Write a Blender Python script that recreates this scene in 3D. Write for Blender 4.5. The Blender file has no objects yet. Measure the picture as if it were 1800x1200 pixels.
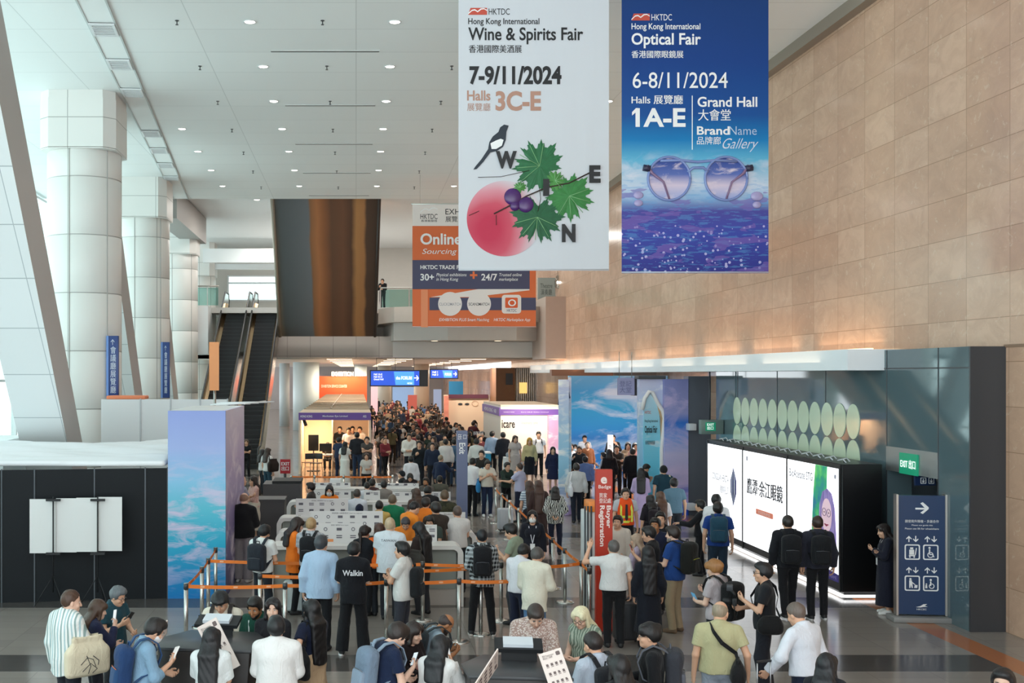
import bpy, bmesh, math, random
import numpy as np
from mathutils import Vector, Matrix, Euler

# ---------------------------------------------------------------- camera, sky, lamps, exposure
scene = bpy.context.scene
F, PX, PY, EYE = 2000.0, 626.0, 658.0, 4.2     # focal length in pixels, vanishing point, eye height
cam_data = bpy.data.cameras.new('camera')
cam = bpy.data.objects.new('camera', cam_data)
scene.collection.objects.link(cam)
cam.location = (0, 0, EYE)
cam.rotation_euler = (math.radians(90), 0, 0)
cam_data.sensor_width = 36.0
cam_data.lens = 36.0 * F / 1800.0
cam_data.shift_x = (900 - PX) / 1800.0
cam_data.shift_y = (PY - 600) / 1800.0
cam_data.clip_end = 400
scene.camera = cam

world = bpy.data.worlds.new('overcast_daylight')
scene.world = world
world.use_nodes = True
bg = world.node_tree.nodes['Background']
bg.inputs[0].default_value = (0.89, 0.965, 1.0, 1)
# hazy sky, extra brightness added below the horizon to lift the ceiling
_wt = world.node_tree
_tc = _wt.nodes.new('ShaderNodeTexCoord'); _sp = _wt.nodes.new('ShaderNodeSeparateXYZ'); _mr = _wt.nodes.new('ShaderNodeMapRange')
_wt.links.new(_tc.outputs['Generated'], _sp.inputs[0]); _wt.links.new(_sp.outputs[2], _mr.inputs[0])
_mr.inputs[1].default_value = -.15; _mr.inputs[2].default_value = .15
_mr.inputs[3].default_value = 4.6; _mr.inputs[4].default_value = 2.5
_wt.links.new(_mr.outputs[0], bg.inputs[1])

scene.view_settings.view_transform = 'Standard'
scene.view_settings.look = 'None'
scene.view_settings.gamma = 1.0
scene.view_settings.use_curve_mapping = False
scene.view_settings.exposure = 0.0

def lamp(name, kind, loc, power, color=(1, 1, 1), size=0.3, rot=(0, 0, 0), spot=None, size_y=None):
    l = bpy.data.lights.new(name, kind)
    l.energy = power
    l.color = color
    if kind == 'AREA':
        l.size = size
        l.shape = 'DISK' if size_y is None else 'RECTANGLE'
        if size_y is not None:
            l.size_y = size_y
    else:
        l.shadow_soft_size = size
    if kind == 'SPOT':
        l.spot_size = math.radians(spot or 100)
        l.spot_blend = 0.6
    o = bpy.data.objects.new(name, l)
    o.location = loc
    o.rotation_euler = rot
    scene.collection.objects.link(o)
    return o

rng = random.Random(7)
R = math.radians
COL = scene.collection

# ---------------------------------------------------------------- small helpers
def lin(c):
    if isinstance(c, str):
        c = [int(c[i:i + 2], 16) / 255.0 for i in (0, 2, 4)]
    return tuple((x / 12.92 if x <= 0.04045 else ((x + 0.055) / 1.055) ** 2.4) for x in c)

def at(px, py, d):
    """world point seen at a pixel of the photograph at distance d"""
    return Vector(((px - PX) / F * d, d, EYE - (py - PY) / F * d))

def ground(px, py):
    d = EYE * F / (py - PY)
    return Vector(((px - PX) / F * d, d, 0))

def xat(px, d):
    return (px - PX) / F * d

def zat(py, d):
    return EYE - (py - PY) / F * d

_mats = {}
class NT:
    """tiny node-tree writer"""
    def __init__(s, name):
        s.m = bpy.data.materials.new(name)
        s.m.use_nodes = True
        s.t = s.m.node_tree
        s.b = s.t.nodes['Principled BSDF']
        s.out = s.t.nodes['Material Output']
    def n(s, kind, **kw):
        nd = s.t.nodes.new(kind)
        for k, v in kw.items():
            if k.startswith('i_'):
                key = k[2:]
                key = int(key) if key.isdigit() else key.replace('_', ' ')
                s.set(nd.inputs[key], v)
            else:
                setattr(nd, k, v)
        return nd
    def set(s, sock, v):
        if isinstance(v, bpy.types.NodeSocket):
            s.t.links.new(v, sock)
        elif isinstance(v, bpy.types.Node):
            s.t.links.new(v.outputs[0], sock)
        else:
            if sock.type == 'RGBA' and len(v) == 3:
                v = (*v, 1)
            sock.default_value = v
    def coord(s, kind='Object'):
        return s.n('ShaderNodeTexCoord').outputs[kind]
    def math(s, op, a, b=0.0, c=None):
        nd = s.n('ShaderNodeMath', operation=op)
        s.set(nd.inputs[0], a); s.set(nd.inputs[1], b)
        if c is not None: s.set(nd.inputs[2], c)
        return nd.outputs[0]
    def xyz(s, v):
        nd = s.n('ShaderNodeSeparateXYZ'); s.set(nd.inputs[0], v)
        return nd.outputs
    def mapping(s, v, scale=(1, 1, 1), loc=(0, 0, 0), rot=(0, 0, 0)):
        nd = s.n('ShaderNodeMapping'); s.set(nd.inputs[0], v)
        nd.inputs['Scale'].default_value = scale
        nd.inputs['Location'].default_value = loc
        nd.inputs['Rotation'].default_value = rot
        return nd.outputs[0]
    def noise(s, v=None, scale=5, detail=3, rough=.5, dist=0):
        nd = s.n('ShaderNodeTexNoise')
        if v is not None: s.set(nd.inputs['Vector'], v)
        nd.inputs['Scale'].default_value = scale
        nd.inputs['Detail'].default_value = detail
        nd.inputs['Roughness'].default_value = rough
        nd.inputs['Distortion'].default_value = dist
        return nd.outputs[0]
    def ramp(s, fac, stops, interp='LINEAR'):
        nd = s.n('ShaderNodeValToRGB'); s.set(nd.inputs[0], fac)
        e = nd.color_ramp.elements
        nd.color_ramp.interpolation = interp
        while len(e) < len(stops): e.new(0.5)
        for el, (p, c) in zip(e, stops):
            el.position = p; c = lin(c) if isinstance(c, str) else c
            el.color = (*c, 1) if len(c) == 3 else c
        return nd.outputs[0]
    def mix(s, fac, a, b, blend='MIX'):
        nd = s.n('ShaderNodeMix', data_type='RGBA', blend_type=blend)
        s.set(nd.inputs[0], fac)
        for i, v in ((6, a), (7, b)):
            s.set(nd.inputs[i], lin(v) if isinstance(v, str) else v)
        return nd.outputs[2]
    def bump(s, h, strength=.3, dist=.02):
        nd = s.n('ShaderNodeBump'); s.set(nd.inputs['Height'], h)
        nd.inputs['Strength'].default_value = strength
        nd.inputs['Distance'].default_value = dist
        s.set(s.b.inputs['Normal'], nd.outputs[0])
    def base(s, c, rough=.5, metal=0.0, spec=.5):
        s.set(s.b.inputs['Base Color'], lin(c) if isinstance(c, str) else c)
        s.b.inputs['Roughness'].default_value = rough
        s.b.inputs['Metallic'].default_value = metal
        s.b.inputs['Specular IOR Level'].default_value = spec
        return s
    def emit(s, c, strength):
        s.set(s.b.inputs['Emission Color'], lin(c) if isinstance(c, str) else c)
        s.b.inputs['Emission Strength'].default_value = strength
        return s

def mat(color, rough=.5, metal=0.0, spec=.5, emit=0.0, name=None):
    key = (color, rough, metal, spec, emit)
    if key in _mats: return _mats[key]
    t = NT(name or 'paint_' + color)
    t.base(color, rough, metal, spec)
    if emit: t.emit(color, emit)
    _mats[key] = t.m
    return t.m

class MB:
    """collects shapes that are linked as ONE mesh object"""
    def __init__(s): s.v = []; s.f = []; s.mi = []; s.cur = 0; s.sm = []; s.smooth = False
    def add(s, vs, fs, smooth=None):
        n = len(s.v)
        s.v.extend([tuple(v) for v in vs])
        for f in fs:
            s.f.append(tuple(i + n for i in f)); s.mi.append(s.cur)
            s.sm.append(s.smooth if smooth is None else smooth)
        return s
    def box(s, x0, x1, y0, y1, z0, z1, M=None):
        vs = [Vector(p) for p in ((x0, y0, z0), (x1, y0, z0), (x1, y1, z0), (x0, y1, z0), (x0, y0, z1), (x1, y0, z1), (x1, y1, z1), (x0, y1, z1))]
        if M is not None: vs = [M @ v for v in vs]
        return s.add(vs, [(3, 2, 1, 0), (4, 5, 6, 7), (0, 1, 5, 4), (1, 2, 6, 5), (2, 3, 7, 6), (3, 0, 4, 7)], False)
    def prism(s, poly, lo, hi, M=None, axis='z'):
        """poly: 2-D outline extruded along an axis"""
        n = len(poly)
        def p3(p, t):
            return Vector((p[0], p[1], t)) if axis == 'z' else Vector((p[0], t, p[1])) if axis == 'y' else Vector((t, p[0], p[1]))
        vs = [p3(p, lo) for p in poly] + [p3(p, hi) for p in poly]
        if M is not None: vs = [M @ v for v in vs]
        fs = [tuple(range(n - 1, -1, -1)), tuple(range(n, 2 * n))] + [(i, (i + 1) % n, n + (i + 1) % n, n + i) for i in range(n)]
        if axis == 'y': fs = [tuple(reversed(f)) for f in fs]
        return s.add(vs, fs, False)
    def tube(s, pts, r, n=8, caps=True, M=None):
        pts = [Vector(p) for p in pts]
        rs = r if isinstance(r, (list, tuple)) else [r] * len(pts)
        vs = []; up = None
        for i, p in enumerate(pts):
            d = (pts[min(i + 1, len(pts) - 1)] - pts[max(i - 1, 0)])
            d = d.normalized() if d.length > 1e-9 else Vector((0, 0, 1))
            if up is None: up = Vector((0, 0, 1)) if abs(d.z) < .9 else Vector((1, 0, 0))
            a = d.cross(up).normalized(); b = a.cross(d).normalized(); up = b
            for k in range(n):
                t = 2 * math.pi * k / n
                q = p + (a * math.cos(t) + b * math.sin(t)) * rs[i]
                vs.append(M @ q if M is not None else q)
        fs = []
        for i in range(len(pts) - 1):
            for k in range(n):
                fs.append((i * n + k, i * n + (k + 1) % n, (i + 1) * n + (k + 1) % n, (i + 1) * n + k))
        s.add(vs, fs, True)
        if caps:
            m = len(s.v) - len(vs)
            s.add([], [])
            s.f.append(tuple(m + k for k in range(n - 1, -1, -1))); s.mi.append(s.cur); s.sm.append(False)
            s.f.append(tuple(m + (len(pts) - 1) * n + k for k in range(n))); s.mi.append(s.cur); s.sm.append(False)
        return s
    def cyl(s, x, y, z0, z1, r, n=16, r1=None):
        return s.tube([(x, y, z0), (x, y, z1)], [r, r if r1 is None else r1], n)
    def lathe(s, prof, x=0, y=0, n=24):
        vs = []
        for r, z in prof:
            for k in range(n):
                t = 2 * math.pi * k / n
                vs.append((x + r * math.cos(t), y + r * math.sin(t), z))
        fs = [(i * n + k, i * n + (k + 1) % n, (i + 1) * n + (k + 1) % n, (i + 1) * n + k) for i in range(len(prof) - 1) for k in range(n)]
        return s.add(vs, fs, True)
    def strap(s, pts, side, w, t):
        """flat band along pts; side = direction across the band"""
        pts = [Vector(p) for p in pts]; vs = []
        for i, p in enumerate(pts):
            d = (pts[min(i + 1, len(pts) - 1)] - pts[max(i - 1, 0)]).normalized()
            sd = Vector(side); sd = (sd - d * sd.dot(d)).normalized(); nn = d.cross(sd)
            for a, b in ((-1, -1), (1, -1), (1, 1), (-1, 1)):
                vs.append(p + sd * (a * w / 2) + nn * (b * t / 2))
        fs = [(i * 4 + k, i * 4 + (k + 1) % 4, i * 4 + 4 + (k + 1) % 4, i * 4 + 4 + k) for i in range(len(pts) - 1) for k in range(4)]
        fs += [(3, 2, 1, 0), tuple(len(vs) - 4 + k for k in range(4))]
        return s.add(vs, fs, False)
    def ball(s, c, rx, ry, rz, n=12, m=8):
        c = Vector(c); vs = [c + Vector((0, 0, rz))]
        for i in range(1, m):
            a = math.pi * i / m
            for k in range(n):
                t = 2 * math.pi * k / n
                vs.append(c + Vector((rx * math.sin(a) * math.cos(t), ry * math.sin(a) * math.sin(t), rz * math.cos(a))))
        vs.append(c - Vector((0, 0, rz)))
        fs = [(0, 1 + k, 1 + (k + 1) % n) for k in range(n)]
        for i in range(m - 2):
            for k in range(n):
                fs.append((1 + i * n + k, 1 + (i + 1) * n + k, 1 + (i + 1) * n + (k + 1) % n, 1 + i * n + (k + 1) % n))
        L = len(vs) - 1
        fs += [(L, 1 + (m - 2) * n + (k + 1) % n, 1 + (m - 2) * n + k) for k in range(n)]
        return s.add(vs, fs, True)
    def build(s, name, m=None, parent=None, bevel=0.0, seg=2, loc=None):
        me = bpy.data.meshes.new(name)
        me.from_pydata(s.v, [], s.f)
        ms = m if isinstance(m, (list, tuple)) else [m]
        for x in ms:
            if x is not None: me.materials.append(x)
        me.polygons.foreach_set('material_index', s.mi)
        me.polygons.foreach_set('use_smooth', s.sm)
        if bevel:
            b = bmesh.new(); b.from_mesh(me)
            ed = [e for e in b.edges if len(e.link_faces) == 2 and e.calc_face_angle(0) > .6]
            bmesh.ops.bevel(b, geom=ed, offset=bevel, segments=seg, affect='EDGES', profile=.5, clamp_overlap=True)
            for f in b.faces: f.smooth = True
            b.to_mesh(me); b.free()
            try: me.set_sharp_from_angle(angle=R(40))
            except Exception: pass
        me.update()
        o = bpy.data.objects.new(name, me)
        COL.objects.link(o)
        if parent is not None: o.parent = parent
        if loc is not None: o.location = loc
        return o

def tag(o, label=None, cat=None, group=None, kind=None):
    if label: o['label'] = label
    if cat: o['category'] = cat
    if group: o['group'] = group
    if kind: o['kind'] = kind
    return o

def empty(name, loc=(0, 0, 0), rz=0.0, label=None, cat=None, group=None):
    o = bpy.data.objects.new(name, None)
    o.empty_display_size = .2
    o.location = loc; o.rotation_euler = (0, 0, rz)
    COL.objects.link(o)
    return tag(o, label, cat, group)

def struct(mb, name, m, bevel=0.0, loc=None):
    return tag(mb.build(name, m, None, bevel, loc=loc), kind='structure')

def box(name, m, x0, x1, y0, y1, z0, z1, parent=None, bevel=0.0):
    return MB().box(x0, x1, y0, y1, z0, z1).build(name, m, parent, bevel)

def copy_tree(o, parent=None):
    c = o.copy(); COL.objects.link(c)
    if parent is not None: c.parent = parent
    for ch in list(o.children): copy_tree(ch, c)
    return c

_tx = []
def text_obj(body, size, m, parent, loc, rot=(R(90), 0, 0), sx=1.0, bold=0.0, align='LEFT', depth=.002, shear=0.0, name='lettering', space=1.0, line=1.0):
    """lettering as a thin solid mesh; size = line height in metres"""
    cu = bpy.data.curves.new(name, 'FONT')
    cu.body = body; cu.size = size; cu.align_x = align; cu.shear = shear
    cu.offset = bold * size; cu.extrude = depth; cu.space_character = space; cu.space_line = line
    cu.resolution_u = 3
    o = bpy.data.objects.new(name, cu); COL.objects.link(o)
    _tx.append((o, m, parent, Vector(loc), Euler(rot), sx))
    return o

def flush_text():
    """turns all lettering into meshes parented to what they are printed on"""
    bpy.context.view_layer.update()
    dg = bpy.context.evaluated_depsgraph_get()
    for o, m, parent, loc, rot, sx in _tx:
        me = bpy.data.meshes.new_from_object(o.evaluated_get(dg))
        me.transform(Matrix.Translation(loc) @ rot.to_matrix().to_4x4() @ Matrix.Diagonal((sx, 1, 1, 1)))
        me.materials.clear(); me.materials.append(m)
        nm = o.name.split('.')[0]
        bpy.data.objects.remove(o)
        n = bpy.data.objects.new(nm, me); COL.objects.link(n)
        if parent is not None: n.parent = parent
    _tx.clear()

def outline(pts, t):
    """flat closed band of width t along a closed 2-D outline"""
    n = len(pts); inn = []
    for i in range(n):
        a, b, c = Vector(pts[i - 1]), Vector(pts[i]), Vector(pts[(i + 1) % n])
        d = ((b - a).normalized() + (c - b).normalized()).normalized()
        inn.append(b + Vector((-d.y, d.x)) * t)
    return inn

def oval(cx, cy, rx, ry, n=32, a0=0, a1=2 * math.pi):
    full = abs(a1 - a0 - 2 * math.pi) < 1e-6
    m = n if full else n - 1
    return [(cx + rx * math.cos(a0 + (a1 - a0) * i / m), cy + ry * math.sin(a0 + (a1 - a0) * i / m)) for i in range(n)]

def rrect(x0, x1, y0, y1, r, n=5):
    p = []
    for cx, cy, a in ((x1 - r, y0 + r, -90), (x1 - r, y1 - r, 0), (x0 + r, y1 - r, 90), (x0 + r, y0 + r, 180)):
        for i in range(n + 1):
            t = R(a + 90 * i / n); p.append((cx + r * math.cos(t), cy + r * math.sin(t)))
    return p

def flat(mb, poly, M, h=.003):
    """thin raised shape: 2-D outline in the plane of M (x right, y up, z out)"""
    return mb.prism(poly, 0, h, M)

def ring(mb, outer, inner, M, h=.003):
    n = len(outer)
    vs = [M @ Vector((p[0], p[1], h)) for p in outer] + [M @ Vector((p[0], p[1], h)) for p in inner]
    vs += [M @ Vector((p[0], p[1], 0)) for p in outer] + [M @ Vector((p[0], p[1], 0)) for p in inner]
    fs = []
    for i in range(n):
        j = (i + 1) % n
        fs += [(i, j, n + j, n + i), (2 * n + j, 2 * n + i, i, j)[::-1] if False else (2 * n + i, 2 * n + j, j, i), (n + i, n + j, 3 * n + j, 3 * n + i)]
    return mb.add(vs, fs, False)

def face_cam(loc):
    """frame on a surface that faces the camera side (-Y): x right, y up, z out"""
    M = Matrix(((1, 0, 0, loc[0]), (0, 0, -1, loc[1]), (0, 1, 0, loc[2]), (0, 0, 0, 1)))
    return M

def face_left(loc):
    """frame on a surface that faces -X: x runs towards the camera (-Y), y up, z out"""
    return Matrix(((0, 0, -1, loc[0]), (-1, 0, 0, loc[1]), (0, 1, 0, loc[2]), (0, 0, 0, 1)))
# ---------------------------------------------------------------- people: smooth distance fields turned into meshes
class Field:
    def __init__(s, lo, hi, h):
        s.h = h
        s.o = np.array(lo, np.float32) - 2 * h
        n = np.ceil((np.array(hi) - np.array(lo)) / h).astype(int) + 5
        s.n = n
        s.ax = [(s.o[i] + h * np.arange(n[i])).astype(np.float32) for i in range(3)]
        s.d = np.full(tuple(n), 9.0, np.float32)
    def _sl(s, lo, hi):
        i0 = np.maximum(np.floor((np.array(lo) - s.o) / s.h).astype(int), 0)
        i1 = np.minimum(np.ceil((np.array(hi) - s.o) / s.h).astype(int) + 1, s.n)
        if (i1 <= i0).any(): return None
        return tuple(slice(a, b) for a, b in zip(i0, i1))
    def _grid(s, sl):
        return (s.ax[0][sl[0]][:, None, None], s.ax[1][sl[1]][None, :, None], s.ax[2][sl[2]][None, None, :])
    def put(s, prim, k=.02, op='u'):
        lo, hi = prim.bounds()
        m = k + 2.5 * s.h + prim.slack
        sl = s._sl(lo - m, hi + m)
        if sl is None: return
        x, y, z = s._grid(sl)
        p = prim.eval(x, y, z)
        for pt, nr in prim.clips:
            p = np.maximum(p, (x - pt[0]) * nr[0] + (y - pt[1]) * nr[1] + (z - pt[2]) * nr[2])
        d = s.d[sl]
        if op == 'u':
            h = np.maximum(k - np.abs(d - p), 0.0) / k
            s.d[sl] = np.minimum(d, p) - h * h * (k * .25)
        else:                                    # carve away
            h = np.maximum(k - np.abs(d + p), 0.0) / k
            s.d[sl] = np.maximum(d, -p) + h * h * (k * .25)
    def folds(s, amp, seed, f=38.0):
        r = np.random.RandomState(seed)
        x, y, z = s._grid((slice(None),) * 3)
        for i in range(3):
            a, b, c = r.uniform(-1, 1, 3); q = f * r.uniform(.6, 1.3)
            s.d += (amp * .5 * np.sin(q * (a * x + b * y + c * .6 * z) + r.uniform(0, 6))).astype(np.float32)
    def clip(s, pt, nr):
        x, y, z = s._grid((slice(None),) * 3)
        s.d = np.maximum(s.d, (x - pt[0]) * nr[0] + (y - pt[1]) * nr[1] + (z - pt[2]) * nr[2])
    def mesh(s, name):
        d = s.d; n = d.shape
        sg = (d < 0)
        c8 = np.zeros(tuple(k - 1 for k in n), np.uint8)
        offs = [(i, j, k) for i in (0, 1) for j in (0, 1) for k in (0, 1)]
        for i, j, k in offs:
            c8 += sg[i:n[0] - 1 + i, j:n[1] - 1 + j, k:n[2] - 1 + k]
        act = np.argwhere((c8 > 0) & (c8 < 8))
        me = bpy.data.meshes.new(name)
        if len(act) == 0: return me
        vals = np.stack([d[act[:, 0] + i, act[:, 1] + j, act[:, 2] + k] for i, j, k in offs], 1)
        pos = np.zeros((len(act), 3), np.float32); cnt = np.zeros(len(act), np.float32)
        of = np.array(offs, np.float32)
        for a in range(8):
            for b in range(a + 1, 8):
                if np.abs(of[a] - of[b]).sum() != 1: continue
                va, vb = vals[:, a], vals[:, b]
                m = (va < 0) != (vb < 0)
                if not m.any(): continue
                t = va[m] / (va[m] - vb[m])
                pos[m] += of[a] + t[:, None] * (of[b] - of[a]); cnt[m] += 1
        v = s.o + s.h * (act + pos / cnt[:, None])
        vid = np.full(c8.shape, -1, np.int32)
        vid[act[:, 0], act[:, 1], act[:, 2]] = np.arange(len(act))
        quads = []
        for ax in range(3):
            e = [slice(None)] * 3; f = [slice(None)] * 3
            e[ax] = slice(0, n[ax] - 1); f[ax] = slice(1, n[ax])
            A, B = sg[tuple(e)], sg[tuple(f)]
            w = np.argwhere(A != B)
            u, t = (ax + 1) % 3, (ax + 2) % 3
            ok = (w[:, u] > 0) & (w[:, t] > 0) & (w[:, u] < n[u] - 1) & (w[:, t] < n[t] - 1)
            w = w[ok]
            if len(w) == 0: continue
            q = []
            for du, dt in ((1, 1), (0, 1), (0, 0), (1, 0)):
                c = w.copy(); c[:, u] -= du; c[:, t] -= dt
                q.append(vid[c[:, 0], c[:, 1], c[:, 2]])
            q = np.stack(q, 1)
            fl = ~A[w[:, 0], w[:, 1], w[:, 2]]
            q[fl] = q[fl][:, ::-1]
            quads.append(q)
        q = np.concatenate(quads).astype(np.int32)
        q = q[(q >= 0).all(1)]
        me.vertices.add(len(v)); me.vertices.foreach_set('co', v.astype(np.float32).ravel())
        me.loops.add(q.size); me.loops.foreach_set('vertex_index', q.ravel())
        me.polygons.add(len(q)); me.polygons.foreach_set('loop_start', np.arange(0, q.size, 4, dtype=np.int32))
        me.polygons.foreach_set('use_smooth', np.ones(len(q), bool))
        me.update(calc_edges=True)
        return me

class Cone:
    """tapered limb with round ends; flatten squeezes it along one axis"""
    def __init__(s, a, b, ra, rb, clips=(), flat=None):
        s.a, s.b = np.array(a, np.float32), np.array(b, np.float32)
        s.ra, s.rb, s.clips, s.flat, s.slack = ra, rb, list(clips), flat, 0
    def bounds(s):
        r = max(s.ra, s.rb)
        return np.minimum(s.a, s.b) - r, np.maximum(s.a, s.b) + r
    def eval(s, x, y, z):
        ab = s.b - s.a; L = float(ab @ ab) + 1e-9
        px, py, pz = x - s.a[0], y - s.a[1], z - s.a[2]
        t = np.clip((px * ab[0] + py * ab[1] + pz * ab[2]) / L, 0, 1)
        qx, qy, qz = px - t * ab[0], py - t * ab[1], pz - t * ab[2]
        if s.flat is not None:
            nrm, k = s.flat
            e = qx * nrm[0] + qy * nrm[1] + qz * nrm[2]
            dd = qx * qx + qy * qy + qz * qz + e * e * (k * k - 1)
            return (np.sqrt(np.maximum(dd, 1e-12)) - (s.ra + (s.rb - s.ra) * t)) * (1.6 / (1 + k) if k > 1 else 1)
        return np.sqrt(qx * qx + qy * qy + qz * qz) - (s.ra + (s.rb - s.ra) * t)

class Egg:
    """ellipsoid with its own frame"""
    def __init__(s, c, r, M=None, clips=()):
        s.c, s.r = np.array(c, np.float32), np.array(r, np.float32)
        s.M = np.eye(3, dtype=np.float32) if M is None else np.array(M, np.float32)
        s.clips, s.slack = list(clips), 0
    def bounds(s):
        e = np.sqrt(((s.M * s.r[None, :]) ** 2).sum(1))
        return s.c - e, s.c + e
    def eval(s, x, y, z):
        px, py, pz = x - s.c[0], y - s.c[1], z - s.c[2]
        q = [(px * s.M[0, i] + py * s.M[1, i] + pz * s.M[2, i]) for i in range(3)]
        k0 = np.sqrt((q[0] / s.r[0]) ** 2 + (q[1] / s.r[1]) ** 2 + (q[2] / s.r[2]) ** 2)
        k1 = np.sqrt((q[0] / s.r[0] ** 2) ** 2 + (q[1] / s.r[1] ** 2) ** 2 + (q[2] / s.r[2] ** 2) ** 2)
        return k0 * (k0 - 1.0) / np.maximum(k1, 1e-6)

class Slab:
    """rounded box with its own frame"""
    def __init__(s, c, r, M=None, rnd=.02, clips=()):
        s.c, s.r, s.rnd = np.array(c, np.float32), np.array(r, np.float32), rnd
        s.M = np.eye(3, dtype=np.float32) if M is None else np.array(M, np.float32)
        s.clips, s.slack = list(clips), 0
    def bounds(s):
        e = (np.abs(s.M) * s.r[None, :]).sum(1)
        return s.c - e, s.c + e
    def eval(s, x, y, z):
        px, py, pz = x - s.c[0], y - s.c[1], z - s.c[2]
        q = [np.abs(px * s.M[0, i] + py * s.M[1, i] + pz * s.M[2, i]) - (s.r[i] - s.rnd) for i in range(3)]
        o = np.sqrt(sum(np.maximum(a, 0) ** 2 for a in q))
        return o + np.minimum(np.maximum(np.maximum(q[0], q[1]), q[2]), 0) - s.rnd

def rot3(rx=0, ry=0, rz=0):
    return np.array(Euler((R(rx), R(ry), R(rz)), 'XYZ').to_matrix(), np.float32)

def two_bone(S, W, l1, l2, pole):
    S, W, pole = np.array(S, float), np.array(W, float), np.array(pole, float)
    d = W - S; L = np.linalg.norm(d)
    if L > (l1 + l2) * .995: W = S + d / L * (l1 + l2) * .995; d = W - S; L = np.linalg.norm(d)
    L = max(L, abs(l1 - l2) + .02)
    u = d / np.linalg.norm(d)
    a = (l1 * l1 - l2 * l2 + L * L) / (2 * L)
    hh = math.sqrt(max(l1 * l1 - a * a, 0))
    p = pole - u * (pole @ u); p /= np.linalg.norm(p) + 1e-9
    return S + u * a + p * hh, W

# wrist target (x outwards from the shoulder, y forward, z up) and elbow direction (same axes)
ARM = {
    'down': ((.07, .04, -.53), (.5, -1, 0)),
    'side': ((.12, .02, -.51), (.6, -1, 0)),
    'front': ((-.10, .30, -.30), (.55, -.5, -1)),
    'phone': ((-.09, .27, -.16), (.45, -.2, -1)),
    'high': ((-.08, .26, -.02), (.5, -.1, -1)),
    'ear': ((-.07, .15, .13), (.7, .2, -1)),
    'cross': ((-.27, .20, -.22), (.8, .1, -1)),
    'cross2': ((-.24, .25, -.19), (.8, .1, -1)),
    'hip': ((.09, .02, -.40), (1, -.8, 0)),
    'reach': ((.02, .44, -.20), (.4, -.2, -1)),
    'desk': ((-.05, .36, -.36), (.6, -.4, -.8)),
    'strap': ((-.06, .16, -.10), (.5, -.1, -1)),
    'pull': ((.14, -.16, -.48), (.5, -1, 0)),
    'wave': ((.16, .20, .18), (.8, 0, -1)),
    'back': ((-.10, -.17, -.42), (1, -.5, 0)),
    'clasp': ((-.17, .19, -.42), (.8, -.4, -.5)),
    'bagholder': ((.10, .10, -.34), (.8, -1, -.3)),
}

SKIN_TONES = {'light': 'd9a98c', 'fair': 'e3b9a2', 'mid': 'c48f6e', 'tan': 'a9744f', 'brown': '7d5238'}

def skin_mat(tone):
    key = ('skin', tone)
    if key not in _mats:
        t = NT('skin_' + tone)
        c = SKIN_TONES[tone]
        n = t.noise(t.coord(), 14, 3)
        t.base(t.mix(t.math('MULTIPLY', n, .35), c, tuple(x * .8 for x in lin(c))), .5, 0, .4)
        t.b.inputs['Subsurface Weight'].default_value = .0
        _mats[key] = t.m
    return _mats[key]

def hair_mat(c):
    key = ('hair', c)
    if key not in _mats:
        t = NT('hair_' + c)
        n = t.noise(t.mapping(t.coord(), (60, 60, 6)), 1.0, 3, .6)
        b = lin(c)
        t.base(t.mix(n, tuple(x * .55 for x in b), tuple(min(1, x * 1.35 + .004) for x in b)), .42, 0, .45)
        t.bump(n, .5, .01)
        _mats[key] = t.m
    return _mats[key]

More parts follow.
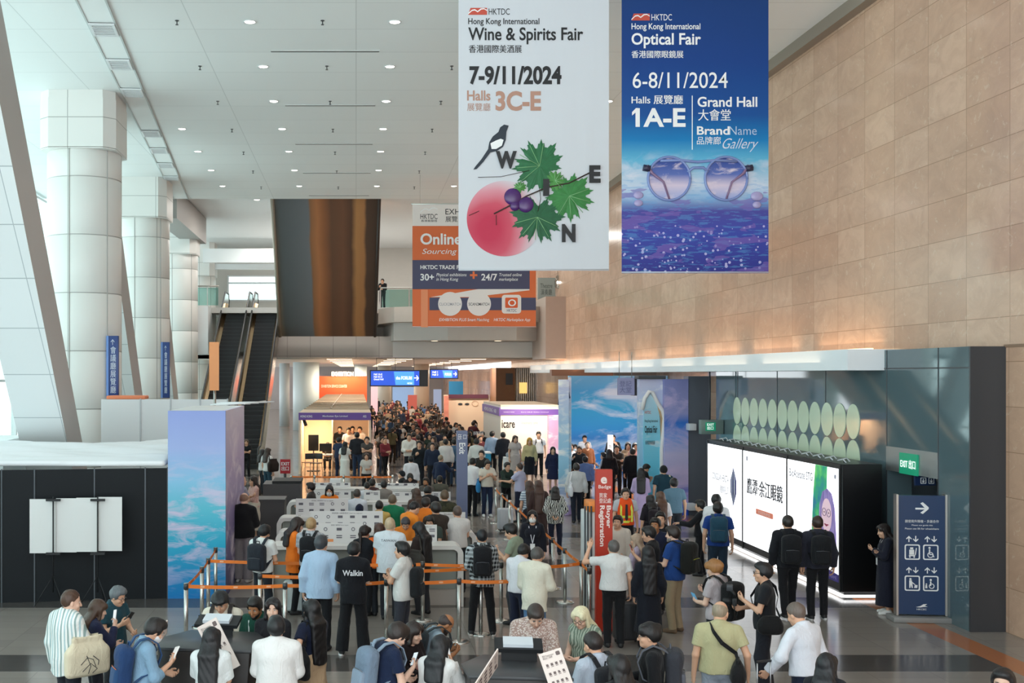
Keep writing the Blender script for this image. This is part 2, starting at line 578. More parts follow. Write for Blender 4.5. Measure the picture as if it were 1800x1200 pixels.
def cloth_mat(spec):
    """spec: hex colour, or 'kind:hex:hex' for woven and printed patterns"""
    key = ('cloth', spec)
    if key in _mats: return _mats[key]
    parts = spec.split(':')
    t = NT('cloth_' + spec.replace(':', '_'))
    co = t.coord()
    rough, c = .85, parts[0]
    if len(parts) == 1:
        n = t.noise(co, 9, 3, .55)
        b = lin(c)
        col = t.mix(t.math('MULTIPLY', n, .3), b, tuple(x * .78 for x in b))
    else:
        kind, a, b2 = parts[0], parts[1], parts[2]
        x, y, z = t.xyz(co)[0:3]
        if kind == 'vstripe':
            w = t.noise(co, 4, 2)
            ph = t.math('ADD', t.math('MULTIPLY', t.math('ADD', x, t.math('MULTIPLY', y, .7)), 120), t.math('MULTIPLY', w, 4))
            f = t.math('SINE', ph)
            col = t.mix(t.math('GREATER_THAN', f, .25), a, b2)
            if len(parts) > 3:
                f2 = t.math('SINE', t.math('ADD', t.math('MULTIPLY', ph, .5), 1.0))
                col = t.mix(t.math('GREATER_THAN', f2, .8), col, parts[3])
        elif kind == 'zebra':
            w = t.noise(co, 5, 2)
            f = t.math('SINE', t.math('ADD', t.math('MULTIPLY', x, 170), t.math('MULTIPLY', w, 26)))
            col = t.mix(t.math('GREATER_THAN', f, .15), a, b2)
        elif kind == 'hstripe':
            f = t.math('SINE', t.math('MULTIPLY', z, 110)); col = t.mix(t.math('GREATER_THAN', f, .3), a, b2)
        elif kind == 'plaid':
            f1 = t.math('GREATER_THAN', t.math('SINE', t.math('MULTIPLY', t.math('ADD', x, y), 90)), .1)
            f2 = t.math('GREATER_THAN', t.math('SINE', t.math('MULTIPLY', z, 90)), .1)
            col = t.mix(t.math('MULTIPLY', t.math('ADD', f1, f2), .5), a, b2)
        elif kind == 'floral':
            v = t.n('ShaderNodeTexVoronoi'); v.inputs['Scale'].default_value = 55
            t.set(v.inputs['Vector'], co)
            nn = t.noise(co, 30, 4, .7)
            f = t.math('GREATER_THAN', t.math('ADD', v.outputs[0], t.math('MULTIPLY', nn, .6)), .74)
            col = t.mix(f, a, b2)
            if len(parts) > 3: col = t.mix(t.math('GREATER_THAN', t.noise(co, 22, 2), .6), col, parts[3])
        elif kind == 'camo':
            n1 = t.noise(co, 12, 3, .6); col = t.mix(t.math('GREATER_THAN', n1, .5), a, b2)
        elif kind == 'fade':
            n1 = t.noise(co, 18, 4, .7); col = t.mix(n1, a, b2)
        elif kind == 'dip':          # lower half in a second colour
            col = t.mix(t.math('GREATER_THAN', z, float(parts[3])), b2, a)
    t.base(col, rough, 0, .25)
    t.b.inputs['Sheen Weight'].default_value = .08
    n2 = t.noise(t.mapping(co, (1, 1, .6)), 11, 4, .6, 1.2)
    t.bump(n2, .55, .035)
    _mats[key] = t.m
    return t.m

_counts = {}
def person(x, d, H=1.72, yaw=0, label='', group=None, sex='m', build=1.0, skin='light', hair='short', hc='14110f',
           top='20222a', sleeve='short', hem=.90, open_=False, bottom='15161a', leg='trousers', shoes='1a1a1c', shoe_sole=None,
           arms=('down', 'down'), lean=0, head=(0, 0), stance='stand', mask=None, glasses=False, beard=None, h=None, collar=False,
           seat=False, face=None, turn=0, vest=None, lanyard=None, skirt=None, drape=1.0, at_z=0.0):
    s = H / 1.75
    if h is None:
        h = .0068 if d < 14.5 else .009 if d < 20.5 else .012 if d < 27 else .017 if d < 38 else .025
    hb = h * 1.12
    near = d < 24
    root = empty('person', (x, d, at_z), R(yaw), label, 'person', group)
    r_ = np.random.RandomState(int(abs(x) * 977 + d * 131) % 99991)
    fem = sex == 'f'
    bw = build
    # ---- skeleton
    hip = np.array([0, 0, .93 * s]); 
    if seat: hip = np.array([0, -.05, .50 * s])
    Rt = np.array((Matrix.Rotation(R(-lean), 3, 'X') @ Matrix.Rotation(R(turn), 3, 'Z')), float)
    def T(p): return hip + Rt @ (np.array(p, float) * s)
    sh_w = (.165 if fem else .188) * (1 + .4 * (bw - 1))
    shd = {1: T((sh_w, -.008, .462)), -1: T((-sh_w, -.008, .462))}
    hipw = (.095 if fem else .088) * s
    hips = {1: hip + np.array([hipw, 0, -.02]), -1: hip + np.array([-hipw, 0, -.02])}
    step = {'stand': ((.10, .0), (.10, .02)), 'wide': ((.17, .0), (.17, .03)), 'walk': ((.09, .20), (.09, -.20)), 'ease': ((.11, .07), (.12, -.04)), 'close': ((.075, .01), (.075, -.01))}[stance]
    knees, ankles = {}, {}
    for sd, (fx, fy) in zip((1, -1), step):
        a = np.array([sd * fx * s, fy * s - .03, .085 * s])
        if seat: a = np.array([sd * .11, .36 * s, .085 * s])
        knees[sd], ankles[sd] = two_bone(hips[sd], a, .418 * s, .412 * s, (0.12 * sd, 1, .1 if not seat else 1.5))
    neck = T((0, -.015, .535)); 
    hp, hy = head
    Rh = np.array((Matrix.Rotation(R(hy), 3, 'Z') @ Matrix.Rotation(R(-hp - lean * .7), 3, 'X')), float)
    hc_ = neck + Rh @ (np.array([0, .022, .126]) * s) + Rt @ np.array([0, .012 + .0006 * hp, 0])
    hk = 1.07
    def Hd(p): return hc_ + Rh @ (np.array(p, float) * s * hk)
    el, wr = {}, {}
    for sd, key in zip((1, -1), (arms[0], arms[1])):
        tgt, pole = ARM[key] if isinstance(key, str) else key
        m = np.array([sd, 1, 1])
        W = shd[sd] + Rt @ (np.array(tgt) * m * s)
        el[sd], wr[sd] = two_bone(shd[sd], W, .288 * s, .255 * s, Rt @ (np.array(pole, float) * m))
    root['_'] = 0; del root['_']
    info = {'root': root, 'T': T, 'Rt': Rt, 'wr': wr, 'el': el, 'shd': shd, 's': s, 'hip': hip, 'Hd': Hd, 'Rh': Rh, 'x': x, 'd': d, 'yaw': yaw, 'hand': {}, 'lean': lean, 'bw': max(1.0, bw * 1.05)}
    # ---- primitives of torso
    def torso(e=0.0, low=True):
        P = []
        fx = .158 if fem else .168
        P.append((Egg(T((0, 0, .02)), np.array([(.172 if fem else .165) * bw, .118 * bw, .115]) * s + e, Rt), .08))
        P.append((Egg(T((0, .004, .17)), np.array([(.126 if fem else .148) * bw, .098 * bw * bw, .14]) * s + e, Rt), .08))
        P.append((Egg(T((0, -.004, .36)), np.array([fx * bw, .112 * bw, .15]) * s + e, Rt), .08))
        P.append((Cone(T((sh_w * .72, -.012, .452)), T((-sh_w * .72, -.012, .452)), .056 * s + e, .056 * s + e), .06))
        for sd in (1, -1): P.append((Cone(T((sd * .025, -.02, .530)), T((sd * sh_w * .85, -.012, .474)), .042 * s + e * .7, .036 * s + e * .7), .05))
        if fem:
            for sd in (1, -1): P.append((Egg(T((sd * .07, .075, .345)), np.array([.062, .05, .062]) * s + e, Rt), .04))
        return P
    # hands: direction follows the forearm
    def hand(fd, sd):
        W, E = wr[sd], el[sd]
        D = (W - E) / (np.linalg.norm(W - E) + 1e-9)
        key = arms[0] if sd == 1 else arms[1]
        nm = key if isinstance(key, str) else 'front'
        hang = nm in ('down', 'side', 'pull', 'back')
        N = Rt @ np.array([-sd, .15, 0]) if hang else Rt @ np.array([-sd * .75, .1, .65])   # palm faces
        if nm == 'wave': N = Rt @ np.array([-sd * .2, 1, .2])
        if nm in ('desk', 'reach'): N = Rt @ np.array([0, 0, -1.0])
        N = N - D * (N @ D); N /= np.linalg.norm(N) + 1e-9
        Tm = np.cross(D, N) * sd
        fwd = Rt @ np.array([0, 1, 0.6])
        if Tm @ fwd < 0: Tm = -Tm
        k = s * (.92 if fem else 1.0)
        rr = max(.0088 * k, fd.h * .82)
        curl = {'down': 26, 'side': 20, 'pull': 62, 'wave': 8, 'phone': 42, 'high': 42, 'ear': 48, 'desk': 14, 'reach': 22}.get(nm, 36)
        info['hand'][sd] = (W + D * .085 * k + N * .028 * k, D, N, Tm)
        fd.put(Cone(W - D * .01, W + D * .03 * k, .024 * k, .026 * k, flat=(N, 1.55)), .012)
        for i, u in enumerate((.030, .010, -.011, -.030)):
            kn = W + D * (.088 - .006 * abs(i - 1)) * k + Tm * u * k
            fd.put(Cone(W + D * .016 * k + Tm * u * .55 * k, kn, .0145 * k, max(.0125 * k, fd.h * .9)), .014)
            p, a = kn, 0.0
            for j, L in enumerate((.041, .026, .021)):
                L *= k * (.93, 1.03, 1.0, .80)[i]
                a += R(curl + 5 * i) * (.75, 1.0, .8)[j]
                q = p + (D * math.cos(a) + N * math.sin(a)) * L + Tm * u * .06
                fd.put(Cone(p, q, rr * (1.0, .96, .9)[j], rr * (.96, .9, .82)[j]), .004)
                p = q
        th0 = W + D * .022 * k + Tm * .024 * k
        th1 = th0 + (D * .62 + Tm * .62 + N * .42) * .040 * k
        th2 = th1 + (D * .85 + Tm * .12 + N * .5) * .031 * k
        th3 = th2 + (D * .9 - Tm * .2 + N * .4) * .022 * k
        fd.put(Cone(th0, th1, .0165 * k, .0125 * k), .014)
        fd.put(Cone(th1, th2, max(.0118 * k, fd.h * .85), max(.0108 * k, fd.h * .8)), .005)
        fd.put(Cone(th2, th3, max(.0108 * k, fd.h * .8), max(.0088 * k, fd.h * .72)), .004)
    allp = np.array([hip, neck, hc_] + [p for dct in (shd, el, wr, knees, ankles) for p in dct.values()])
    lo, hi = allp.min(0) - .24 * s, allp.max(0) + .24 * s
    lo[2] = -.01
    # ---- body
    fd = Field(lo, hi, h)
    for p, k in torso(): fd.put(p, k * s)
    for sd in (1, -1):
        fd.put(Cone(shd[sd], el[sd], .047 * s * bw ** .5, .038 * s), .03)
        fd.put(Cone(el[sd], wr[sd], .039 * s, .0265 * s), .02)
        hand(fd, sd)
        fd.put(Cone(hips[sd], knees[sd], .083 * s * bw ** .5, .055 * s), .04)
        fd.put(Cone(knees[sd], ankles[sd], .053 * s, .036 * s), .03)
        ft = ankles[sd] + np.array([sd * .02, .13, -.055]) * s
        fd.put(Cone(ankles[sd] + np.array([0, -.02, -.04]) * s, ft, .034 * s, .028 * s, clips=[((0, 0, .012), (0, 0, -1))]), .02)
    nr = (.046 if fem else .055) * s * bw ** .4
    fd.put(Cone(neck - Rt @ np.array([0, 0, .05]), Hd((0, -.018, -.05)), nr, nr * .95), .03)
    # head: skull, jaw, cheeks, nose, ears, eye hollows
    fd.put(Egg(Hd((0, -.012, .022)), np.array([.075, .094, .094]) * s * hk, Rh), .02)
    fd.put(Egg(Hd((0, .022, -.045)), np.array([.058 if fem else .062, .066, .072]) * s * hk, Rh), .035)
    fd.put(Egg(Hd((0, .062, -.088)), np.array([.026, .026, .022]) * s * hk, Rh), .03)
    if d < 65:
        for sd in (1, -1):
            fd.put(Egg(Hd((sd * .031, .089, .004)), np.array([.019, .015, .013]) * s * hk, Rh), .014, 'c')
            fd.put(Egg(Hd((sd * .077, -.005, -.012)), np.array([.011, .019, .031]) * s * hk, Rh), .008)
            fd.put(Egg(Hd((sd * .040, .062, -.032)), np.array([.022, .022, .02]) * s * hk, Rh), .02)
        fd.put(Cone(Hd((0, .086, .004)), Hd((0, .104, -.034)), .010 * s, .0135 * s), .012)
        fd.put(Egg(Hd((0, .081, -.064)), np.array([.022, .013, .011]) * s * hk, Rh), .010)
    me = fd.mesh('body')
    sm = skin_mat(skin); me.materials.append(sm)
    def link(me, nm, m=None, par=root):
        if m is not None: me.materials.append(m)
        o = bpy.data.objects.new(nm, me); COL.objects.link(o); o.parent = par
        return o
    body = link(me, 'body')
    # ---- face details
    if face or face is None and (abs(((yaw + hy + 180) % 360) - 180) > 38):
        Mh = Matrix([list(Rh[i]) for i in range(3)]).to_4x4()
        def hb_(nm, c, r, m):
            mb = MB(); mb.ball((0, 0, 0), *r)
            o = mb.build(nm, m, root); o.matrix_local = Matrix.Translation(Hd(c)) @ Mh; return o
        for sd in (1, -1):
            if not near:
                hb_('eye', (sd * .031, .080, .004), (.012 * s, .009 * s, .007 * s), mat('241813', .3)); continue
            hb_('eye', (sd * .031, .0765, .004), (.0125 * s, .008 * s, .0068 * s), mat('d8d4cf', .3))
            hb_('iris', (sd * .031, .0835, .004), (.0055 * s, .003 * s, .0055 * s), mat('1c120d', .2))
            hb_('eyebrow', (sd * .032, .0865, .024), (.018 * s, .006 * s, .0042 * s), hair_mat(hc if hc != 'e6d9b5' else 'a08a60'))
        if not mask: hb_('mouth', (0, .0905, -.065), (.022 * s, .005 * s, .0062 * s), mat('9c5148', .5))
    # ---- hair
    if hair and hair != 'none':
        full = Hd((0, -.30, -.9)); 
        pts = [Hd((0, 0, 0))]
        longl = {'long': .40, 'xlong': .52, 'mid': .24, 'bob': .17, 'pony': .30}.get(hair, 0)
        lo2 = Hd((0, 0, 0)) - .17 * s; hi2 = Hd((0, 0, 0)) + .17 * s
        if longl: lo2 = np.minimum(lo2, neck - np.array([.17, .2, longl])); hi2 = np.maximum(hi2, neck + np.array([.17, .15, 0]))
        hf = Field(lo2, hi2, h)
        th = {'crop': .007, 'bald': .003, 'cap': .016, 'short': .017, 'quiff': .018}.get(hair, .019)
        c = Hd((0, -.016, .026))
        front = .062 if hair not in ('crop', 'bald') else .052
        fz = Hd((0, front, .055)); fn = Rh @ np.array([0, .72, -.69])          # hairline plane across the forehead
        lowz = -.070 if hair in ('short', 'quiff') else -.055
        if hair == 'bald': lowz = -.06
        under = (Hd((0, -.06, lowz)), Rh @ np.array([0, .22, -.97]))
        clips = [(fz, fn)] + ([under] if not longl or hair == 'pony' else [])
        if hair == 'bald': clips += [(Hd((0, 0, .052)), Rh @ np.array([0, .25, .97]))]
        hf.put(Egg(c, np.array([.078, .097, .096]) * s * hk + th, Rh, clips), .008)
        if hair in ('short', 'quiff'):
            hf.put(Egg(Hd((0, .035, .092)), np.array([.066, .062, .034 if hair == 'short' else .042]) * s * hk, Rh), .03)
            for sd in (1, -1): hf.put(Egg(Hd((sd * .072, .018, .02)), np.array([.013, .032, .05]) * s * hk, Rh), .015)
        if longl or hair in ('bun', 'topknot'):
            for sd in (1, -1):
                hf.put(Egg(Hd((sd * .058, .045, .058)), np.array([.034, .05, .052]) * s * hk, Rh), .02)
        if longl and hair != 'pony':
            back = Rt @ np.array([0, -.105, -.03]); dn = Rt @ np.array([0, -.150, -longl])
            w = .074 * s
            n0 = Hd((0, -.07, -.02)); n1 = neck + dn * s
            for u in (-1, -.35, .35, 1):
                ox = Rt @ np.array([u * .078 * s, 0, 0])
                nb = neck + back * s + Rt @ np.array([u * .074 * s, .01 * abs(u) * s, 0])
                hf.put(Cone(Hd((u * .055, -.055 + .02 * abs(u), -.01)), nb, .044 * s, .046 * s), .03)
                if longl > .2: hf.put(Cone(nb, n1 + ox + (0, .015 * abs(u), .02 * abs(u)), .046 * s, .036 * s), .03)
            for sd in (1, -1):                                                     # locks beside the face
                e = Hd((sd * .082, .010, -.10))
                hf.put(Cone(Hd((sd * .072, .012, .03)), e, .026 * s, .025 * s), .02)
                if hair != 'bob': hf.put(Cone(e, neck + Rt @ (np.array([sd * .088, -.012, -.10 if hair != 'mid' else -.04]) * s), .024 * s, .022 * s), .02)
        if hair == 'pony':
            k0 = Hd((0, -.11, .045)); k1 = Hd((0, -.155, -.03)); k2 = neck + Rt @ np.array([0, -.13, -longl + .08])
            hf.put(Cone(k0, k1, .026 * s, .034 * s), .02); hf.put(Cone(k1, k2, .034 * s, .018 * s), .02)
        if hair == 'bun': hf.put(Egg(Hd((0, -.115, .035)), np.array([.045, .04, .045]) * s * hk, Rh), .02)
        if hair == 'topknot': hf.put(Egg(Hd((0, -.085, .085)), np.array([.04, .045, .038]) * s * hk, Rh), .015)
        if hair == 'cap':
            hf.put(Cone(Hd((0, .07, .062)), Hd((0, .15, .045)), .062 * s, .05 * s, flat=(Rh @ np.array([0, .15, 1.0]), 7)), .01)
        if hair == 'beret': hf.put(Egg(Hd((0, .02, .085)), np.array([.105, .115, .055]) * s * hk, Rh), .03)
        hf.folds(.003 * s if near else .002, int(d * 100) % 977, 90)
        hm = hair_mat(hc) if hair not in ('cap',) else cloth_mat(hc)
        link(hf.mesh('hair'), 'cap' if hair == 'cap' else 'hair', hm)
    if beard:
        bf = Field(Hd((0, 0, 0)) - .17 * s, Hd((0, 0, 0)) + .17 * s, h)
        bf.put(Egg(Hd((0, .027, -.050)), np.array([.066, .069, .074]) * s * hk, Rh, [(Hd((0, .0, -.042)), Rh @ np.array([0, .25, .97])), (Hd((0, -.01, 0)), Rh @ np.array([0, -1, 0]))]), .01)
        bf.put(Egg(Hd((0, .070, -.096)), np.array([.03, .03, .026]) * s * hk, Rh), .02)
        bf.put(Egg(Hd((0, .092, -.064)), np.array([.03, .02, .016]) * s * hk, Rh), .01, 'c')
        bf.folds(.002, 5, 160)
        link(bf.mesh('beard'), 'beard', hair_mat(beard))
    if mask:
        mf = Field(Hd((0, 0, 0)) - .16 * s, Hd((0, 0, 0)) + .16 * s, h)
        mf.put(Egg(Hd((0, .028, -.050)), np.array([.069, .080, .070]) * s * hk, Rh, [(Hd((0, .05, -.014)), Rh @ np.array([0, -.3, .95])), (Hd((0, .02, 0)), Rh @ np.array([0, -1, 0]))]), .01)
        link(mf.mesh('face_mask'), 'face_mask', cloth_mat(mask))
    if glasses:
        gm = MB()
        for sd in (1, -1):
            c = Hd((sd * .033, .101, .002))
            pts = [c + Rh @ np.array([.026 * s * math.cos(t), 0, .021 * s * math.sin(t)]) for t in np.linspace(0, 2 * math.pi, 17)]
            gm.tube(pts, .0026, 5)
            gm.tube([Hd((sd * .060, .098, .006)), Hd((sd * .083, .04, .008)), Hd((sd * .084, -.015, .0))], .0024, 5)
        gm.tube([Hd((-.008, .103, .004)), Hd((.008, .103, .004))], .0026, 5)
        gm.build('glasses', mat('141416', .3), root)
    # ---- trousers, skirt
    e = .008 * s if leg != 'tight' else .006
    if leg in ('trousers', 'wide', 'tight', 'shorts'):
        tf = Field(np.array([lo[0], lo[1], 0]), np.array([hi[0], hi[1], (hip[2] + .16 * s)]), hb)
        rk, ra = {'trousers': (.070, .060), 'wide': (.092, .098), 'tight': (.060, .044), 'shorts': (.082, .09)}[leg]
        wz = T((0, 0, .10))
        tf.put(Egg(T((0, 0, .02)), np.array([(.172 if fem else .165) * bw, .118 * bw, .13]) * s + e, Rt), .04)
        tf.put(Egg(T((0, .0, .12)), np.array([(.14 if fem else .152) * bw, .102 * bw * bw, .10]) * s + e, Rt), .04)
        for sd in (1, -1):
            tf.put(Cone(hips[sd], knees[sd], .095 * s * bw ** .5, rk * s), .03)
            if leg != 'shorts':
                v = ankles[sd] - knees[sd]; v /= np.linalg.norm(v)
                hemp = ankles[sd] + v * .025 * s
                tf.put(Cone(knees[sd], ankles[sd] + v * .03 * s, rk * s, ra * s, clips=[(hemp, v)]), .03)
        tf.folds(.004, int(d * 37) % 991, 30)
        tf.clip(T((0, 0, .125)), Rt @ np.array([0, 0, 1.0]))
        link(tf.mesh('trousers'), 'trousers' if leg != 'shorts' else 'shorts', cloth_mat(bottom))
    elif leg in ('skirt', 'dress'):
        z1, fl = skirt or (.42, .20)
        z0 = hip[2] + (.14 if leg == 'skirt' else .10) * s
        tf = Field(np.array([-.34, -.34, z1 * s - .02]), np.array([.34, .34, z0 + .02]), hb)
        tf.put(Egg(T((0, 0, .02)), np.array([.174 * bw, .120 * bw, .14]) * s + e, Rt), .04)
        tf.put(Cone(hip + np.array([0, 0, .02]), np.array([0, 0, z1 * s]), .186 * s * bw, max(fl, .2) * s, clips=[((0, 0, z1 * s), (0, 0, -1))], flat=(np.array([0, 1.0, 0]), 1.15)), .05)
        tf.folds(.007, int(d * 37) % 991, 34)
        tf.clip((0, 0, z0), (0, 0, 1.0)); tf.clip((0, 0, z1 * s), (0, 0, -1.0))
        link(tf.mesh('skirt'), 'skirt', cloth_mat(bottom))
    # ---- top
    e = .019 * s * drape
    zl = hip[2] + (hem - .93) * s
    cf = Field(np.array([lo[0], lo[1], min(zl - .06, hip[2] - .4)]), np.array([hi[0], hi[1], (neck[2] + .10)]), hb)
    tp = torso(e)
    for p, k in tp: cf.put(p, k * s)
    hemn = Rt @ np.array([0, 0, -1.0])
    up = T((0, 0, 0)) ; drop = hip[2] - zl
    if drop > -.12 * s and leg != 'dress' or leg == 'dress':
        lo_c = T((0, 0, -max(drop, .0) / s - .04))
        cf.put(Cone(T((0, 0, .16)), lo_c, (.135 if fem else .150) * s * bw + e * .6, (.158 if fem else .160) * s * bw + e * 1.4, flat=(Rt @ np.array([0, 1.0, 0]), 1.38)), .05)
    cf.clip(T((0, 0, -drop / s)), hemn)
    cuts = []
    for sd in (1, -1):
        frac = {'short': .62, 'long': 1.0, 'none': .12, 'half': .9, 'rolled': 1.0}[sleeve]
        ue = e + .006 * s
        u = (el[sd] - shd[sd]); ul = np.linalg.norm(u); u /= ul
        if sleeve in ('short', 'half', 'none'):
            c = shd[sd] + u * ul * frac
            cf.put(Cone(shd[sd], shd[sd] + u * ul * min(1, frac + .1), .046 * s + ue * .72, (.050 if sleeve == 'short' else .046) * s + ue, clips=[(c, u)]), .035)
        else:
            cf.put(Cone(shd[sd], el[sd], .046 * s + ue * .72, .042 * s + ue), .035)
            v = wr[sd] - el[sd]; vl = np.linalg.norm(v); v /= vl
            f2 = .93 if sleeve == 'long' else .35
            c = el[sd] + v * vl * f2
            cf.put(Cone(el[sd], el[sd] + v * vl * (f2 + .1), .043 * s + ue, (.030 if sleeve == 'long' else .042) * s + ue, clips=[(c, v)]), .03)
    if collar:
        cf.put(Cone(neck - Rt @ np.array([0, 0, .03]), neck + Rt @ np.array([0, .004, .032]), nr + .020, nr + .012, clips=[(neck + Rt @ np.array([0, .0, .036]), Rt @ np.array([0, .25, .97]))]), .02)
    cf.folds(.0042 * (1.3 if sleeve == 'long' else 1) * drape ** .5, int(d * 53 + abs(x) * 17) % 997, 30)
    if not collar: cf.put(Cone(neck + Rt @ np.array([0, .03, .12]), neck + Rt @ np.array([0, .03, -.012]), nr + .012, nr + .010), .01, 'c')
    link(cf.mesh('top'), 'shirt' if not open_ else 'jacket', cloth_mat(top))
    if vest:
        vf = Field(np.array([lo[0], lo[1], hip[2] - .1]), np.array([hi[0], hi[1], neck[2] + .05]), hb)
        for p, k in torso(e + .012): vf.put(p, k * s)
        vf.clip(T((0, 0, -.02)), hemn)
        for sd in (1, -1): vf.clip(T((sd * .165, 0, .4)), Rt @ np.array([sd * 1.0, 0, .25]))
        vf.put(Cone(T((0, .2, .60)), T((0, .2, .28)), .10, .01), .01, 'c')
        v = link(vf.mesh('vest'), 'safety_vest', cloth_mat(vest))
        sb = MB()
        info['vest'] = v
    # ---- shoes
    for sd in (1, -1):
        a = ankles[sd]
        sf = Field(a - np.array([.09, .14, .10]) * s, a + np.array([.09, .24, .06]) * s, hb if d > 20 else .009)
        z0 = a[2] - .085 * s + .002
        sf.put(Cone(a + np.array([0, -.035, -.045]) * s, a + np.array([sd * .022, .145, -.062]) * s, .043 * s, .036 * s), .02)
        sf.put(Cone(a + np.array([0, -.005, -.02]) * s, a + np.array([sd * .01, .06, -.045]) * s, .042 * s, .040 * s), .03)
        sf.clip((0, 0, z0), (0, 0, -1.0))
        o = link(sf.mesh('shoe'), 'shoe', mat(shoes, .6))
        if near and shoe_sole:
            so = MB(); ol = [(a[0] + q[0] + sd * .01, a[1] + .055 * s + q[1]) for q in oval(0, 0, .05 * s, .145 * s, 20)]
            so.prism(ol, z0 - .002, z0 + .024).build('sole', mat(shoe_sole, .6), o)
    if lanyard:
        lm = MB()
        lm.strap([T((.05, -.03, .56)), T((.075, .095, .47)), T((.03, .152, .28)), T((0, .158, .14))], Rt @ np.array([1, 0, 0]), .014, .003)
        lm.strap([T((-.05, -.03, .56)), T((-.075, .095, .47)), T((-.03, .152, .28)), T((0, .158, .14))], Rt @ np.array([1, 0, 0]), .014, .003)
        lo_ = lm.build('lanyard', cloth_mat(lanyard), root)
        lc = MB().box(-.045, .045, -.004, .004, -.06, .06); c_ = lc.build('badge', mat('e8e8e8', .4), lo_)
        c_.matrix_local = Matrix.Translation(T((0, .172, .07))) @ Matrix([list(Rt[i]) for i in range(3)]).to_4x4()
    return info

def world_of(info, p):
    a = R(info['yaw']); c, s_ = math.cos(a), math.sin(a)
    return Vector((info['x'] + c * p[0] - s_ * p[1], info['d'] + s_ * p[0] + c * p[1], p[2]))

def _frame(info, p, M3):
    """world matrix of a frame given in the person's own axes"""
    Z = Matrix.Rotation(R(info['yaw']), 4, 'Z')
    return Matrix.Translation((info['x'], info['d'], 0)) @ Z @ Matrix.Translation(Vector(p)) @ Matrix([list(r) for r in M3]).to_4x4()

def backpack(info, color, label, size=(.30, .16, .44), strap=None, sd=None, low=0.0, pocket=True, trim=None):
    """worn on the back; sd = +1/-1 hangs it over one shoulder"""
    T, Rt, s = info['T'], info['Rt'], info['s']
    w, dp, hh = size
    root = empty('backpack', (0, 0, 0), 0, label, 'backpack')
    root.matrix_world = _frame(info, T((0, -.135 * info['bw'] - dp * .5, .30 - low)), Rt)
    h = .012 if info['d'] < 22 else .018
    m = cloth_mat(color); ms = cloth_mat(strap or color)
    f = Field((-w * .6, -dp * .8, -hh * .6), (w * .6, dp * .8, hh * .6), h)
    f.put(Slab((0, 0, 0), (w / 2, dp / 2, hh / 2), None, min(.06, dp * .42)), .01)
    f.put(Egg((0, -.01, hh * .28), (w * .42, dp * .55, hh * .26)), .05)
    f.folds(.004, int(info['d'] * 71) % 900, 32)
    me = f.mesh('bag_body'); me.materials.append(m)
    o = bpy.data.objects.new('bag_body', me); COL.objects.link(o); o.parent = root
    if pocket:
        f = Field((-w * .5, -dp * .95, -hh * .5), (w * .5, -dp * .2, hh * .1), h)
        f.put(Slab((0, -dp * .5, -hh * .22), (w * .38, dp * .22, hh * .22), None, .03), .01)
        f.folds(.003, 17, 40)
        me = f.mesh('pocket'); me.materials.append(ms)
        o2 = bpy.data.objects.new('pocket', me); COL.objects.link(o2); o2.parent = root
        MB().tube([(-w * .33, -dp * .62, 0), (0, -dp * .73, .012), (w * .33, -dp * .62, 0)], .004, 5).build('zip', mat(trim or '6c6f75', .4, .6), o2)
    MB().tube([(-.035, dp * .2, hh * .5), (-.03, dp * .2, hh * .5 + .05), (.03, dp * .2, hh * .5 + .05), (.035, dp * .2, hh * .5)], .009, 6).build('handle', ms, root)
    g = info['bw']; y0 = .135 * g + dp * .5
    for k in ((1, -1) if sd is None else (sd,)):
        x = k * .105
        pts = [(x * .7, dp * .3, hh * .44 + 0), (x, y0 - .10 * g, .245 + low), (x * 1.02, y0 - .015, .272 + low), (x * 1.05, y0 + .085 * g, .215 + low), (x * 1.12, y0 + .130 * g, .10 + low),
               (x * 1.35, y0 + .085, -.06 + low), (x * 1.50, y0 - .06, -.12 + low), (x * 1.2, dp * .35, -hh * .40)]
        MB().strap(pts, (1, 0, 0), .05, .012).build('strap', ms, root)
    return root

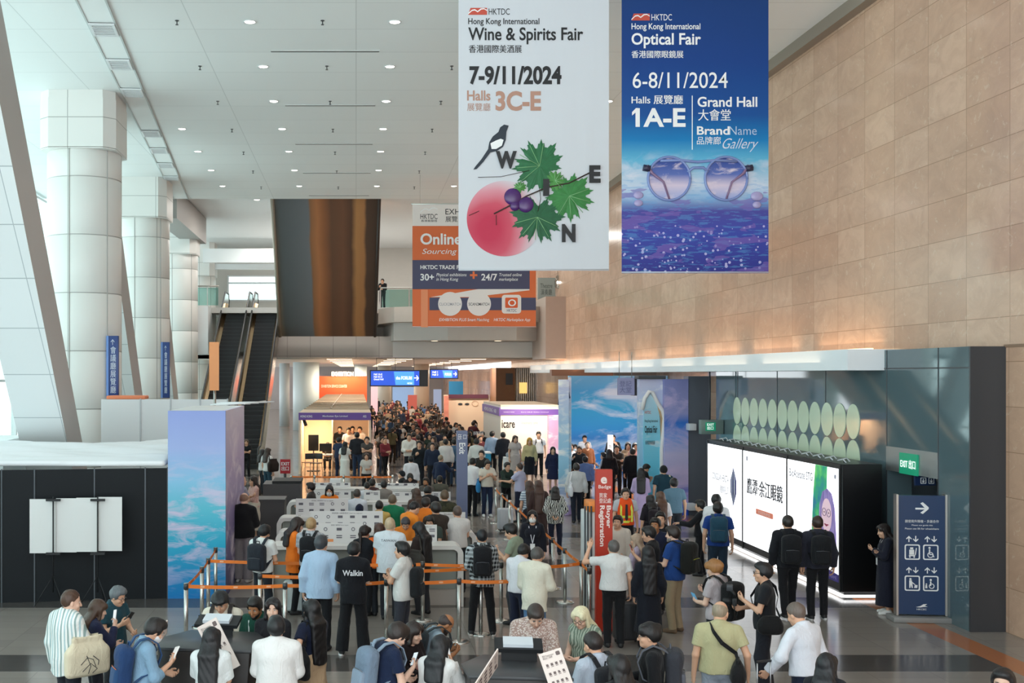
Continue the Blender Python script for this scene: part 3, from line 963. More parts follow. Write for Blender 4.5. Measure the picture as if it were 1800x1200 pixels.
def shoulder_bag(info, color, label, side=1, size=(.36, .11, .34), drop=.0, name='shoulder_bag', cat='bag', strapc=None, cross=False, back=-.02, print_=None, out=.0):
    T, Rt, s = info['T'], info['Rt'], info['s']
    w, dp, hh = size
    root = empty(name, (0, 0, 0), 0, label, cat)
    c = np.array([side * (.235 + dp * .4 + out), back, .08 - drop])
    root.matrix_world = _frame(info, T(c), Rt @ rot3(0, 0, 90 - 8 * side))
    h = .012 if info['d'] < 22 else .018
    f = Field((-w * .6, -dp, -hh * .6), (w * .6, dp, hh * .6), h)
    f.put(Slab((0, 0, -hh * .16), (w / 2, dp / 2, hh * .34), None, dp * .45), .01)
    f.put(Slab((0, 0, hh * .2), (w * .36, dp * .24, hh * .28), None, dp * .2), .12)
    f.put(Egg((0, 0, -hh * .22), (w * .44, dp * .62, hh * .26)), .05)
    f.folds(.006, int(info['d'] * 19) % 800, 26)
    me = f.mesh('bag_body'); me.materials.append(cloth_mat(color))
    o = bpy.data.objects.new('bag_body', me); COL.objects.link(o); o.parent = root
    if print_:
        b = MB(); y_ = -side * dp * .66
        for pts in (((-.12, -.02), (-.04, .05), (.03, .02), (.06, -.06)), ((-.10, -.10), (0, -.02), (.08, -.09), (.02, -.13)), ((-.05, .07), (.0, -.05), (-.03, -.13)), ((.03, .06), (.10, .0), (.09, -.05))):
            b.tube([(q[0], y_, q[1] - .06) for q in pts], .004, 5)
        b.build('line_drawing', mat(print_, .7), o)
    st = cloth_mat(strapc or color)
    A = np.array
    Mi = np.linalg.inv(np.array(Rt @ rot3(0, 0, 90 - 8 * side), float))
    g = info['bw']
    def L(p): return Mi @ (T(p) - T(c))
    sx = side * (.14 if not cross else -.10)
    for q in ((-1, 1) if not cross else (0,)):
        if cross:
            MB().strap([A([-w * .4, 0, hh * .42]), L((side * .16, -.128 * g, .24)), L((0, -.158 * g, .36)), L((sx * .8, -.128 * g, .47)), L((sx * 1.05, -.05, .538)), L((sx * 1.1, .04, .53)), L((0, .165 * g, .34)), L((side * .17, .13 * g, .2)), A([w * .4, 0, hh * .42])], (0, 0, 1), .045, .006).build('strap', st, root)
        else:
            y = q * dp * .3
            MB().strap([A([-w * .28, y, hh * .46]), L((side * .205, back - .08, .30)), L((sx, -.02 - .05, .545)), L((sx, .03, .548)), L((side * .205, back + .09, .30)), A([w * .28, y, hh * .46])], (0, 1, 0), .035, .006).build('strap', st, root)
    return root

def phone(info, label, sd=1, color='16171a', screen='dfe6ee', size=(.075, .155), tilt=0, name='smartphone', cat='phone', up=.05):
    P, D, N, Tm = info['hand'][sd]
    root = empty(name, (0, 0, 0), 0, label, cat)
    # long side leaves the hand upwards, face towards the holder
    upv = D * .75 + np.array([0, 0, .6]); upv /= np.linalg.norm(upv)
    nz = -(info['Rt'] @ np.array([0, 1.0, -.5])); nz = nz - upv * (nz @ upv); nz /= np.linalg.norm(nz)
    xx = np.cross(upv, nz)
    M3 = np.stack([xx, upv, nz], 1)
    root.matrix_world = _frame(info, P + upv * up, M3)
    w, l = size
    MB().prism(rrect(-w / 2, w / 2, -l / 2, l / 2, .008), -.0045, .0045).build('case', mat(color, .35), root)
    MB().prism(rrect(-w / 2 + .004, w / 2 - .004, -l / 2 + .006, l / 2 - .006, .006), .0045, .0055).build('screen', mat(screen, .2, emit=.35), root)
    return root

def suitcase(x, y, z, rz, color, label, size=(.42, .26, .62), handle=.35, name='suitcase', group=None):
    root = empty(name, (x, y, 0), rz, label, 'suitcase', group)
    w, dp, hh = size
    mb = MB().box(-w / 2, w / 2, -dp / 2, dp / 2, .06, .06 + hh)
    b = mb.build('shell', mat(color, .45), root, .045, 3)
    ribs = MB()
    for k in range(-2, 3): ribs.box(k * w * .17 - .008, k * w * .17 + .008, -dp / 2 - .004, dp / 2 + .004, .12, hh)
    ribs.build('ribs', mat(color, .45), root, .003, 1)
    for k in (1, -1):
        MB().tube([(k * w * .2, dp * .3, .06 + hh), (k * w * .2, dp * .3, .06 + hh + handle)], .008, 6).build('handle_tube', mat('b9bcc0', .3, .9), root)
        for j in (1, -1):
            q = MB(); q.tube([(k * w * .38 - .012, j * dp * .32, .03), (k * w * .38 + .012, j * dp * .32, .03)], .03, 12)
            q.build('wheel', mat('1b1b1d', .6), root)
    MB().box(-w * .22, w * .22, dp * .3 - .014, dp * .3 + .014, .06 + hh + handle - .012, .06 + hh + handle + .014).build('handle', mat('26272a', .5), root, .006)
    return root
# ---------------------------------------------------------------- materials of the place
def wmat(name, c, rough=.5, metal=0, spec=.5, noise=0.0, nscale=3.0, bump=0.0):
    t = NT(name)
    b = lin(c)
    if noise:
        n = t.noise(t.coord(), nscale, 4, .6)
        t.base(t.mix(n, tuple(x * (1 - noise) for x in b), tuple(min(1, x * (1 + noise)) for x in b)), rough, metal, spec)
        if bump: t.bump(n, bump, .02)
    else:
        t.base(b, rough, metal, spec)
    return t.m

def floor_mat():
    t = NT('polished_granite_tiles')
    co = t.coord()
    x, y, z = t.xyz(co)[0:3]
    br = t.n('ShaderNodeTexBrick'); t.set(br.inputs['Vector'], co)
    br.offset = 0; br.inputs['Scale'].default_value = 1
    br.inputs['Brick Width'].default_value = .9; br.inputs['Row Height'].default_value = .45
    br.inputs['Mortar Size'].default_value = .004
    br.inputs['Color1'].default_value = (*lin('8f8780'), 1); br.inputs['Color2'].default_value = (*lin('857d77'), 1)
    br.inputs['Mortar'].default_value = (*lin('6c6661'), 1)
    sp = t.noise(co, 90, 3, .7)
    light = t.mix(t.math('MULTIPLY', sp, .3), br.outputs[0], lin('b0a89f'))
    dark = t.mix(t.math('MULTIPLY', sp, .4), lin('4a4644'), lin('6a6562'))
    ph = t.math('MODULO', t.math('ADD', y, 400 * 4.4 / 4.0 - 16.1 - 0.0), 4.4)
    ph = t.math('FLOORED_MODULO', t.math('SUBTRACT', y, 16.1), 4.4)
    band = t.math('LESS_THAN', ph, .95)
    inside = t.math('MULTIPLY', t.math('LESS_THAN', x, 9.3), band)
    c = t.mix(inside, light, dark)
    o = t.math('MULTIPLY', t.math('GREATER_THAN', x, 9.3), t.math('LESS_THAN', x, 9.75))
    c = t.mix(o, c, t.mix(sp, 'a0623c', 'c07a50'))
    t.base(c, .16, 0, .55)
    t.set(t.b.inputs['Roughness'], t.math('ADD', .10, t.math('MULTIPLY', t.noise(co, 2.0, 2), .12)))
    return t.m

def stone_mat():
    t = NT('polished_tan_marble')
    co = t.coord()
    x, y, z = t.xyz(co)[0:3]
    v = t.n('ShaderNodeCombineXYZ'); t.set(v.inputs[0], y); t.set(v.inputs[1], z)
    br = t.n('ShaderNodeTexBrick'); t.set(br.inputs['Vector'], v.outputs[0])
    br.offset = 0; br.inputs['Scale'].default_value = 1
    br.inputs['Brick Width'].default_value = 1.32; br.inputs['Row Height'].default_value = .735
    br.inputs['Mortar Size'].default_value = .006; br.inputs['Bias'].default_value = .0
    br.inputs['Color1'].default_value = (*lin('dcb59b'), 1); br.inputs['Color2'].default_value = (*lin('cba288'), 1)
    br.inputs['Mortar'].default_value = (*lin('9b7a60'), 1)
    n1 = t.noise(t.mapping(co, (1, .9, 1.3), rot=(.5, 0, 0)), 1.5, 6, .68, 1.2)
    n2 = t.noise(co, 7, 5, .7, .8)
    c = t.mix(t.math('MULTIPLY', t.math('SUBTRACT', n1, .38), 1.6), br.outputs[0], lin('b3907a'))
    c = t.mix(t.math('MULTIPLY', t.math('GREATER_THAN', n2, .62), .35), c, lin('e2c7ae'))
    t.base(c, .16, 0, .5)
    t.bump(br.outputs[1], -.15, .01)
    return t.m

def panel_mat(name, c, w, h, rough=.45, axis='yz', mortar=None, msize=.012):
    """large cladding panels with thin joints"""
    t = NT(name); co = t.coord(); s = t.xyz(co)
    v = t.n('ShaderNodeCombineXYZ')
    ix = {'x': 0, 'y': 1, 'z': 2}
    t.set(v.inputs[0], s[ix[axis[0]]]); t.set(v.inputs[1], s[ix[axis[1]]])
    br = t.n('ShaderNodeTexBrick'); t.set(br.inputs['Vector'], v.outputs[0]); br.offset = 0
    br.inputs['Scale'].default_value = 1; br.inputs['Brick Width'].default_value = w; br.inputs['Row Height'].default_value = h
    br.inputs['Mortar Size'].default_value = msize
    b = lin(c)
    br.inputs['Color1'].default_value = (*b, 1); br.inputs['Color2'].default_value = (*[k * .965 for k in b], 1)
    br.inputs['Mortar'].default_value = (*lin(mortar or '8c8a87'), 1)
    t.base(br.outputs[0], rough, 0, .45)
    return t.m

def sky_print(name, stops, cloud='f3dde6', horizon=None, scale=3.0, thr=.52, axis=2, emit=.0, stretch=(1, 1, 2.2), sparkle=False):
    """printed sky picture: colours run up the panel, clouds drift across"""
    t = NT(name); g = t.coord('Generated'); o = t.coord('Object')
    x, y, z = t.xyz(g)[0:3]
    up = (x, y, z)[axis]
    c = t.ramp(up, stops)
    n = t.noise(t.mapping(o, stretch), scale, 6, .6, .6)
    f = t.ramp(n, [(thr, (0, 0, 0)), (thr + .17, (1, 1, 1))])
    if horizon is not None:
        d = t.math('ABSOLUTE', t.math('SUBTRACT', up, horizon[0]))
        w = t.math('SUBTRACT', 1.0, t.math('MULTIPLY', d, 1.0 / horizon[1]))
        f = t.math('MULTIPLY', f, t.math('MAXIMUM', w, 0.0))
    c = t.mix(f, c, cloud)
    if sparkle:
        v = t.n('ShaderNodeTexVoronoi'); v.inputs['Scale'].default_value = 10; t.set(v.inputs['Vector'], o)
        low = t.math('LESS_THAN', up, .17)
        sp = t.math('MULTIPLY', t.math('LESS_THAN', v.outputs[0], t.math('MULTIPLY', t.noise(o, 2.5, 3), .5)), low)
        c = t.mix(t.math('MULTIPLY', sp, .75), c, 'c9c3ea')
        wv = t.noise(t.mapping(o, (1.2, 1, 9)), 2.2, 4, .6)
        band = t.math('MULTIPLY', t.math('LESS_THAN', up, .33), t.math('GREATER_THAN', wv, .55))
        c = t.mix(t.math('MULTIPLY', band, .35), c, '5a9fd6')
        c = t.mix(t.math('MULTIPLY', t.math('MULTIPLY', t.math('LESS_THAN', up, .30), t.math('GREATER_THAN', t.noise(t.mapping(o, (.9, 1, 3)), 1.3, 3), .56)), .6), c, '7a5fae')
    t.base(c, .45, 0, .3)
    if emit: t.emit(c, emit)
    return t.m

WHITE = wmat('white_painted_metal', 'dfe1e2', .4)
CEIL = panel_mat('white_ceiling_panels', 'eef0ef', 3.7, 1.86, .55, 'xy', 'd5d7d6', .012)
STEEL = wmat('brushed_steel', 'b9b6b0', .28, 1.0)
BRASS = wmat('bronze_tinted_steel', 'b49a78', .25, 1.0)
DARK = wmat('dark_grey_metal', '3a3d42', .4)
BLACKM = wmat('matt_black', '15171a', .55)
FLOOR = floor_mat(); STONE = stone_mat()
GLASSW = NT('back_painted_dark_glass').base('5a6d73', .045, 0, .9).m
CLAD = panel_mat('pale_column_cladding', 'e6e4e0', 2.0, 1.62, .4, 'xz', 'a9a7a3')
BEIGE = wmat('beige_concrete', 'b7ada4', .6, noise=.06)
PALE = wmat('pale_grey_wall', 'c9c6c2', .6, noise=.04)

def clear_glass(name='clear_glass', tint='e8f4f2', refl=.10):
    t = NT(name)
    tr = t.n('ShaderNodeBsdfTransparent'); tr.inputs[0].default_value = (*lin(tint), 1)
    gl = t.n('ShaderNodeBsdfGlossy'); gl.inputs['Roughness'].default_value = .03
    lw = t.n('ShaderNodeLayerWeight'); lw.inputs[0].default_value = .5
    fr = t.math('ADD', .04, t.math('MULTIPLY', t.math('POWER', lw.outputs[1], 5.0), .5))
    mx = t.n('ShaderNodeMixShader'); t.set(mx.inputs[0], fr); t.set(mx.inputs[1], tr.outputs[0]); t.set(mx.inputs[2], gl.outputs[0])
    t.set(t.out.inputs[0], mx.outputs[0])
    return t.m
GLASS = clear_glass()
TEALGLASS = clear_glass('green_tinted_glass', 'd2ece8')

# lettering helpers: fit lettering into a rectangle of a surface
def pinv(o):
    return (Matrix.Translation(o.location) @ o.rotation_euler.to_matrix().to_4x4()).inverted() if o is not None else Matrix()
_fit = []
def letters(body, m, parent, M, u0, u1, v0, v1, bold=0.004, shear=0.0, align='LEFT', depth=.004, name='lettering', space=1.0):
    cu = bpy.data.curves.new(name, 'FONT')
    if any(ord(c) > 0x2e80 for c in body):        # heavy strokes of dense characters: a second, slightly shifted layer
        if bold > .01:
            k = (v1 - v0) / max(1, body.count('\n') + 1) * bold * 1.6
            letters(body, m, parent, M, u0 + k, u1 + k, v0, v1, 0.0, shear, align, depth + .001, name, space)
        bold = 0.0
    cu.body = body; cu.size = 1.0; cu.align_x = align; cu.shear = shear; cu.offset = bold; cu.space_character = space
    cu.resolution_u = 4
    o = bpy.data.objects.new(name, cu); COL.objects.link(o)
    _fit.append((o, m, parent, M, (u0, u1, v0, v1), depth))

def flush_letters():
    bpy.context.view_layer.update()
    dg = bpy.context.evaluated_depsgraph_get()
    groups = {}
    for o, m, parent, M, (u0, u1, v0, v1), dep in _fit:
        me = bpy.data.meshes.new_from_object(o.evaluated_get(dg))
        n = len(me.vertices); co = np.zeros(n * 3, np.float32); me.vertices.foreach_get('co', co); co = co.reshape(-1, 3)
        lo, hi = co.min(0), co.max(0)
        co[:, 0] = u0 + (co[:, 0] - lo[0]) / max(hi[0] - lo[0], 1e-6) * (u1 - u0)
        co[:, 1] = v0 + (co[:, 1] - lo[1]) / max(hi[1] - lo[1], 1e-6) * (v1 - v0)
        co[:, 2] = dep
        w = pinv(parent) @ M
        vs = [tuple(w @ Vector(c)) for c in co.tolist()]
        fs = [tuple(p.vertices) for p in me.polygons]
        key = (parent.name if parent else '', m.name, o.name.split('.')[0])
        g = groups.setdefault(key, (parent, m, [], []))
        k = len(g[2]); g[2].extend(vs); g[3].extend([tuple(i + k for i in f) for f in fs])
        bpy.data.meshes.remove(me); bpy.data.objects.remove(o)
    for (pn, mn, nm), (parent, m, vs, fs) in groups.items():
        me = bpy.data.meshes.new(nm); me.from_pydata(vs, [], fs); me.materials.append(m); me.update()
        o = bpy.data.objects.new(nm, me); COL.objects.link(o); o.parent = parent
    _fit.clear()

def wchild(mb, name, m, parent, bevel=0.0, seg=2):
    """mesh given in world coordinates, made a part of its thing"""
    o = mb.build(name, m, None, bevel, seg)
    o.data.transform(pinv(parent)); o.parent = parent
    return o

def pf(d):
    """frame of a camera-facing surface at distance d whose u, v are world X and Z"""
    return face_cam((0, d, 0))

def ptext(body, m, parent, d, x0, x1, y0, y1, **kw):
    """lettering on a camera-facing board, box taken from the photograph (y0 top, y1 bottom)"""
    letters(body, m, parent, pf(d), xat(x0, d), xat(x1, d), zat(y1, d), zat(y0, d), **kw)

# ---------------------------------------------------------------- the setting
CZ = 12.1
struct(MB().box(-16, 13.6, -3, 140, -.25, 0), 'floor', FLOOR)
struct(MB().box(-16, 11.5, -3, 51.2, CZ, CZ + .4), 'ceiling', CEIL)
struct(MB().box(-16, 11.5, 51.2, 78, CZ + .55, CZ + .9).box(-16, 11.5, 51.2, 51.4, CZ + .39, CZ + .56), 'ceiling_upper', WHITE)
struct(MB().box(10.6, 11.2, 13, 34.3, 0, 4.66).box(10.6, 11.2, 50, 140, 0, 4.66).box(13.2, 13.5, 34.3, 50, 0, 4.66).box(11.2, 13.5, 34.0, 34.3, 0, 4.66).box(11.2, 13.5, 50, 50.3, 0, 4.66).box(10.62, 11.2, -3, 78, 4.66, CZ + .6), 'wall_right', STONE)
struct(MB().box(10.6, 11.2, -3, 13, 0, 4.66), 'wall_right_near', STONE)
struct(MB().box(10.38, 10.62, -3, 62, CZ - .28, CZ), 'trim_1', wmat('bronze_trim', '8a7d70', .4))
struct(MB().box(10.46, 10.61, 16.9, 17.4, 0, 4.7), 'trim_2', wmat('brown_pilaster', '6b5344', .5))
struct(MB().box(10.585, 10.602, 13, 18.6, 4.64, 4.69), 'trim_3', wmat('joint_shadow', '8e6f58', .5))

# glass clad wall on the right, its dark end and the white canopy above it
g = MB()
g.box(10.03, 10.6, 18.6, 19.6, 0, 4.66); g.box(10.03, 10.6, 21.5, 31.7, 0, 4.66); g.box(10.03, 10.6, 19.6, 21.5, 2.42, 4.66)
struct(g, 'wall_glass', GLASSW)
struct(MB().box(10.02, 10.6, 18.56, 18.6, 0, 4.66), 'wall_end', wmat('charcoal_cladding', '3d3e42', .35))
struct(MB().box(10.50, 10.6, 19.6, 21.5, 0, 2.42), 'door_1', wmat('dark_door', '26292e', .3))
lint = MB().box(10.012, 10.03, 19.6, 21.5, 2.40, 2.85)
struct(lint, 'trim_4', wmat('satin_steel_lintel', 'a9aaaa', .35, .8))
seams = MB()
for yy in (19.6, 21.5, 24.3, 27.1, 29.9): seams.box(10.022, 10.031, yy - .012, yy + .012, 0.0, 4.66)
seams.box(10.022, 10.031, 18.6, 31.7, 4.30, 4.325)
struct(seams, 'trim_5', DARK)
struct(MB().box(9.33, 10.6, 21.6, 61, 4.28, 4.68), 'trim_6', wmat('white_canopy', 'eceff2', .5))
struct(MB().box(10.6, 13.5, 34.3, 50, 4.4, 4.66), 'ceiling_recess', WHITE)
# recess and dark pier beyond the glass wall
struct(MB().box(9.93, 10.6, 34.0, 34.5, 0, 4.15), 'wall_pier', wmat('slate_panel', '5c6572', .4))

# bridge at the far end: beam, bay, gallery floor, railing
def bridge():
    b = MB()
    b.box(xat(484, 62), 2.0, 62, 66, 5.13, 6.28)
    struct(b, 'wall_bridge', panel_mat('bridge_cladding', 'b3aca6', 1.25, 1.3, .5, 'xz', '8d8680', .016))
    b = MB(); b.box(4.0, 11.2, 62, 66, 5.12, 5.98)
    b.prism([(2.0, 62), (4.0, 62.0), (4.0, 66), (2.0, 66)], 5.13, 6.1)
    struct(b, 'wall_bridge_fascia', wmat('white_fascia', 'd3d3d1', .5))
    b = MB()
    b.prism([(1.2, 62), (2.0, 59.8), (4.6, 58.6), (8.6, 58.6), (10.2, 60.0), (11.2, 60.4), (11.2, 66), (1.2, 66)], 6.95, 7.75)
    struct(b, 'floor_bay', BEIGE)
    b = MB()
    b.prism([(2.0, 60.6), (4.8, 59.6), (8.4, 59.6), (10.2, 61.0), (11.2, 61), (11.2, 66), (1.6, 66)], 6.0, 6.95)
    struct(b, 'ceiling_bay', PALE)
    struct(MB().box(-16, 11.2, 62, 78, 7.55, 7.85), 'floor_gallery', PALE)
    struct(MB().box(9.6, 11.2, 57.6, 62, 5.0, 8.15), 'wall_bay', wmat('rosy_stone', 'b5a196', .5, noise=.05))
    # left slab edge beside the escalators
    struct(MB().box(-16, xat(372, 62), 60.5, 64, 5.3, 7.85), 'wall_gallery_edge', WHITE)
    struct(MB().box(-16, 11.2, 66, 66.3, 5.1, 7.56), 'wall_upstand', PALE)
    # ceiling under the bridge and the far concourse shell
    struct(MB().box(-16, 11.2, 66, 140, 5.12, 5.5), 'ceiling_concourse', wmat('concourse_ceiling', 'd9d2cb', .6))
    struct(MB().box(-16, 11.2, 138, 138.5, 0, 5.2), 'wall_far', wmat('far_wall', 'a59f9d', .6, noise=.15, nscale=.6))
    # gallery back wall with the opening on the left
    w = MB()
    w.box(-3.2 + .0, 11.2, 76, 76.4, 7.85, 12.8)
    w.box(-8.6, -3.2, 76, 76.4, 10.75, 12.8); w.box(-8.6, -3.2, 76, 76.4, 7.85, 9.1)
    w.box(-16, -8.6, 76, 76.4, 7.85, 12.8)
    struct(w, 'wall_gallery', wmat('gallery_wall', 'c7c3bd', .6, noise=.04))
    f = MB()
    for z in (9.1, 10.25, 10.72): f.box(-8.6, -3.2, 75.94, 76.04, z, z + .1)
    for x in (-8.6, -3.3): f.box(x, x + .1, 75.93, 76.05, 9.1, 10.8)
    struct(f, 'window_1', WHITE)
    struct(MB().box(-8.6, -3.2, 76.1, 76.12, 9.1, 10.8), 'window_2', GLASS)
    b = MB(); b.box(-9.5, -2.0, 70.5, 71, 11.15, 12.0); b.box(-9.5, -2.0, 73.0, 73.4, 10.95, 11.3)
    struct(b, 'trim_7', WHITE)
    b = MB(); b.box(-9.2, -8.1, 51.4, 61.5, 11.25, 12.62)
    struct(b, 'trim_8', wmat('grey_bulkhead', '9a9692', .5))
bridge()

# glazed left side of the hall
fr = MB()
for i in range(30):
    y = -2 + i * 2.7
    fr.box(-14.12, -13.9, y - .06, y + .06, 0, CZ)
for z in (0.0, 1.2, 3.9, 6.6, 9.3, 11.9): fr.box(-14.1, -13.92, -2, 77, z, z + .10)
struct(fr, 'window_3', WHITE)
struct(MB().box(-14.02, -14.0, -2, 77, .1, CZ), 'window_4', GLASS)
struct(MB().box(-14.3, -13.7, -2, 77, 0, .45), 'baseboard_left', WHITE)

# clad columns with chamfered heads, and the struts that lean out of their feet
COLS = [(-7.78, 32.6, 1.04), (-8.67, 46.5, 1.04), (-9.40, 60.2, 1.02), (-10.1, 73.6, 1.02)]
def cap_poly(h, c): return [(-h + c, -h), (h - c, -h), (h, -h + c), (h, h - c), (h - c, h), (-h + c, h), (-h, h - c), (-h, -h + c)]
for x, y, r in COLS:
    b = MB()
    rings = [0.0, 1.6, 3.22, 4.84, 6.46, 8.08, 9.7, CZ - 1.62]
    for z0, z1 in zip(rings, rings[1:]):
        b.lathe([(r - .015, z0), (r, z0 + .015), (r, z1 - .015), (r - .015, z1)], x, y, 48)
    b.lathe([(r - .02, 0), (r - .02, CZ - 1.6)], x, y, 32)
    h = r * 1.02
    top = [(p[0] + x, p[1] + y) for p in cap_poly(h, .30)]; 
    b.prism(top, CZ - 1.62, CZ - 1.595); b.prism(top, CZ - 1.58, CZ - .22); b.prism([((p[0] - x) * .985 + x, (p[1] - y) * .985 + y) for p in top], CZ - .23, CZ + .55 if y > 51 else CZ)
    struct(b, 'column', CLAD)
    s = MB()
    for a in (-100, -40, 20): s.box(x + (r + .001) * math.cos(R(a)) - .012, x + (r + .001) * math.cos(R(a)) + .012, y + (r + .001) * math.sin(R(a)) - .012, y + (r + .001) * math.sin(R(a)) + .012, 0, CZ - 1.62)
    struct(s, 'trim_9', wmat('joint_grey', 'a3a19d', .6))
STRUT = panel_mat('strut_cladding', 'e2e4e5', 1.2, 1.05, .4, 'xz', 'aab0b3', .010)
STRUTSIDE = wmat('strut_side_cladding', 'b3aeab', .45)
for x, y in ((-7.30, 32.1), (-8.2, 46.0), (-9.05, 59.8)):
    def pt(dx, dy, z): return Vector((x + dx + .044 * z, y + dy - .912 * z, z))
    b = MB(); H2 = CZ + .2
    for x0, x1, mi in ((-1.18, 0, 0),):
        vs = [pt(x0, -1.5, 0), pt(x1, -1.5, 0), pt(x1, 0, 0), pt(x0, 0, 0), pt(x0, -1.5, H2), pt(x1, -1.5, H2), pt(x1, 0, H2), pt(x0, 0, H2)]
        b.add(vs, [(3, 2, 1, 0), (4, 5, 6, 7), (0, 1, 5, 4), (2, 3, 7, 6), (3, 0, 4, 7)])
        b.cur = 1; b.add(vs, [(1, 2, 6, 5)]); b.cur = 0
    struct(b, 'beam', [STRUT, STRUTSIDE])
# strip along the ceiling above the columns
def sx_(y, off): return -6.9 + off - .084 * (y - 36)
s = MB()
s.prism([(sx_(16, 0), 16), (sx_(16, .62), 16), (sx_(51, .62), 51), (sx_(51, 0), 51)], CZ - .03, CZ)
struct(s, 'trim_10', wmat('smooth_white_strip', 'f0f2f1', .5))
s = MB()
for o in (0, .62): s.prism([(sx_(16, o - .02), 16), (sx_(16, o + .02), 16), (sx_(51, o + .02), 51), (sx_(51, o - .02), 51)], CZ - .05, CZ)
struct(s, 'trim_11', wmat('strip_edge', 'c3c8c7', .5))
for i, y in enumerate((25.9, 28.8, 31.7, 37.1, 39.9, 42.7, 45.5)):
    t_ = empty('air_vent', (sx_(y, .31), y, CZ - .05), R(4.8), 'white slotted grille in the ceiling strip above the columns, %s counted from the near end' % ('first', 'second', 'third', 'fourth', 'fifth', 'sixth', 'seventh')[i], 'vent', 'grilles in the ceiling strip')
    MB().box(-.25, .25, -.42, .42, -.01, .02).build('backing', wmat('vent_dark', '55585a', .6) if i == 0 else bpy.data.materials['vent_dark'], t_)
    b = MB()
    b.box(-.29, .29, -.46, -.40, -.03, 0); b.box(-.29, .29, .40, .46, -.03, 0); b.box(-.29, -.23, -.4, .4, -.03, 0); b.box(.23, .29, -.4, .4, -.03, 0)
    b.build('frame', WHITE, t_)
    b = MB()
    for k in range(7): b.box(-.23, .23, -.36 + k * .12 - .022, -.36 + k * .12 + .022, -.028, -.008)
    b.build('slats', WHITE, t_)

# ceiling lamps, slots, sprinklers
LAMP = mat('fff6e8', .4, emit=14.0)
def downlight(x, y, z, label, r=.11, power=0):
    t_ = empty('ceiling_light', (x, y, z), 0, label, 'ceiling light', 'round downlights in the hall ceiling')
    MB().lathe([(r, 0), (r + .03, -.02), (r + .03, 0)], 0, 0, 20).build('rim', WHITE, t_)
    MB().lathe([(0.001, -.012), (r, -.010)], 0, 0, 20).build('diffuser', LAMP, t_)
    if power: lamp('downlight_beam', 'SPOT', (x, y, z - .06), power, (1, .96, .91), .16, (0, 0, 0), 125)
ROWN = {-5.6: 'row nearest the columns', -2.38: 'second row from the columns', .87: 'row in line with the hall middle', 4.1: 'row above the hanging fair banners', 7.3: 'row nearest the stone wall'}
ORD = ['first', 'second', 'third', 'fourth', 'fifth', 'sixth', 'seventh', 'eighth', 'ninth', 'tenth', 'eleventh', 'twelfth']
for x in ROWN:
    for i in range(7):
        y = 25.5 + 3.7 * i
        if x == -5.6 and i < 3: continue
        downlight(x, y, CZ, 'round white ceiling downlight, %s lamp back in the %s' % (ORD[i], ROWN[x]), power=150 if i % 2 == 0 else 0)
for i in range(5):
    y = 27.8 + 5.6 * i
    t_ = empty('air_slot', (-.76, y, CZ), 0, 'long grey ceiling slot, %s one back from the banners' % ORD[i], 'air slot', 'long slots in the ceiling')
    MB().box(-1.34, 1.34, -.07, .07, -.012, .002).build('frame', wmat('slot_frame', 'd9dbda', .5) if i == 0 else bpy.data.materials['slot_frame'], t_)
    MB().box(-1.32, 1.32, -.045, .045, -.02, -.008).build('slot', wmat('slot_grey', '7f7f7d', .6) if i == 0 else bpy.data.materials['slot_grey'], t_)
SPR = wmat('sprinkler_dark', '4a4d4f', .4, .5)
for nm, x in (('left of the lamp rows', -4.0), ('between the lamp rows', -.75), ('right of the lamp rows', 2.45)):
    for i in range(7):
        b = MB().cyl(0, 0, -.09, 0, .012, 8).cyl(0, 0, -.10, -.09, .035, 10).cyl(0, 0, -.012, 0, .045, 10)
        o = b.build('sprinkler', SPR, loc=(x, 25.4 + 3.75 * i, CZ))
        tag(o, 'tiny dark ceiling sprinkler in the line %s, %s one back' % (nm, ORD[i]), 'sprinkler', 'sprinklers in the hall ceiling')
for i, (x, y) in enumerate(((-6.6, 53.5), (-5.4, 55), (-4.3, 56.6), (-3.4, 58.4))):
    downlight(x + .6, y, CZ + .55, 'small downlight above the escalator landing, %s one back' % ORD[i], .13)
for i in range(9):      # warm cove lamps lying on the canopy, washing the stone
    o = MB().box(-.06, .06, -1.6, 1.6, 0, .05).build('cove_light', mat('ffd9a8', .4, emit=3.0), loc=(10.35, 24.5 + 4.3 * i, 4.68))
    tag(o, 'warm cove lamp lying on the white canopy, %s one from the near end' % ORD[i], 'cove light', 'cove lamps on the canopy')
    lamp('cove_lamp', 'AREA', (10.3, 24.5 + 4.3 * i, 4.76), 45, (1, .76, .52), 3.0, (R(180), R(-18), 0), size_y=3.2)
for x in (-5.0, 1.0, 6.0):
    for y in (57, 68.5): lamp('gallery_lamp', 'AREA', (x, y, 12.55), 260, (1, .96, .9), 3.0)
# lamps below the bridge and in the far concourse
WARM = mat('ffe9c8', .4, emit=2.5)
for i, (x, y) in enumerate(((4.2, 61.0), (7.6, 61.0))):
    t_ = MB().lathe([(.001, -.01), (.16, -.01), (.2, 0)], 0, 0, 16).build('ceiling_light', WARM, loc=(x, y, 6.0))
    tag(t_, 'round warm lamp under the gallery bay, %s one' % ('left' if i == 0 else 'right'), 'ceiling light', 'lamps under the bay')
for i in range(8):
    for j, x in enumerate((-1.0, 2.6, 7.0)):
        y = 68 + 8.5 * i
        o = MB().box(-.75, .75, -.12, .12, -.03, 0).build('ceiling_light', WARM, loc=(x, y, 5.12))
        tag(o, 'long warm lamp, %s one back in the %s row of the low concourse ceiling' % (ORD[i], ('left', 'middle', 'right')[j]), 'ceiling light', 'long lamps of the far concourse')
        lamp('concourse_lamp', 'AREA', (x, y, 5.05), 190, (1, .86, .7), 1.4, (0, 0, 0), size_y=.3)
# ---------------------------------------------------------------- hanging banners
def poly_px(pts, d):
    return [(xat(x, d), zat(y, d)) for x, y in pts]

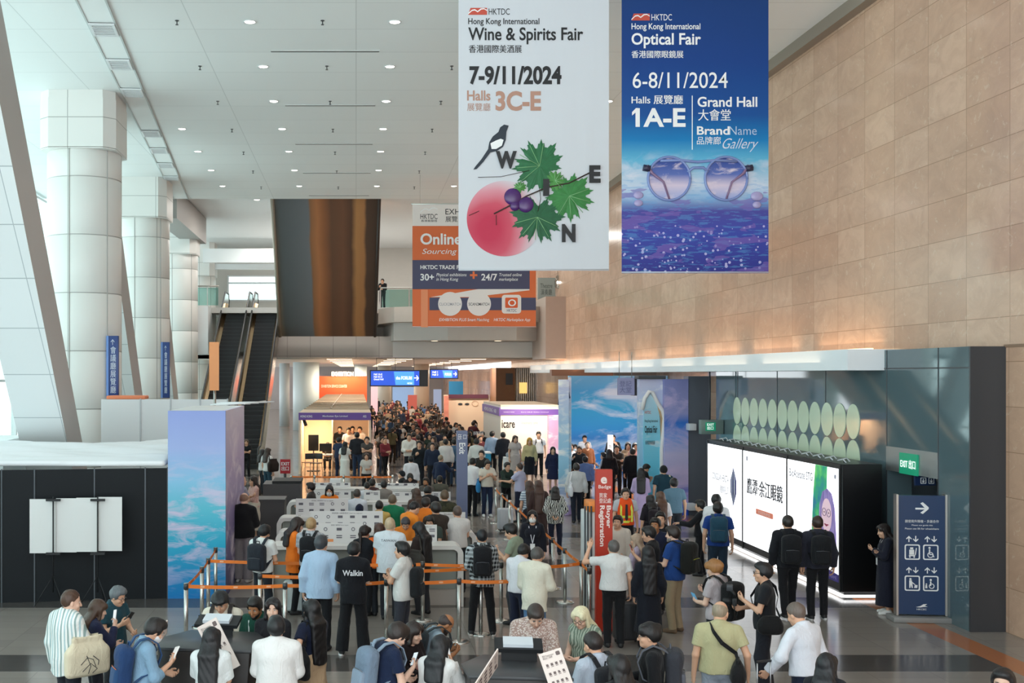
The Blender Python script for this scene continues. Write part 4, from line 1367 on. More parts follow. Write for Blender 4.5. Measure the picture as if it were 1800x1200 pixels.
NAVY, WHT, INK = mat('12315f', .5), mat('f4f4f4', .5), mat('15171b', .5)
def logo(parent, d, x0, x1, y0, y1, red, white, name='logo'):
    """small red picture mark with a white wave"""
    M = pf(d); u0, u1, v0, v1 = xat(x0, d), xat(x1, d), zat(y1, d), zat(y0, d)
    w, h = u1 - u0, v1 - v0
    o = wchild(flat(MB(), [(u0 + w * .12, v1), (u1, v1), (u1 - w * .0, v0), (u0, v0)], M, .006), name, red, parent)
    wave = [(u0 + w * a, v0 + h * b) for a, b in ((0, .05), (.2, .55), (.35, .62), (.5, .35), (.7, .75), (.85, .8), (1, .55), (1, .70), (.84, .95), (.66, .9), (.5, .52), (.36, .8), (.2, .72), (0, .22))]
    q = MB()
    n = 7
    for i in range(n - 1):
        a, b = wave[i], wave[i + 1]; c, e = wave[13 - i], wave[12 - i]
        flat(q, [a, b, e, c], M, .010)
    wv = q.build('wave_mark', white, None); wv.data.transform(pinv(parent)); wv.parent = parent

def cloth_banner(name, label, d, x0, x1, ytop, ybot, m, cat='banner', rod=True):
    X0, X1, Z0, Z1 = xat(x0, d), xat(x1, d), zat(ybot, d), (CZ - .10 if ytop is None else zat(ytop, d))
    root = empty(name, ((X0 + X1) / 2, d, Z0), 0, label, cat)
    b = MB(); n = 24
    # cloth with the slightest waves
    for i in range(n):
        a, c = X0 + (X1 - X0) * i / n, X0 + (X1 - X0) * (i + 1) / n
        b.box(a, c, d + .004, d + .016, Z0, Z1)
    wchild(b if False else MB().box(X0, X1, d + .004, d + .016, Z0, Z1), 'cloth', m, root)
    if rod:
        wchild(MB().tube([(X0 - .04, d + .01, Z1 - .03), (X1 + .04, d + .01, Z1 - .03)], .03, 10), 'top_rod', STEEL, root)
        wchild(MB().tube([(X0, d + .01, Z0 + .02), (X1, d + .01, Z0 + .02)], .016, 8), 'bottom_rod', mat('c8cad0', .4), root)
        for xx in (X0 + .3, X1 - .3):
            wchild(MB().tube([(xx, d + .01, Z1 - .02), (xx, d + .01, CZ if d < 51 else CZ + .55)], .006, 5), 'hanger_cable', STEEL, root)
    return root

# wine fair banner
d = 23.0
t = NT('banner_white_cloth'); g = t.xyz(t.coord('Generated'))
t.base('d3d6dc', .7, 0, .2); t.bump(t.noise(t.mapping(t.coord(), (1.5, 1, .12)), 2.0, 2), .25, .05)
wine = cloth_banner('fair_banner', 'white hanging wine and spirits fair banner with a magpie, grapes and red disc', d, 806, 1070.5, None, 475.5, t.m)
RED, BRN = mat('c9503f', .6), mat('b58a78', .6)
logo(wine, d, 823, 856, 14, 26, RED, WHT)
ptext('HKTDC', INK, wine, d, 859, 896, 15, 26, bold=.0)
ptext('Hong Kong International', INK, wine, d, 823, 948, 32, 46, bold=.012)
ptext('Wine & Spirits Fair', INK, wine, d, 823, 1025, 48, 78, bold=.018)
ptext('香港國際美酒展', INK, wine, d, 824, 917, 79, 93, bold=.012)
ptext('7-9/11/2024', INK, wine, d, 825, 987, 116, 149, bold=.035)
ptext('Halls', BRN, wine, d, 821, 862, 159, 177, bold=.02)
ptext('展覽廳', BRN, wine, d, 821, 862, 181, 195, bold=.01)
ptext('3C-E', BRN, wine, d, 871, 951, 160, 195, bold=.035)
M = pf(d)
# red disc, painted as a soft print
t = NT('red_disc_print'); gx, gy, gz = t.xyz(t.coord('Generated'))[0:3]
n = t.noise(t.coord(), .9, 2)
f = t.math('ADD', t.math('MULTIPLY', gx, .55), t.math('MULTIPLY', gz, .55))
f = t.math('ADD', f, t.math('MULTIPLY', t.math('SUBTRACT', n, .5), .7))
dx, dz = t.math('SUBTRACT', gx, .30), t.math('SUBTRACT', gz, .38)
f = t.math('SQRT', t.math('ADD', t.math('MULTIPLY', dx, dx), t.math('MULTIPLY', t.math('MULTIPLY', dz, dz), .8)))
f = t.math('ADD', f, t.math('MULTIPLY', t.math('SUBTRACT', n, .5), .25))
t.base(t.ramp(f, [(.12, 'c43f58'), (.30, 'cf5a6c'), (.46, 'dc96a2'), (.62, 'd5cdd4')]), .7, 0, .2)
cx, cy, rr = xat(887, d), zat(384, d), 66.5 / F * d
wchild(flat(MB(), oval(cx, cy, rr, rr, 64), M, .003), 'red_disc', t.m, wine)
# leaves, built as thick folded cut-outs
LEAF = []
for i, c in enumerate(('256b41', '35803f', '1f5f3c', '4f9047')):
    t = NT('vine_leaf_%s' % 'abcd'[i]); n = t.noise(t.coord(), 9, 4, .6)
    t.base(t.mix(n, tuple(k * .55 for k in lin(c)), tuple(k * 1.35 for k in lin(c))), .6); LEAF.append(t.m)
def leaf(cx, cy, r, rot, m, z=.008):
    pts = []
    prof = [(0, .35), (14, .95), (24, .72), (36, 1.0), (50, .62), (64, .96), (80, .70), (96, 1.02), (112, .66), (126, .92), (142, .60), (156, .80), (170, .5), (180, .42)]
    full = prof + [(360 - a, q) for a, q in reversed(prof[1:-1])]
    c = (xat(cx, d), zat(cy, d)); R_ = r / F * d
    k = []
    for i, (a, q) in enumerate(full):
        a2, q2 = full[(i + 1) % len(full)]
        if a2 < a: a2 += 360
        for j in range(4):
            tt = j / 4; aa = R(a + (a2 - a) * tt + rot); qq = (q + (q2 - q) * tt) * (1.0 if j % 2 == 0 else .90)
            k.append((c[0] + R_ * qq * math.cos(aa), c[1] + R_ * qq * math.sin(aa)))
    b = MB(); n = len(k)
    vs = [M @ Vector((c[0], c[1], z + .03))] + [M @ Vector((p[0], p[1], z)) for p in k] 
    b.add(vs, [(0, 1 + i, 1 + (i + 1) % n) for i in range(n)], False)
    o = wchild(b, 'vine_leaf', m, wine)
    v = MB()
    for aa in (-70, -35, 0, 35, 70):
        e = (c[0] + R_ * .8 * math.cos(R(rot + aa)), c[1] + R_ * .8 * math.sin(R(rot + aa)))
        v.tube([M @ Vector((c[0], c[1], z + .03)), M @ Vector((e[0], e[1], z + .012))], .006, 4)
    q = v.build('leaf_vein', mat('8fc08a', .6)); q.data.transform(pinv(wine)); q.parent = o
leaf(948, 292, 50, 150, LEAF[0]); leaf(1000, 345, 47, -50, LEAF[1], .012); leaf(944, 382, 50, -95, LEAF[2], .016); leaf(914, 330, 13, 120, LEAF[3], .018); leaf(975, 318, 20, 20, LEAF[3], .02)
b = MB()
for pts in (((868, 376), (895, 362), (925, 345), (960, 330), (1000, 322), (1040, 302)), ((840, 312), (880, 311), (930, 300)), ((948, 330), (950, 350), (945, 372)), ((824, 379), (842, 371)), ((872, 378), (872, 396))):
    b.tube([M @ Vector((xat(x, d), zat(y, d), .03)) for x, y in pts], .014 if len(pts) > 4 else .006, 5)
wchild(b, 'vine_twig', mat('3a2c24', .7), wine)
for x, y, r in ((901, 346, 15), (924, 360, 14), (905, 362, 9)):
    b = MB(); b.ball(M @ Vector((xat(x, d), zat(y, d), .02)), r / F * d, .05, r / F * d, 20, 12)
    wchild(b, 'grape', wmat('grape_%d' % x, '4a2668', .25, noise=.35, nscale=6), wine)
b = MB()
body = [(894, 221), (886, 219), (879, 224), (876, 232), (866, 240), (860, 250), (858, 262), (846, 280), (836, 292), (832, 298), (838, 297), (850, 284), (862, 268), (874, 265), (884, 258), (889, 246), (890, 232)]
flat(b, poly_px(body, d), M, .012)
magpie = wchild(b, 'magpie_print', mat('1b2836', .5), wine)
b = MB(); flat(b, poly_px([(862, 252), (872, 247), (880, 244), (885, 246), (882, 256), (872, 262), (864, 262)], d), M, .016)
q = b.build('white_breast', WHT); q.data.transform(pinv(wine)); q.parent = magpie
for ch, x0, x1, y0, y1 in (('W', 871, 908, 266, 297), ('I', 954, 965, 315, 345), ('E', 1035, 1055, 291, 322), ('N', 987, 1011, 394, 426)):
    ptext(ch, INK, wine, d, x0, x1, y0, y1, bold=.055, depth=.045)

# optical fair banner
d = 23.1
blue_m = sky_print('optical_banner_print', [(0, '2c2f86'), (.14, '3a48a6'), (.22, '4c4a9c'), (.27, '8fb6dc'), (.31, 'c5d3e6'), (.40, '5fb3d6'), (.47, '0b7cbb'), (.56, '0c4f97'), (.75, '0e3f87'), (1, '143c78')],
                   cloud='d9dcea', horizon=(.34, .10), scale=1.4, thr=.46, sparkle=True)
opt = cloth_banner('fair_banner', 'blue hanging optical fair banner with large clear eyeglasses above sparkling water', d, 1093, 1351, None, 480, blue_m)
logo(opt, d, 1110, 1142, 24, 36, RED, WHT)
ptext('HKTDC', WHT, opt, d, 1145, 1181, 25, 36, bold=.0)
ptext('Hong Kong International', WHT, opt, d, 1110, 1231, 41, 55, bold=.012)
ptext('Optical Fair', WHT, opt, d, 1110, 1232, 58, 85, bold=.022)
ptext('香港國際眼鏡展', WHT, opt, d, 1110, 1201, 89, 102, bold=.012)
ptext('6-8/11/2024', WHT, opt, d, 1112, 1279, 127, 155, bold=.004)
ptext('Halls 展覽廳', WHT, opt, d, 1110, 1200, 167, 183, bold=.018)
ptext('1A-E', WHT, opt, d, 1117, 1205, 190, 223, bold=.03)
wchild(flat(MB(), poly_px([(1111, 203), (1118, 197), (1122, 197), (1122, 190), (1118, 190), (1111, 197)][::-1], d), pf(d), .007), 'numeral_flag', WHT, opt)
ptext('Grand Hall', WHT, opt, d, 1226, 1331, 170, 188, bold=.02)
ptext('大會堂', WHT, opt, d, 1227, 1284, 192, 212, bold=.012)
ptext('Brand', WHT, opt, d, 1225, 1282, 222, 237, bold=.02)
ptext('Name', mat('b9cbe2', .5), opt, d, 1282, 1330, 222, 237, bold=-.005)
ptext('品牌廊', WHT, opt, d, 1225, 1267, 240, 254, bold=.008)
ptext('Gallery', mat('d5dcec', .5), opt, d, 1270, 1333, 243, 267, bold=-.005, shear=.5)
M = pf(d)
wchild(MB().box(xat(1216, d), xat(1217.5, d), d - .006, d, zat(263, d), zat(168, d)), 'divider_line', WHT, opt)
FRAME = wmat('glasses_print_frame', '7e8fc4', .2)
for cx_, sgn in ((1176, 1), (1276, -1)):
    u, v = xat(cx_, d), zat(314, d); r = 37 / F * d; ry = 38 / F * d
    lens = sky_print('lens_print_%s' % ('left' if sgn == 1 else 'right'), [(0, '8fa4d8'), (.35, 'd9c9dd'), (.6, '5b6fb4'), (1, '243f8f')], cloud='e6d6e2', scale=2.2, thr=.5)
    wchild(flat(MB(), oval(u, v, r, ry, 40), M, .006), 'lens', lens, opt)
    b = MB(); b.tube([M @ Vector((u + r * math.cos(k * 2 * math.pi / 40), v + ry * math.sin(k * 2 * math.pi / 40), .02)) for k in range(41)], .026, 8)
    wchild(b, 'lens_rim', FRAME, opt)
    b = MB(); b.tube([M @ Vector((xat(x, d), zat(y, d), .02)) for x, y in ((cx_ - sgn * 40, 292), (cx_ - sgn * 30, 305), (cx_ - sgn * 10, 320), (cx_ + sgn * 0, 350))], [.05, .03, .022, .02], 6)
    wchild(b, 'temple', wmat('temple_print', '8a6f8f', .3) if sgn == 1 else bpy.data.materials['temple_print'], opt)
    b = MB(); b.tube([M @ Vector((xat(cx_ - sgn * 46, d), zat(295, d), .02)), M @ Vector((xat(cx_ - sgn * 34, d), zat(297, d), .02))], .07, 6)
    wchild(b, 'hinge', mat('2b2a45', .4), opt)
b = MB()
b.tube([M @ Vector((xat(x, d), zat(y, d), .02)) for x, y in ((1160, 283), (1195, 282), (1226, 285), (1258, 282), (1295, 284))], .03, 6)
b.tube([M @ Vector((xat(x, d), zat(y, d), .02)) for x, y in ((1208, 303), (1218, 295), (1236, 295), (1244, 303))], .03, 6)
wchild(b, 'bridge_bar', FRAME, opt)
for x, y, r in ((1122, 343, 9), (1122, 357, 8), (1330, 345, 11), (1330, 360, 8)):
    b = MB(); b.ball(M @ Vector((xat(x, d), zat(y, d), .01)), r / F * d, .03, r / F * d * .75, 16, 8)
    wchild(b, 'water_drop', wmat('drop_%d%d' % (x, y), 'a9a0cc', .15, noise=.3, nscale=5), opt)

# orange exhibition banner behind
d = 45.0
ORANGE = wmat('banner_orange', 'e2713f', .6)
ex = cloth_banner('exhibition_banner', 'orange and slate hanging exhibition services banner partly behind the white wine banner', d, 725, 942, 357, 575, ORANGE)
SLATE = mat('4b4c68', .6); CREAM = mat('eee6e2', .6)
def panel(parent, d, x0, x1, y0, y1, m, name, h=.008):
    return wchild(MB().box(xat(x0, d), xat(x1, d), d - h, d + .003, zat(y1, d), zat(y0, d)), name, m, parent)
panel(ex, d, 725, 942, 357, 397, CREAM, 'white_header')
panel(ex, d, 725, 931, 457, 508, SLATE, 'slate_band')
panel(ex, d, 755, 942, 523, 545, SLATE, 'slate_strip')
panel(ex, d, 740, 752, 509, 575, mat('ec9469', .6), 'pale_bar')
wchild(flat(MB(), poly_px([(757, 522), (830, 522), (931, 510), (930, 508), (840, 508), (800, 515)], d), pf(d), .010), 'white_sweep', CREAM, ex)
logo(ex, d, 739, 769, 364, 374, mat('d9534a', .6), WHT)
ptext('HKTDC', INK, ex, d, 739, 769, 376, 385, bold=.0, depth=.014)
ptext('香港貿發局', INK, ex, d, 740, 768, 386, 390, depth=.014)
ptext('EXHIBITION', INK, ex, d, 783, 858, 367, 377, bold=.0, depth=.014)
ptext('展覽', INK, ex, d, 783, 804, 380, 390, depth=.014)
ptext('Online', WHT, ex, d, 739, 811, 410, 430, bold=.025, depth=.014)
ptext('Sourcing Expo', WHT, ex, d, 742, 842, 437, 449, bold=.0, shear=.25, depth=.014)
ptext('HKTDC TRADE FAIRS', WHT, ex, d, 739, 824, 466, 473, bold=.02, depth=.014)
ptext('30+', WHT, ex, d, 739, 763, 481, 493, bold=.02, depth=.014)
ptext('Physical exhibitions\nin Hong Kong', WHT, ex, d, 767, 820, 480, 495, shear=.2, depth=.014)
ptext('+', mat('ee7a45', .6), ex, d, 826, 839, 477, 490, bold=.03, depth=.014)
ptext('24/7', WHT, ex, d, 846, 874, 481, 493, bold=.02, depth=.014)
ptext('Trusted online\nmarketplace', WHT, ex, d, 877, 917, 480, 495, shear=.2, depth=.014)
for cx_, m_ in ((791, CREAM), (842, CREAM)):
    wchild(flat(MB(), oval(xat(cx_, d), zat(534, d), 21 / F * d, 21 / F * d, 32), pf(d), .014), 'white_roundel', m_, ex)
b = MB(); flat(b, rrect(xat(882, d), xat(916, d), zat(551, d), zat(518, d), .12), pf(d), .014); wchild(b, 'white_tile', CREAM, ex)
b = MB(); flat(b, rrect(xat(888, d), xat(910, d), zat(541, d), zat(523, d), .04), pf(d), .018); wchild(b, 'app_mark', mat('e2602f', .6), ex)
ring(rb := MB(), oval(xat(900, d), zat(532, d), 7 / F * d, 6 / F * d, 20), oval(xat(900, d), zat(532, d), 4.5 / F * d, 4 / F * d, 20), pf(d), .022); wchild(rb, 'app_ring', WHT, ex)
ptext('CLICK2MATCH', mat('a3a3ab', .6), ex, d, 772, 810, 532, 537, depth=.018)
ptext('SCAN2MATCH', INK, ex, d, 824, 860, 532, 537, depth=.018)
ptext('HKTDC', SLATE, ex, d, 891, 908, 543, 548, depth=.018)
ptext('EXHIBITION PLUS Smart Matching', WHT, ex, d, 772, 860, 559, 566, shear=.2, depth=.012)
ptext('HKTDC Marketplace App', WHT, ex, d, 868, 932, 559, 566, shear=.2, depth=.012)

# tall striped art panel that leans over the far void
ART = NT('bronze_striped_art')
gx, gy, gz = ART.xyz(ART.coord('Generated'))[0:3]
wob = ART.math('MULTIPLY', ART.math('SUBTRACT', ART.noise(ART.coord(), .5, 3), .5), .05)
ART.base(ART.ramp(ART.math('ADD', gx, wob), [(0, '8a7d6c'), (.05, '5d6160'), (.08, '5f6568'), (.34, '757a80'), (.36, '9a6c4c'), (.42, 'b87c54'), (.47, 'a06846'), (.55, '6e5040'), (.66, '7a5542'), (.74, '5e4438'), (.79, 'b98859'), (.86, 'b38055'), (.885, '57443a'), (1, '4a3b33')]), .45, 0, .4)
art = empty('art_panel', (xat(570, 54), 58, 6.3), 0, 'huge leaning panel of grey, bronze and brown vertical stripes above the concourse', 'artwork')
b = MB()
va = [Vector((xat(480, 53.5), 53.5, 12.55)), Vector((xat(667, 53.5), 53.5, 12.55)), Vector((xat(659, 61.2), 61.2, 6.25)), Vector((xat(494, 61.2), 61.2, 6.25))]
off = Vector((0, .25, .2))
b.add(va + [v + off for v in va], [(3, 2, 1, 0), (4, 5, 6, 7), (0, 1, 5, 4), (1, 2, 6, 5), (2, 3, 7, 6), (3, 0, 4, 7)])
wchild(b, 'striped_face', ART.m, art)
b = MB(); b.tube([va[0] + Vector((-.05, 0, 0)), va[3] + Vector((-.05, 0, 0))], .09, 8); wchild(b, 'edge_tube', wmat('art_edge', 'a59a8c', .4), art)
b = MB(); b.tube([va[1], va[2]], .08, 8); wchild(b, 'dark_edge', mat('3a2f29', .5), art)

# ---------------------------------------------------------------- escalators
ESC_STEP = wmat('escalator_black', '17181b', .4)
def escalator(x0, x1, label):
    y0, y1, zt = 50.5, 64.0, 7.82
    root = empty('escalator', ((x0 + x1) / 2, y0, 0), 0, label, 'escalator', 'pair of escalators to the gallery')
    n = 38; dy, dz = (y1 - y0) / n, zt / n
    b = MB()
    for i in range(n):
        b.box(x0 + .16, x1 - .16, y0 + i * dy, y0 + (i + 1) * dy + .3, max(0, i * dz - .4), (i + 1) * dz)
    wchild(b, 'steps', ESC_STEP, root)
    b = MB()
    for i in range(n): b.box(x0 + .17, x1 - .17, y0 + i * dy - .004, y0 + i * dy, (i + 1) * dz - .035, (i + 1) * dz - .015)
    wchild(b, 'step_edges', mat('3c3e42', .4), root)
    for x in (x0, x1):
        prof = [(y0 - 1.2, .0), (y0 - 1.2, .95), (y0 - .2, 1.0), (y0 + .4, 1.15), (y1, zt + .95), (y1 + 1.6, zt + .95), (y1 + 1.6, zt - .1), (y1, zt - .6), (y0 + .8, -.02)]
        wchild(MB().prism([(p, q) for p, q in prof], x - .02, x + .02, axis='x'), 'balustrade', wmat('balustrade_metal', '8d8478', .22, .9) if 'balustrade_metal' not in bpy.data.materials else bpy.data.materials['balustrade_metal'], root)
        pts = [(x, y0 - 1.2, .1), (x, y0 - 1.45, .5), (x, y0 - 1.2, 1.0), (x, y0 - .2, 1.03), (x, y0 + .5, 1.2), (x, y1, zt + 1.02), (x, y1 + 1.5, zt + 1.02), (x, y1 + 1.85, zt + .6), (x, y1 + 1.5, zt + .1)]
        wchild(MB().tube(pts, .045, 8), 'handrail', mat('2a2b2d', .5), root)
        b = MB()
        sg = 1 if x == x0 else -1
        xs = sorted((x + sg * .02, x + sg * .17))
        b.add([(xs[0], y0, .05), (xs[1], y0, .05), (xs[1], y1, zt + .1), (xs[0], y1, zt + .1), (xs[0], y0, .35), (xs[1], y0, .30), (xs[1], y1, zt + .35), (xs[0], y1, zt + .4)],
              [(3, 2, 1, 0), (4, 5, 6, 7), (0, 1, 5, 4), (1, 2, 6, 5), (2, 3, 7, 6), (3, 0, 4, 7)])
        wchild(b, 'skirt_deck', BRASS, root)
    return root
escalator(xat(392, 62) - .1, xat(428, 62) + .15, 'left black escalator with bronze sides rising to the gallery')
escalator(xat(446, 62) - .1, xat(486, 62) + .1, 'right black escalator with bronze sides rising to the gallery')
# glass gallery railings
def railing(name, label, x0, x1, y, z):
    r = empty(name, ((x0 + x1) / 2, y, z), 0, label, 'railing')
    n = max(2, int(abs(x1 - x0) / 1.3))
    for i in range(n):
        a, c = x0 + (x1 - x0) * i / n, x0 + (x1 - x0) * (i + 1) / n
        wchild(MB().box(a + .03, c - .03, y - .01, y + .01, z + .05, z + 1.0), 'glass_panel', TEALGLASS, r)
        wchild(MB().box(a - .025, a + .025, y - .03, y + .03, z, z + 1.05), 'post', STEEL, r)
    wchild(MB().tube([(x0, y, z + 1.08), (x1, y, z + 1.08)], .035, 8), 'top_rail', STEEL, r)
railing('glass_railing', 'green glass gallery railing left of the escalators', xat(345, 61), xat(385, 61), 60.9, 7.85)
railing('glass_railing', 'glass gallery railing behind the orange banner', 1.3, 9.0, 60.9, 7.75)
# plain gallery signs beside the bay
o = box('gallery_sign', mat('8f9a97', .5), xat(942, 61), xat(972, 61), 60.3, 60.5, zat(528, 61), zat(490, 61))
tag(o, 'grey theatre direction sign right of the orange banner', 'sign')
letters('Theatre\n演奏廳', mat('3d4a48', .5), o, pf(60.3), xat(946, 61), xat(967, 61), zat(520, 61), zat(500, 61), align='CENTER')
for i, x in enumerate((978, 986)):
    r = empty('pendant_lamp', (xat(x, 60), 59.6, 8.9), 0, 'clear glass pendant lamp at the bay edge, %s one' % ('left' if i == 0 else 'right'), 'lamp', 'pendants at the bay')
    MB().lathe([(.01, .5), (.10, .42), (.17, .2), (.15, -.1), (.05, -.2)], 0, 0, 14).build('glass_shade', clear_glass('pendant_glass', 'd9dfe0') if i == 0 else bpy.data.materials['pendant_glass'], r)
    MB().cyl(0, 0, .5, 3.8, .012, 6).build('cord', STEEL, r)
    MB().ball((0, 0, .12), .05, .05, .07).build('bulb', LAMP, r)

# ---------------------------------------------------------------- left enclosure: dark hoarding, cloud panel, white walls, fabric roof
ho = empty('black_hoarding', (-5.2, 21.3, 0), 0, 'long black panel wall with white cloth roof on the left', 'hoarding')
HB = wmat('hoarding_black', '14191d', .5, spec=.2, noise=.12, nscale=.8)
hx = [-9.0, -6.52, -5.94, -4.87, -3.95, -3.54]
hy = lambda x: 21.38 + (x + 3.54) * .15
for a, c in zip(hx, hx[1:]):
    b = MB(); b.add([(a + .006, hy(a), 0), (c - .006, hy(c), 0), (c - .006, hy(c) + .06, 0), (a + .006, hy(a) + .06, 0), (a + .006, hy(a), 2.44), (c - .006, hy(c), 2.44), (c - .006, hy(c) + .06, 2.44), (a + .006, hy(a) + .06, 2.44)],
                    [(3, 2, 1, 0), (4, 5, 6, 7), (0, 1, 5, 4), (1, 2, 6, 5), (2, 3, 7, 6), (3, 0, 4, 7)])
    wchild(b, 'black_panel', HB, ho)
    wchild(MB().box(c - .012, c + .012, hy(c) - .012, hy(c), 0, 2.46), 'seam_post', mat('4b5055', .4, .5), ho)
fb = Field((-9.2, 21.0, 2.3), (-3.4, 29.6, 2.75), .07)
x_, y_, z_ = fb._grid((slice(None),) * 3)
fb.d = fb.d - 0 * z_
sag = .05 * np.sin(1.9 * y_ + .5 * x_) + .035 * np.sin(4.4 * y_ - 1.3 * x_) + .02 * np.sin(9 * y_ + 2.2 * x_)
fb.d = (np.maximum(np.maximum(np.abs(z_ - 2.53 - sag * np.clip((y_ - 21.2) / .8, 0, 1)) - .05, np.abs(x_ + 6.3) - 2.75), np.abs(y_ - 24.58) - 3.35)).astype(np.float32)
me = fb.mesh('cloth_roof'); me.materials.append(wmat('white_roof_cloth', 'e9ebee', .8, bump=.3, noise=.03, nscale=2))
o = bpy.data.objects.new('cloth_roof', me); COL.objects.link(o); me.transform(pinv(ho)); o.parent = ho
# white walls further back
bw = empty('white_partition', (xat(300, 30.7), 30.7, 0), 0, 'white back wall of the enclosure with grey joints behind the cloud panel', 'partition')
xs = [xat(p, 30.7) for p in (177, 247, 300, 352, 400)]
for a, c in zip(xs, xs[1:]):
    wchild(MB().box(a + .01, c - .01, 30.7, 30.78, 0, 3.53), 'white_panel', WHITE, bw)
    wchild(MB().box(c - .02, c + .02, 30.685, 30.7, 0, 3.55), 'seam_post', mat('b9bcbf', .4), bw)
o = MB().box(-6.75, -5.7, 30.72, 31.3, 3.53, 3.63).build('orange_sheet', wmat('orange_plastic', 'e9875c', .5), None, .03)
tag(o, 'crumpled orange sheet lying on top of the white back wall', 'sheet')
# cloud panel with receding side
cp = empty('cloud_panel', (-2.98, 21.4, 0), 0, 'tall panel printed with lavender and turquoise sky at the end of the black hoarding', 'display panel')
sky1 = sky_print('cloud_panel_print', [(0, '0a74b8'), (.12, '1188bf'), (.3, '2aa6c8'), (.48, '5cbcd2'), (.62, '86bfe0'), (.8, '9db0e0'), (1, '8f9fd8')], cloud='e3c7e2', horizon=(.40, .42), scale=1.7, thr=.46, stretch=(.8, 1, 2.6))
sky2 = sky_print('cloud_side_print', [(0, '4a4a78'), (.35, '8a7fae'), (.7, 'b9a8cf'), (1, 'd8d2e6')], cloud='e6dcec', scale=.8, thr=.5)
wchild(MB().box(-3.53, -2.45, 21.34, 21.42, 0, 3.52), 'front_print', sky1, cp)
wchild(MB().box(-2.53, -2.45, 21.42, 24.9, 0, 3.52), 'side_print', sky2, cp)
wchild(MB().box(-3.53, -2.53, 21.42, 24.9, 3.44, 3.52), 'white_top', WHITE, cp)
b = MB()
for k in range(4): b.tube([(-2.9, 22.6 + k * .55, 3.60), (-2.1 + .12 * k, 22.6 + k * .55, 3.62)], .014, 6)
b.tube([(-2.2, 22.4, 3.62), (-1.95, 24.5, 3.63)], .014, 6)
wchild(b, 'clamp_rods', WHITE, cp)
# orange sign on its pole
op = empty('pole_sign', (xat(376, 29), 29, 0), 0, 'blank orange sign on a tall steel pole in front of the escalators', 'sign')
wchild(MB().box(xat(368, 29), xat(385, 29), 28.97, 29.03, zat(686, 29), zat(601, 29)), 'orange_board', wmat('orange_board', 'e2904f', .35), op)
wchild(MB().cyl(xat(377, 29), 29.06, 0, zat(601, 29), .035, 10), 'pole', STEEL, op)
wchild(MB().cyl(xat(377, 29), 29.06, 0, .03, .25, 20), 'base', DARK, op)
# blue wayfinding blades on the first two columns
for (x0, x1, y0, y1, dd, nm) in ((187, 208, 590, 699, 31.85, 'first'), (282, 298, 601, 699, 45.85, 'second')):
    w = empty('wayfinding_blade', (xat((x0 + x1) / 2, dd), dd, zat(y1, dd)), 0, 'narrow dark blue vertical sign mounted on the %s column from the near end' % nm, 'sign')
    wchild(MB().box(xat(x0, dd), xat(x1, dd), dd, dd + .12, zat(y1, dd), zat(y0, dd)), 'blade', wmat('blade_blue', '28407c', .35) if nm == 'first' else bpy.data.materials['blade_blue'], w, .01)
    wchild(MB().box(xat(x0, dd), xat(x0 + 4, dd), dd - .02, dd, zat(y1, dd), zat(y0, dd)), 'light_edge', mat('6d8fd0', .4), w)
    ptext('↑\n會\n議\n廳\n展\n覽\n廳', mat('cfd6e6', .5), w, dd, x0 + 7, x1 - 4, y0 + 6, y1 - 8, depth=.01)
    wchild(MB().box(xat((x0 + x1) / 2, dd) - .05, xat((x0 + x1) / 2, dd) + .05, dd + .12, dd + .2, zat(y0 + 30, dd) - .04, zat(y0 + 30, dd) + .04), 'bracket', STEEL, w)
# whiteboard held by two light stands
wb = empty('white_screen', (xat(133, 20.7), 20.7, zat(972, 20.7)), 0, 'folding white reflector boards clipped on two black stands before the black hoarding', 'board')
d = 20.7
xs = [52, 98, 134, 172, 214]
for i, (a, c) in enumerate(zip(xs, xs[1:])):
    y_ = d + (.02 if i % 2 else 0)
    wchild(MB().box(xat(a, d), xat(c, d), y_, y_ + .012, zat(972 - i * 1.2, d), zat(877 - i * 1.2, d)), 'white_board', wmat('reflector_white', 'dcdddc', .6) if i == 0 else bpy.data.materials['reflector_white'], wb)
for px in (95, 173):
    st = empty('light_stand', (xat(px, d), d - .06, 0), 0, 'thin black tripod light stand holding the white boards, %s one' % ('left' if px == 95 else 'right'), 'stand', 'stands of the white boards')
    MB().cyl(0, 0, .25, zat(872, d), .014, 8).build('pole', BLACKM, st)
    for z in (zat(972, d), zat(878, d)):
        MB().box(-.13, .13, -.02, .03, z - .02, z + .02).build('clamp', BLACKM, st)
    for a in (200, 320, 80):
        MB().tube([(0, 0, .55), (.33 * math.cos(R(a)), .33 * math.sin(R(a)), .015)], .009, 6).build('leg', BLACKM, st)
    MB().cyl(0, 0, .9, .98, .022, 8).build('collar', BLACKM, st)
# pale roof bank at the far left behind the cloth
o = MB().box(-13.5, -8.75, 28.2, 31, 0, 2.55).build('white_platform', WHITE); tag(o, 'white boxed platform under the slanting strut at far left', 'platform')
# ---------------------------------------------------------------- right side: lightbox, signs, pavilion
def left_frame(X): return face_left((X, 0, 0))        # u = -Y, v = Z
def ltext(body, m, parent, X, ya, yb, z0, z1, **kw):
    """lettering on a surface that faces the hall from the right wall; ya = far end (starts there), yb = near end"""
    letters(body, m, parent, left_frame(X), -ya, -yb, z0, z1, **kw)
def lbox(parent, name, m, X, ya, yb, z0, z1, t=.004):
    return wchild(MB().box(X - t, X, yb, ya, z0, z1), name, m, parent)

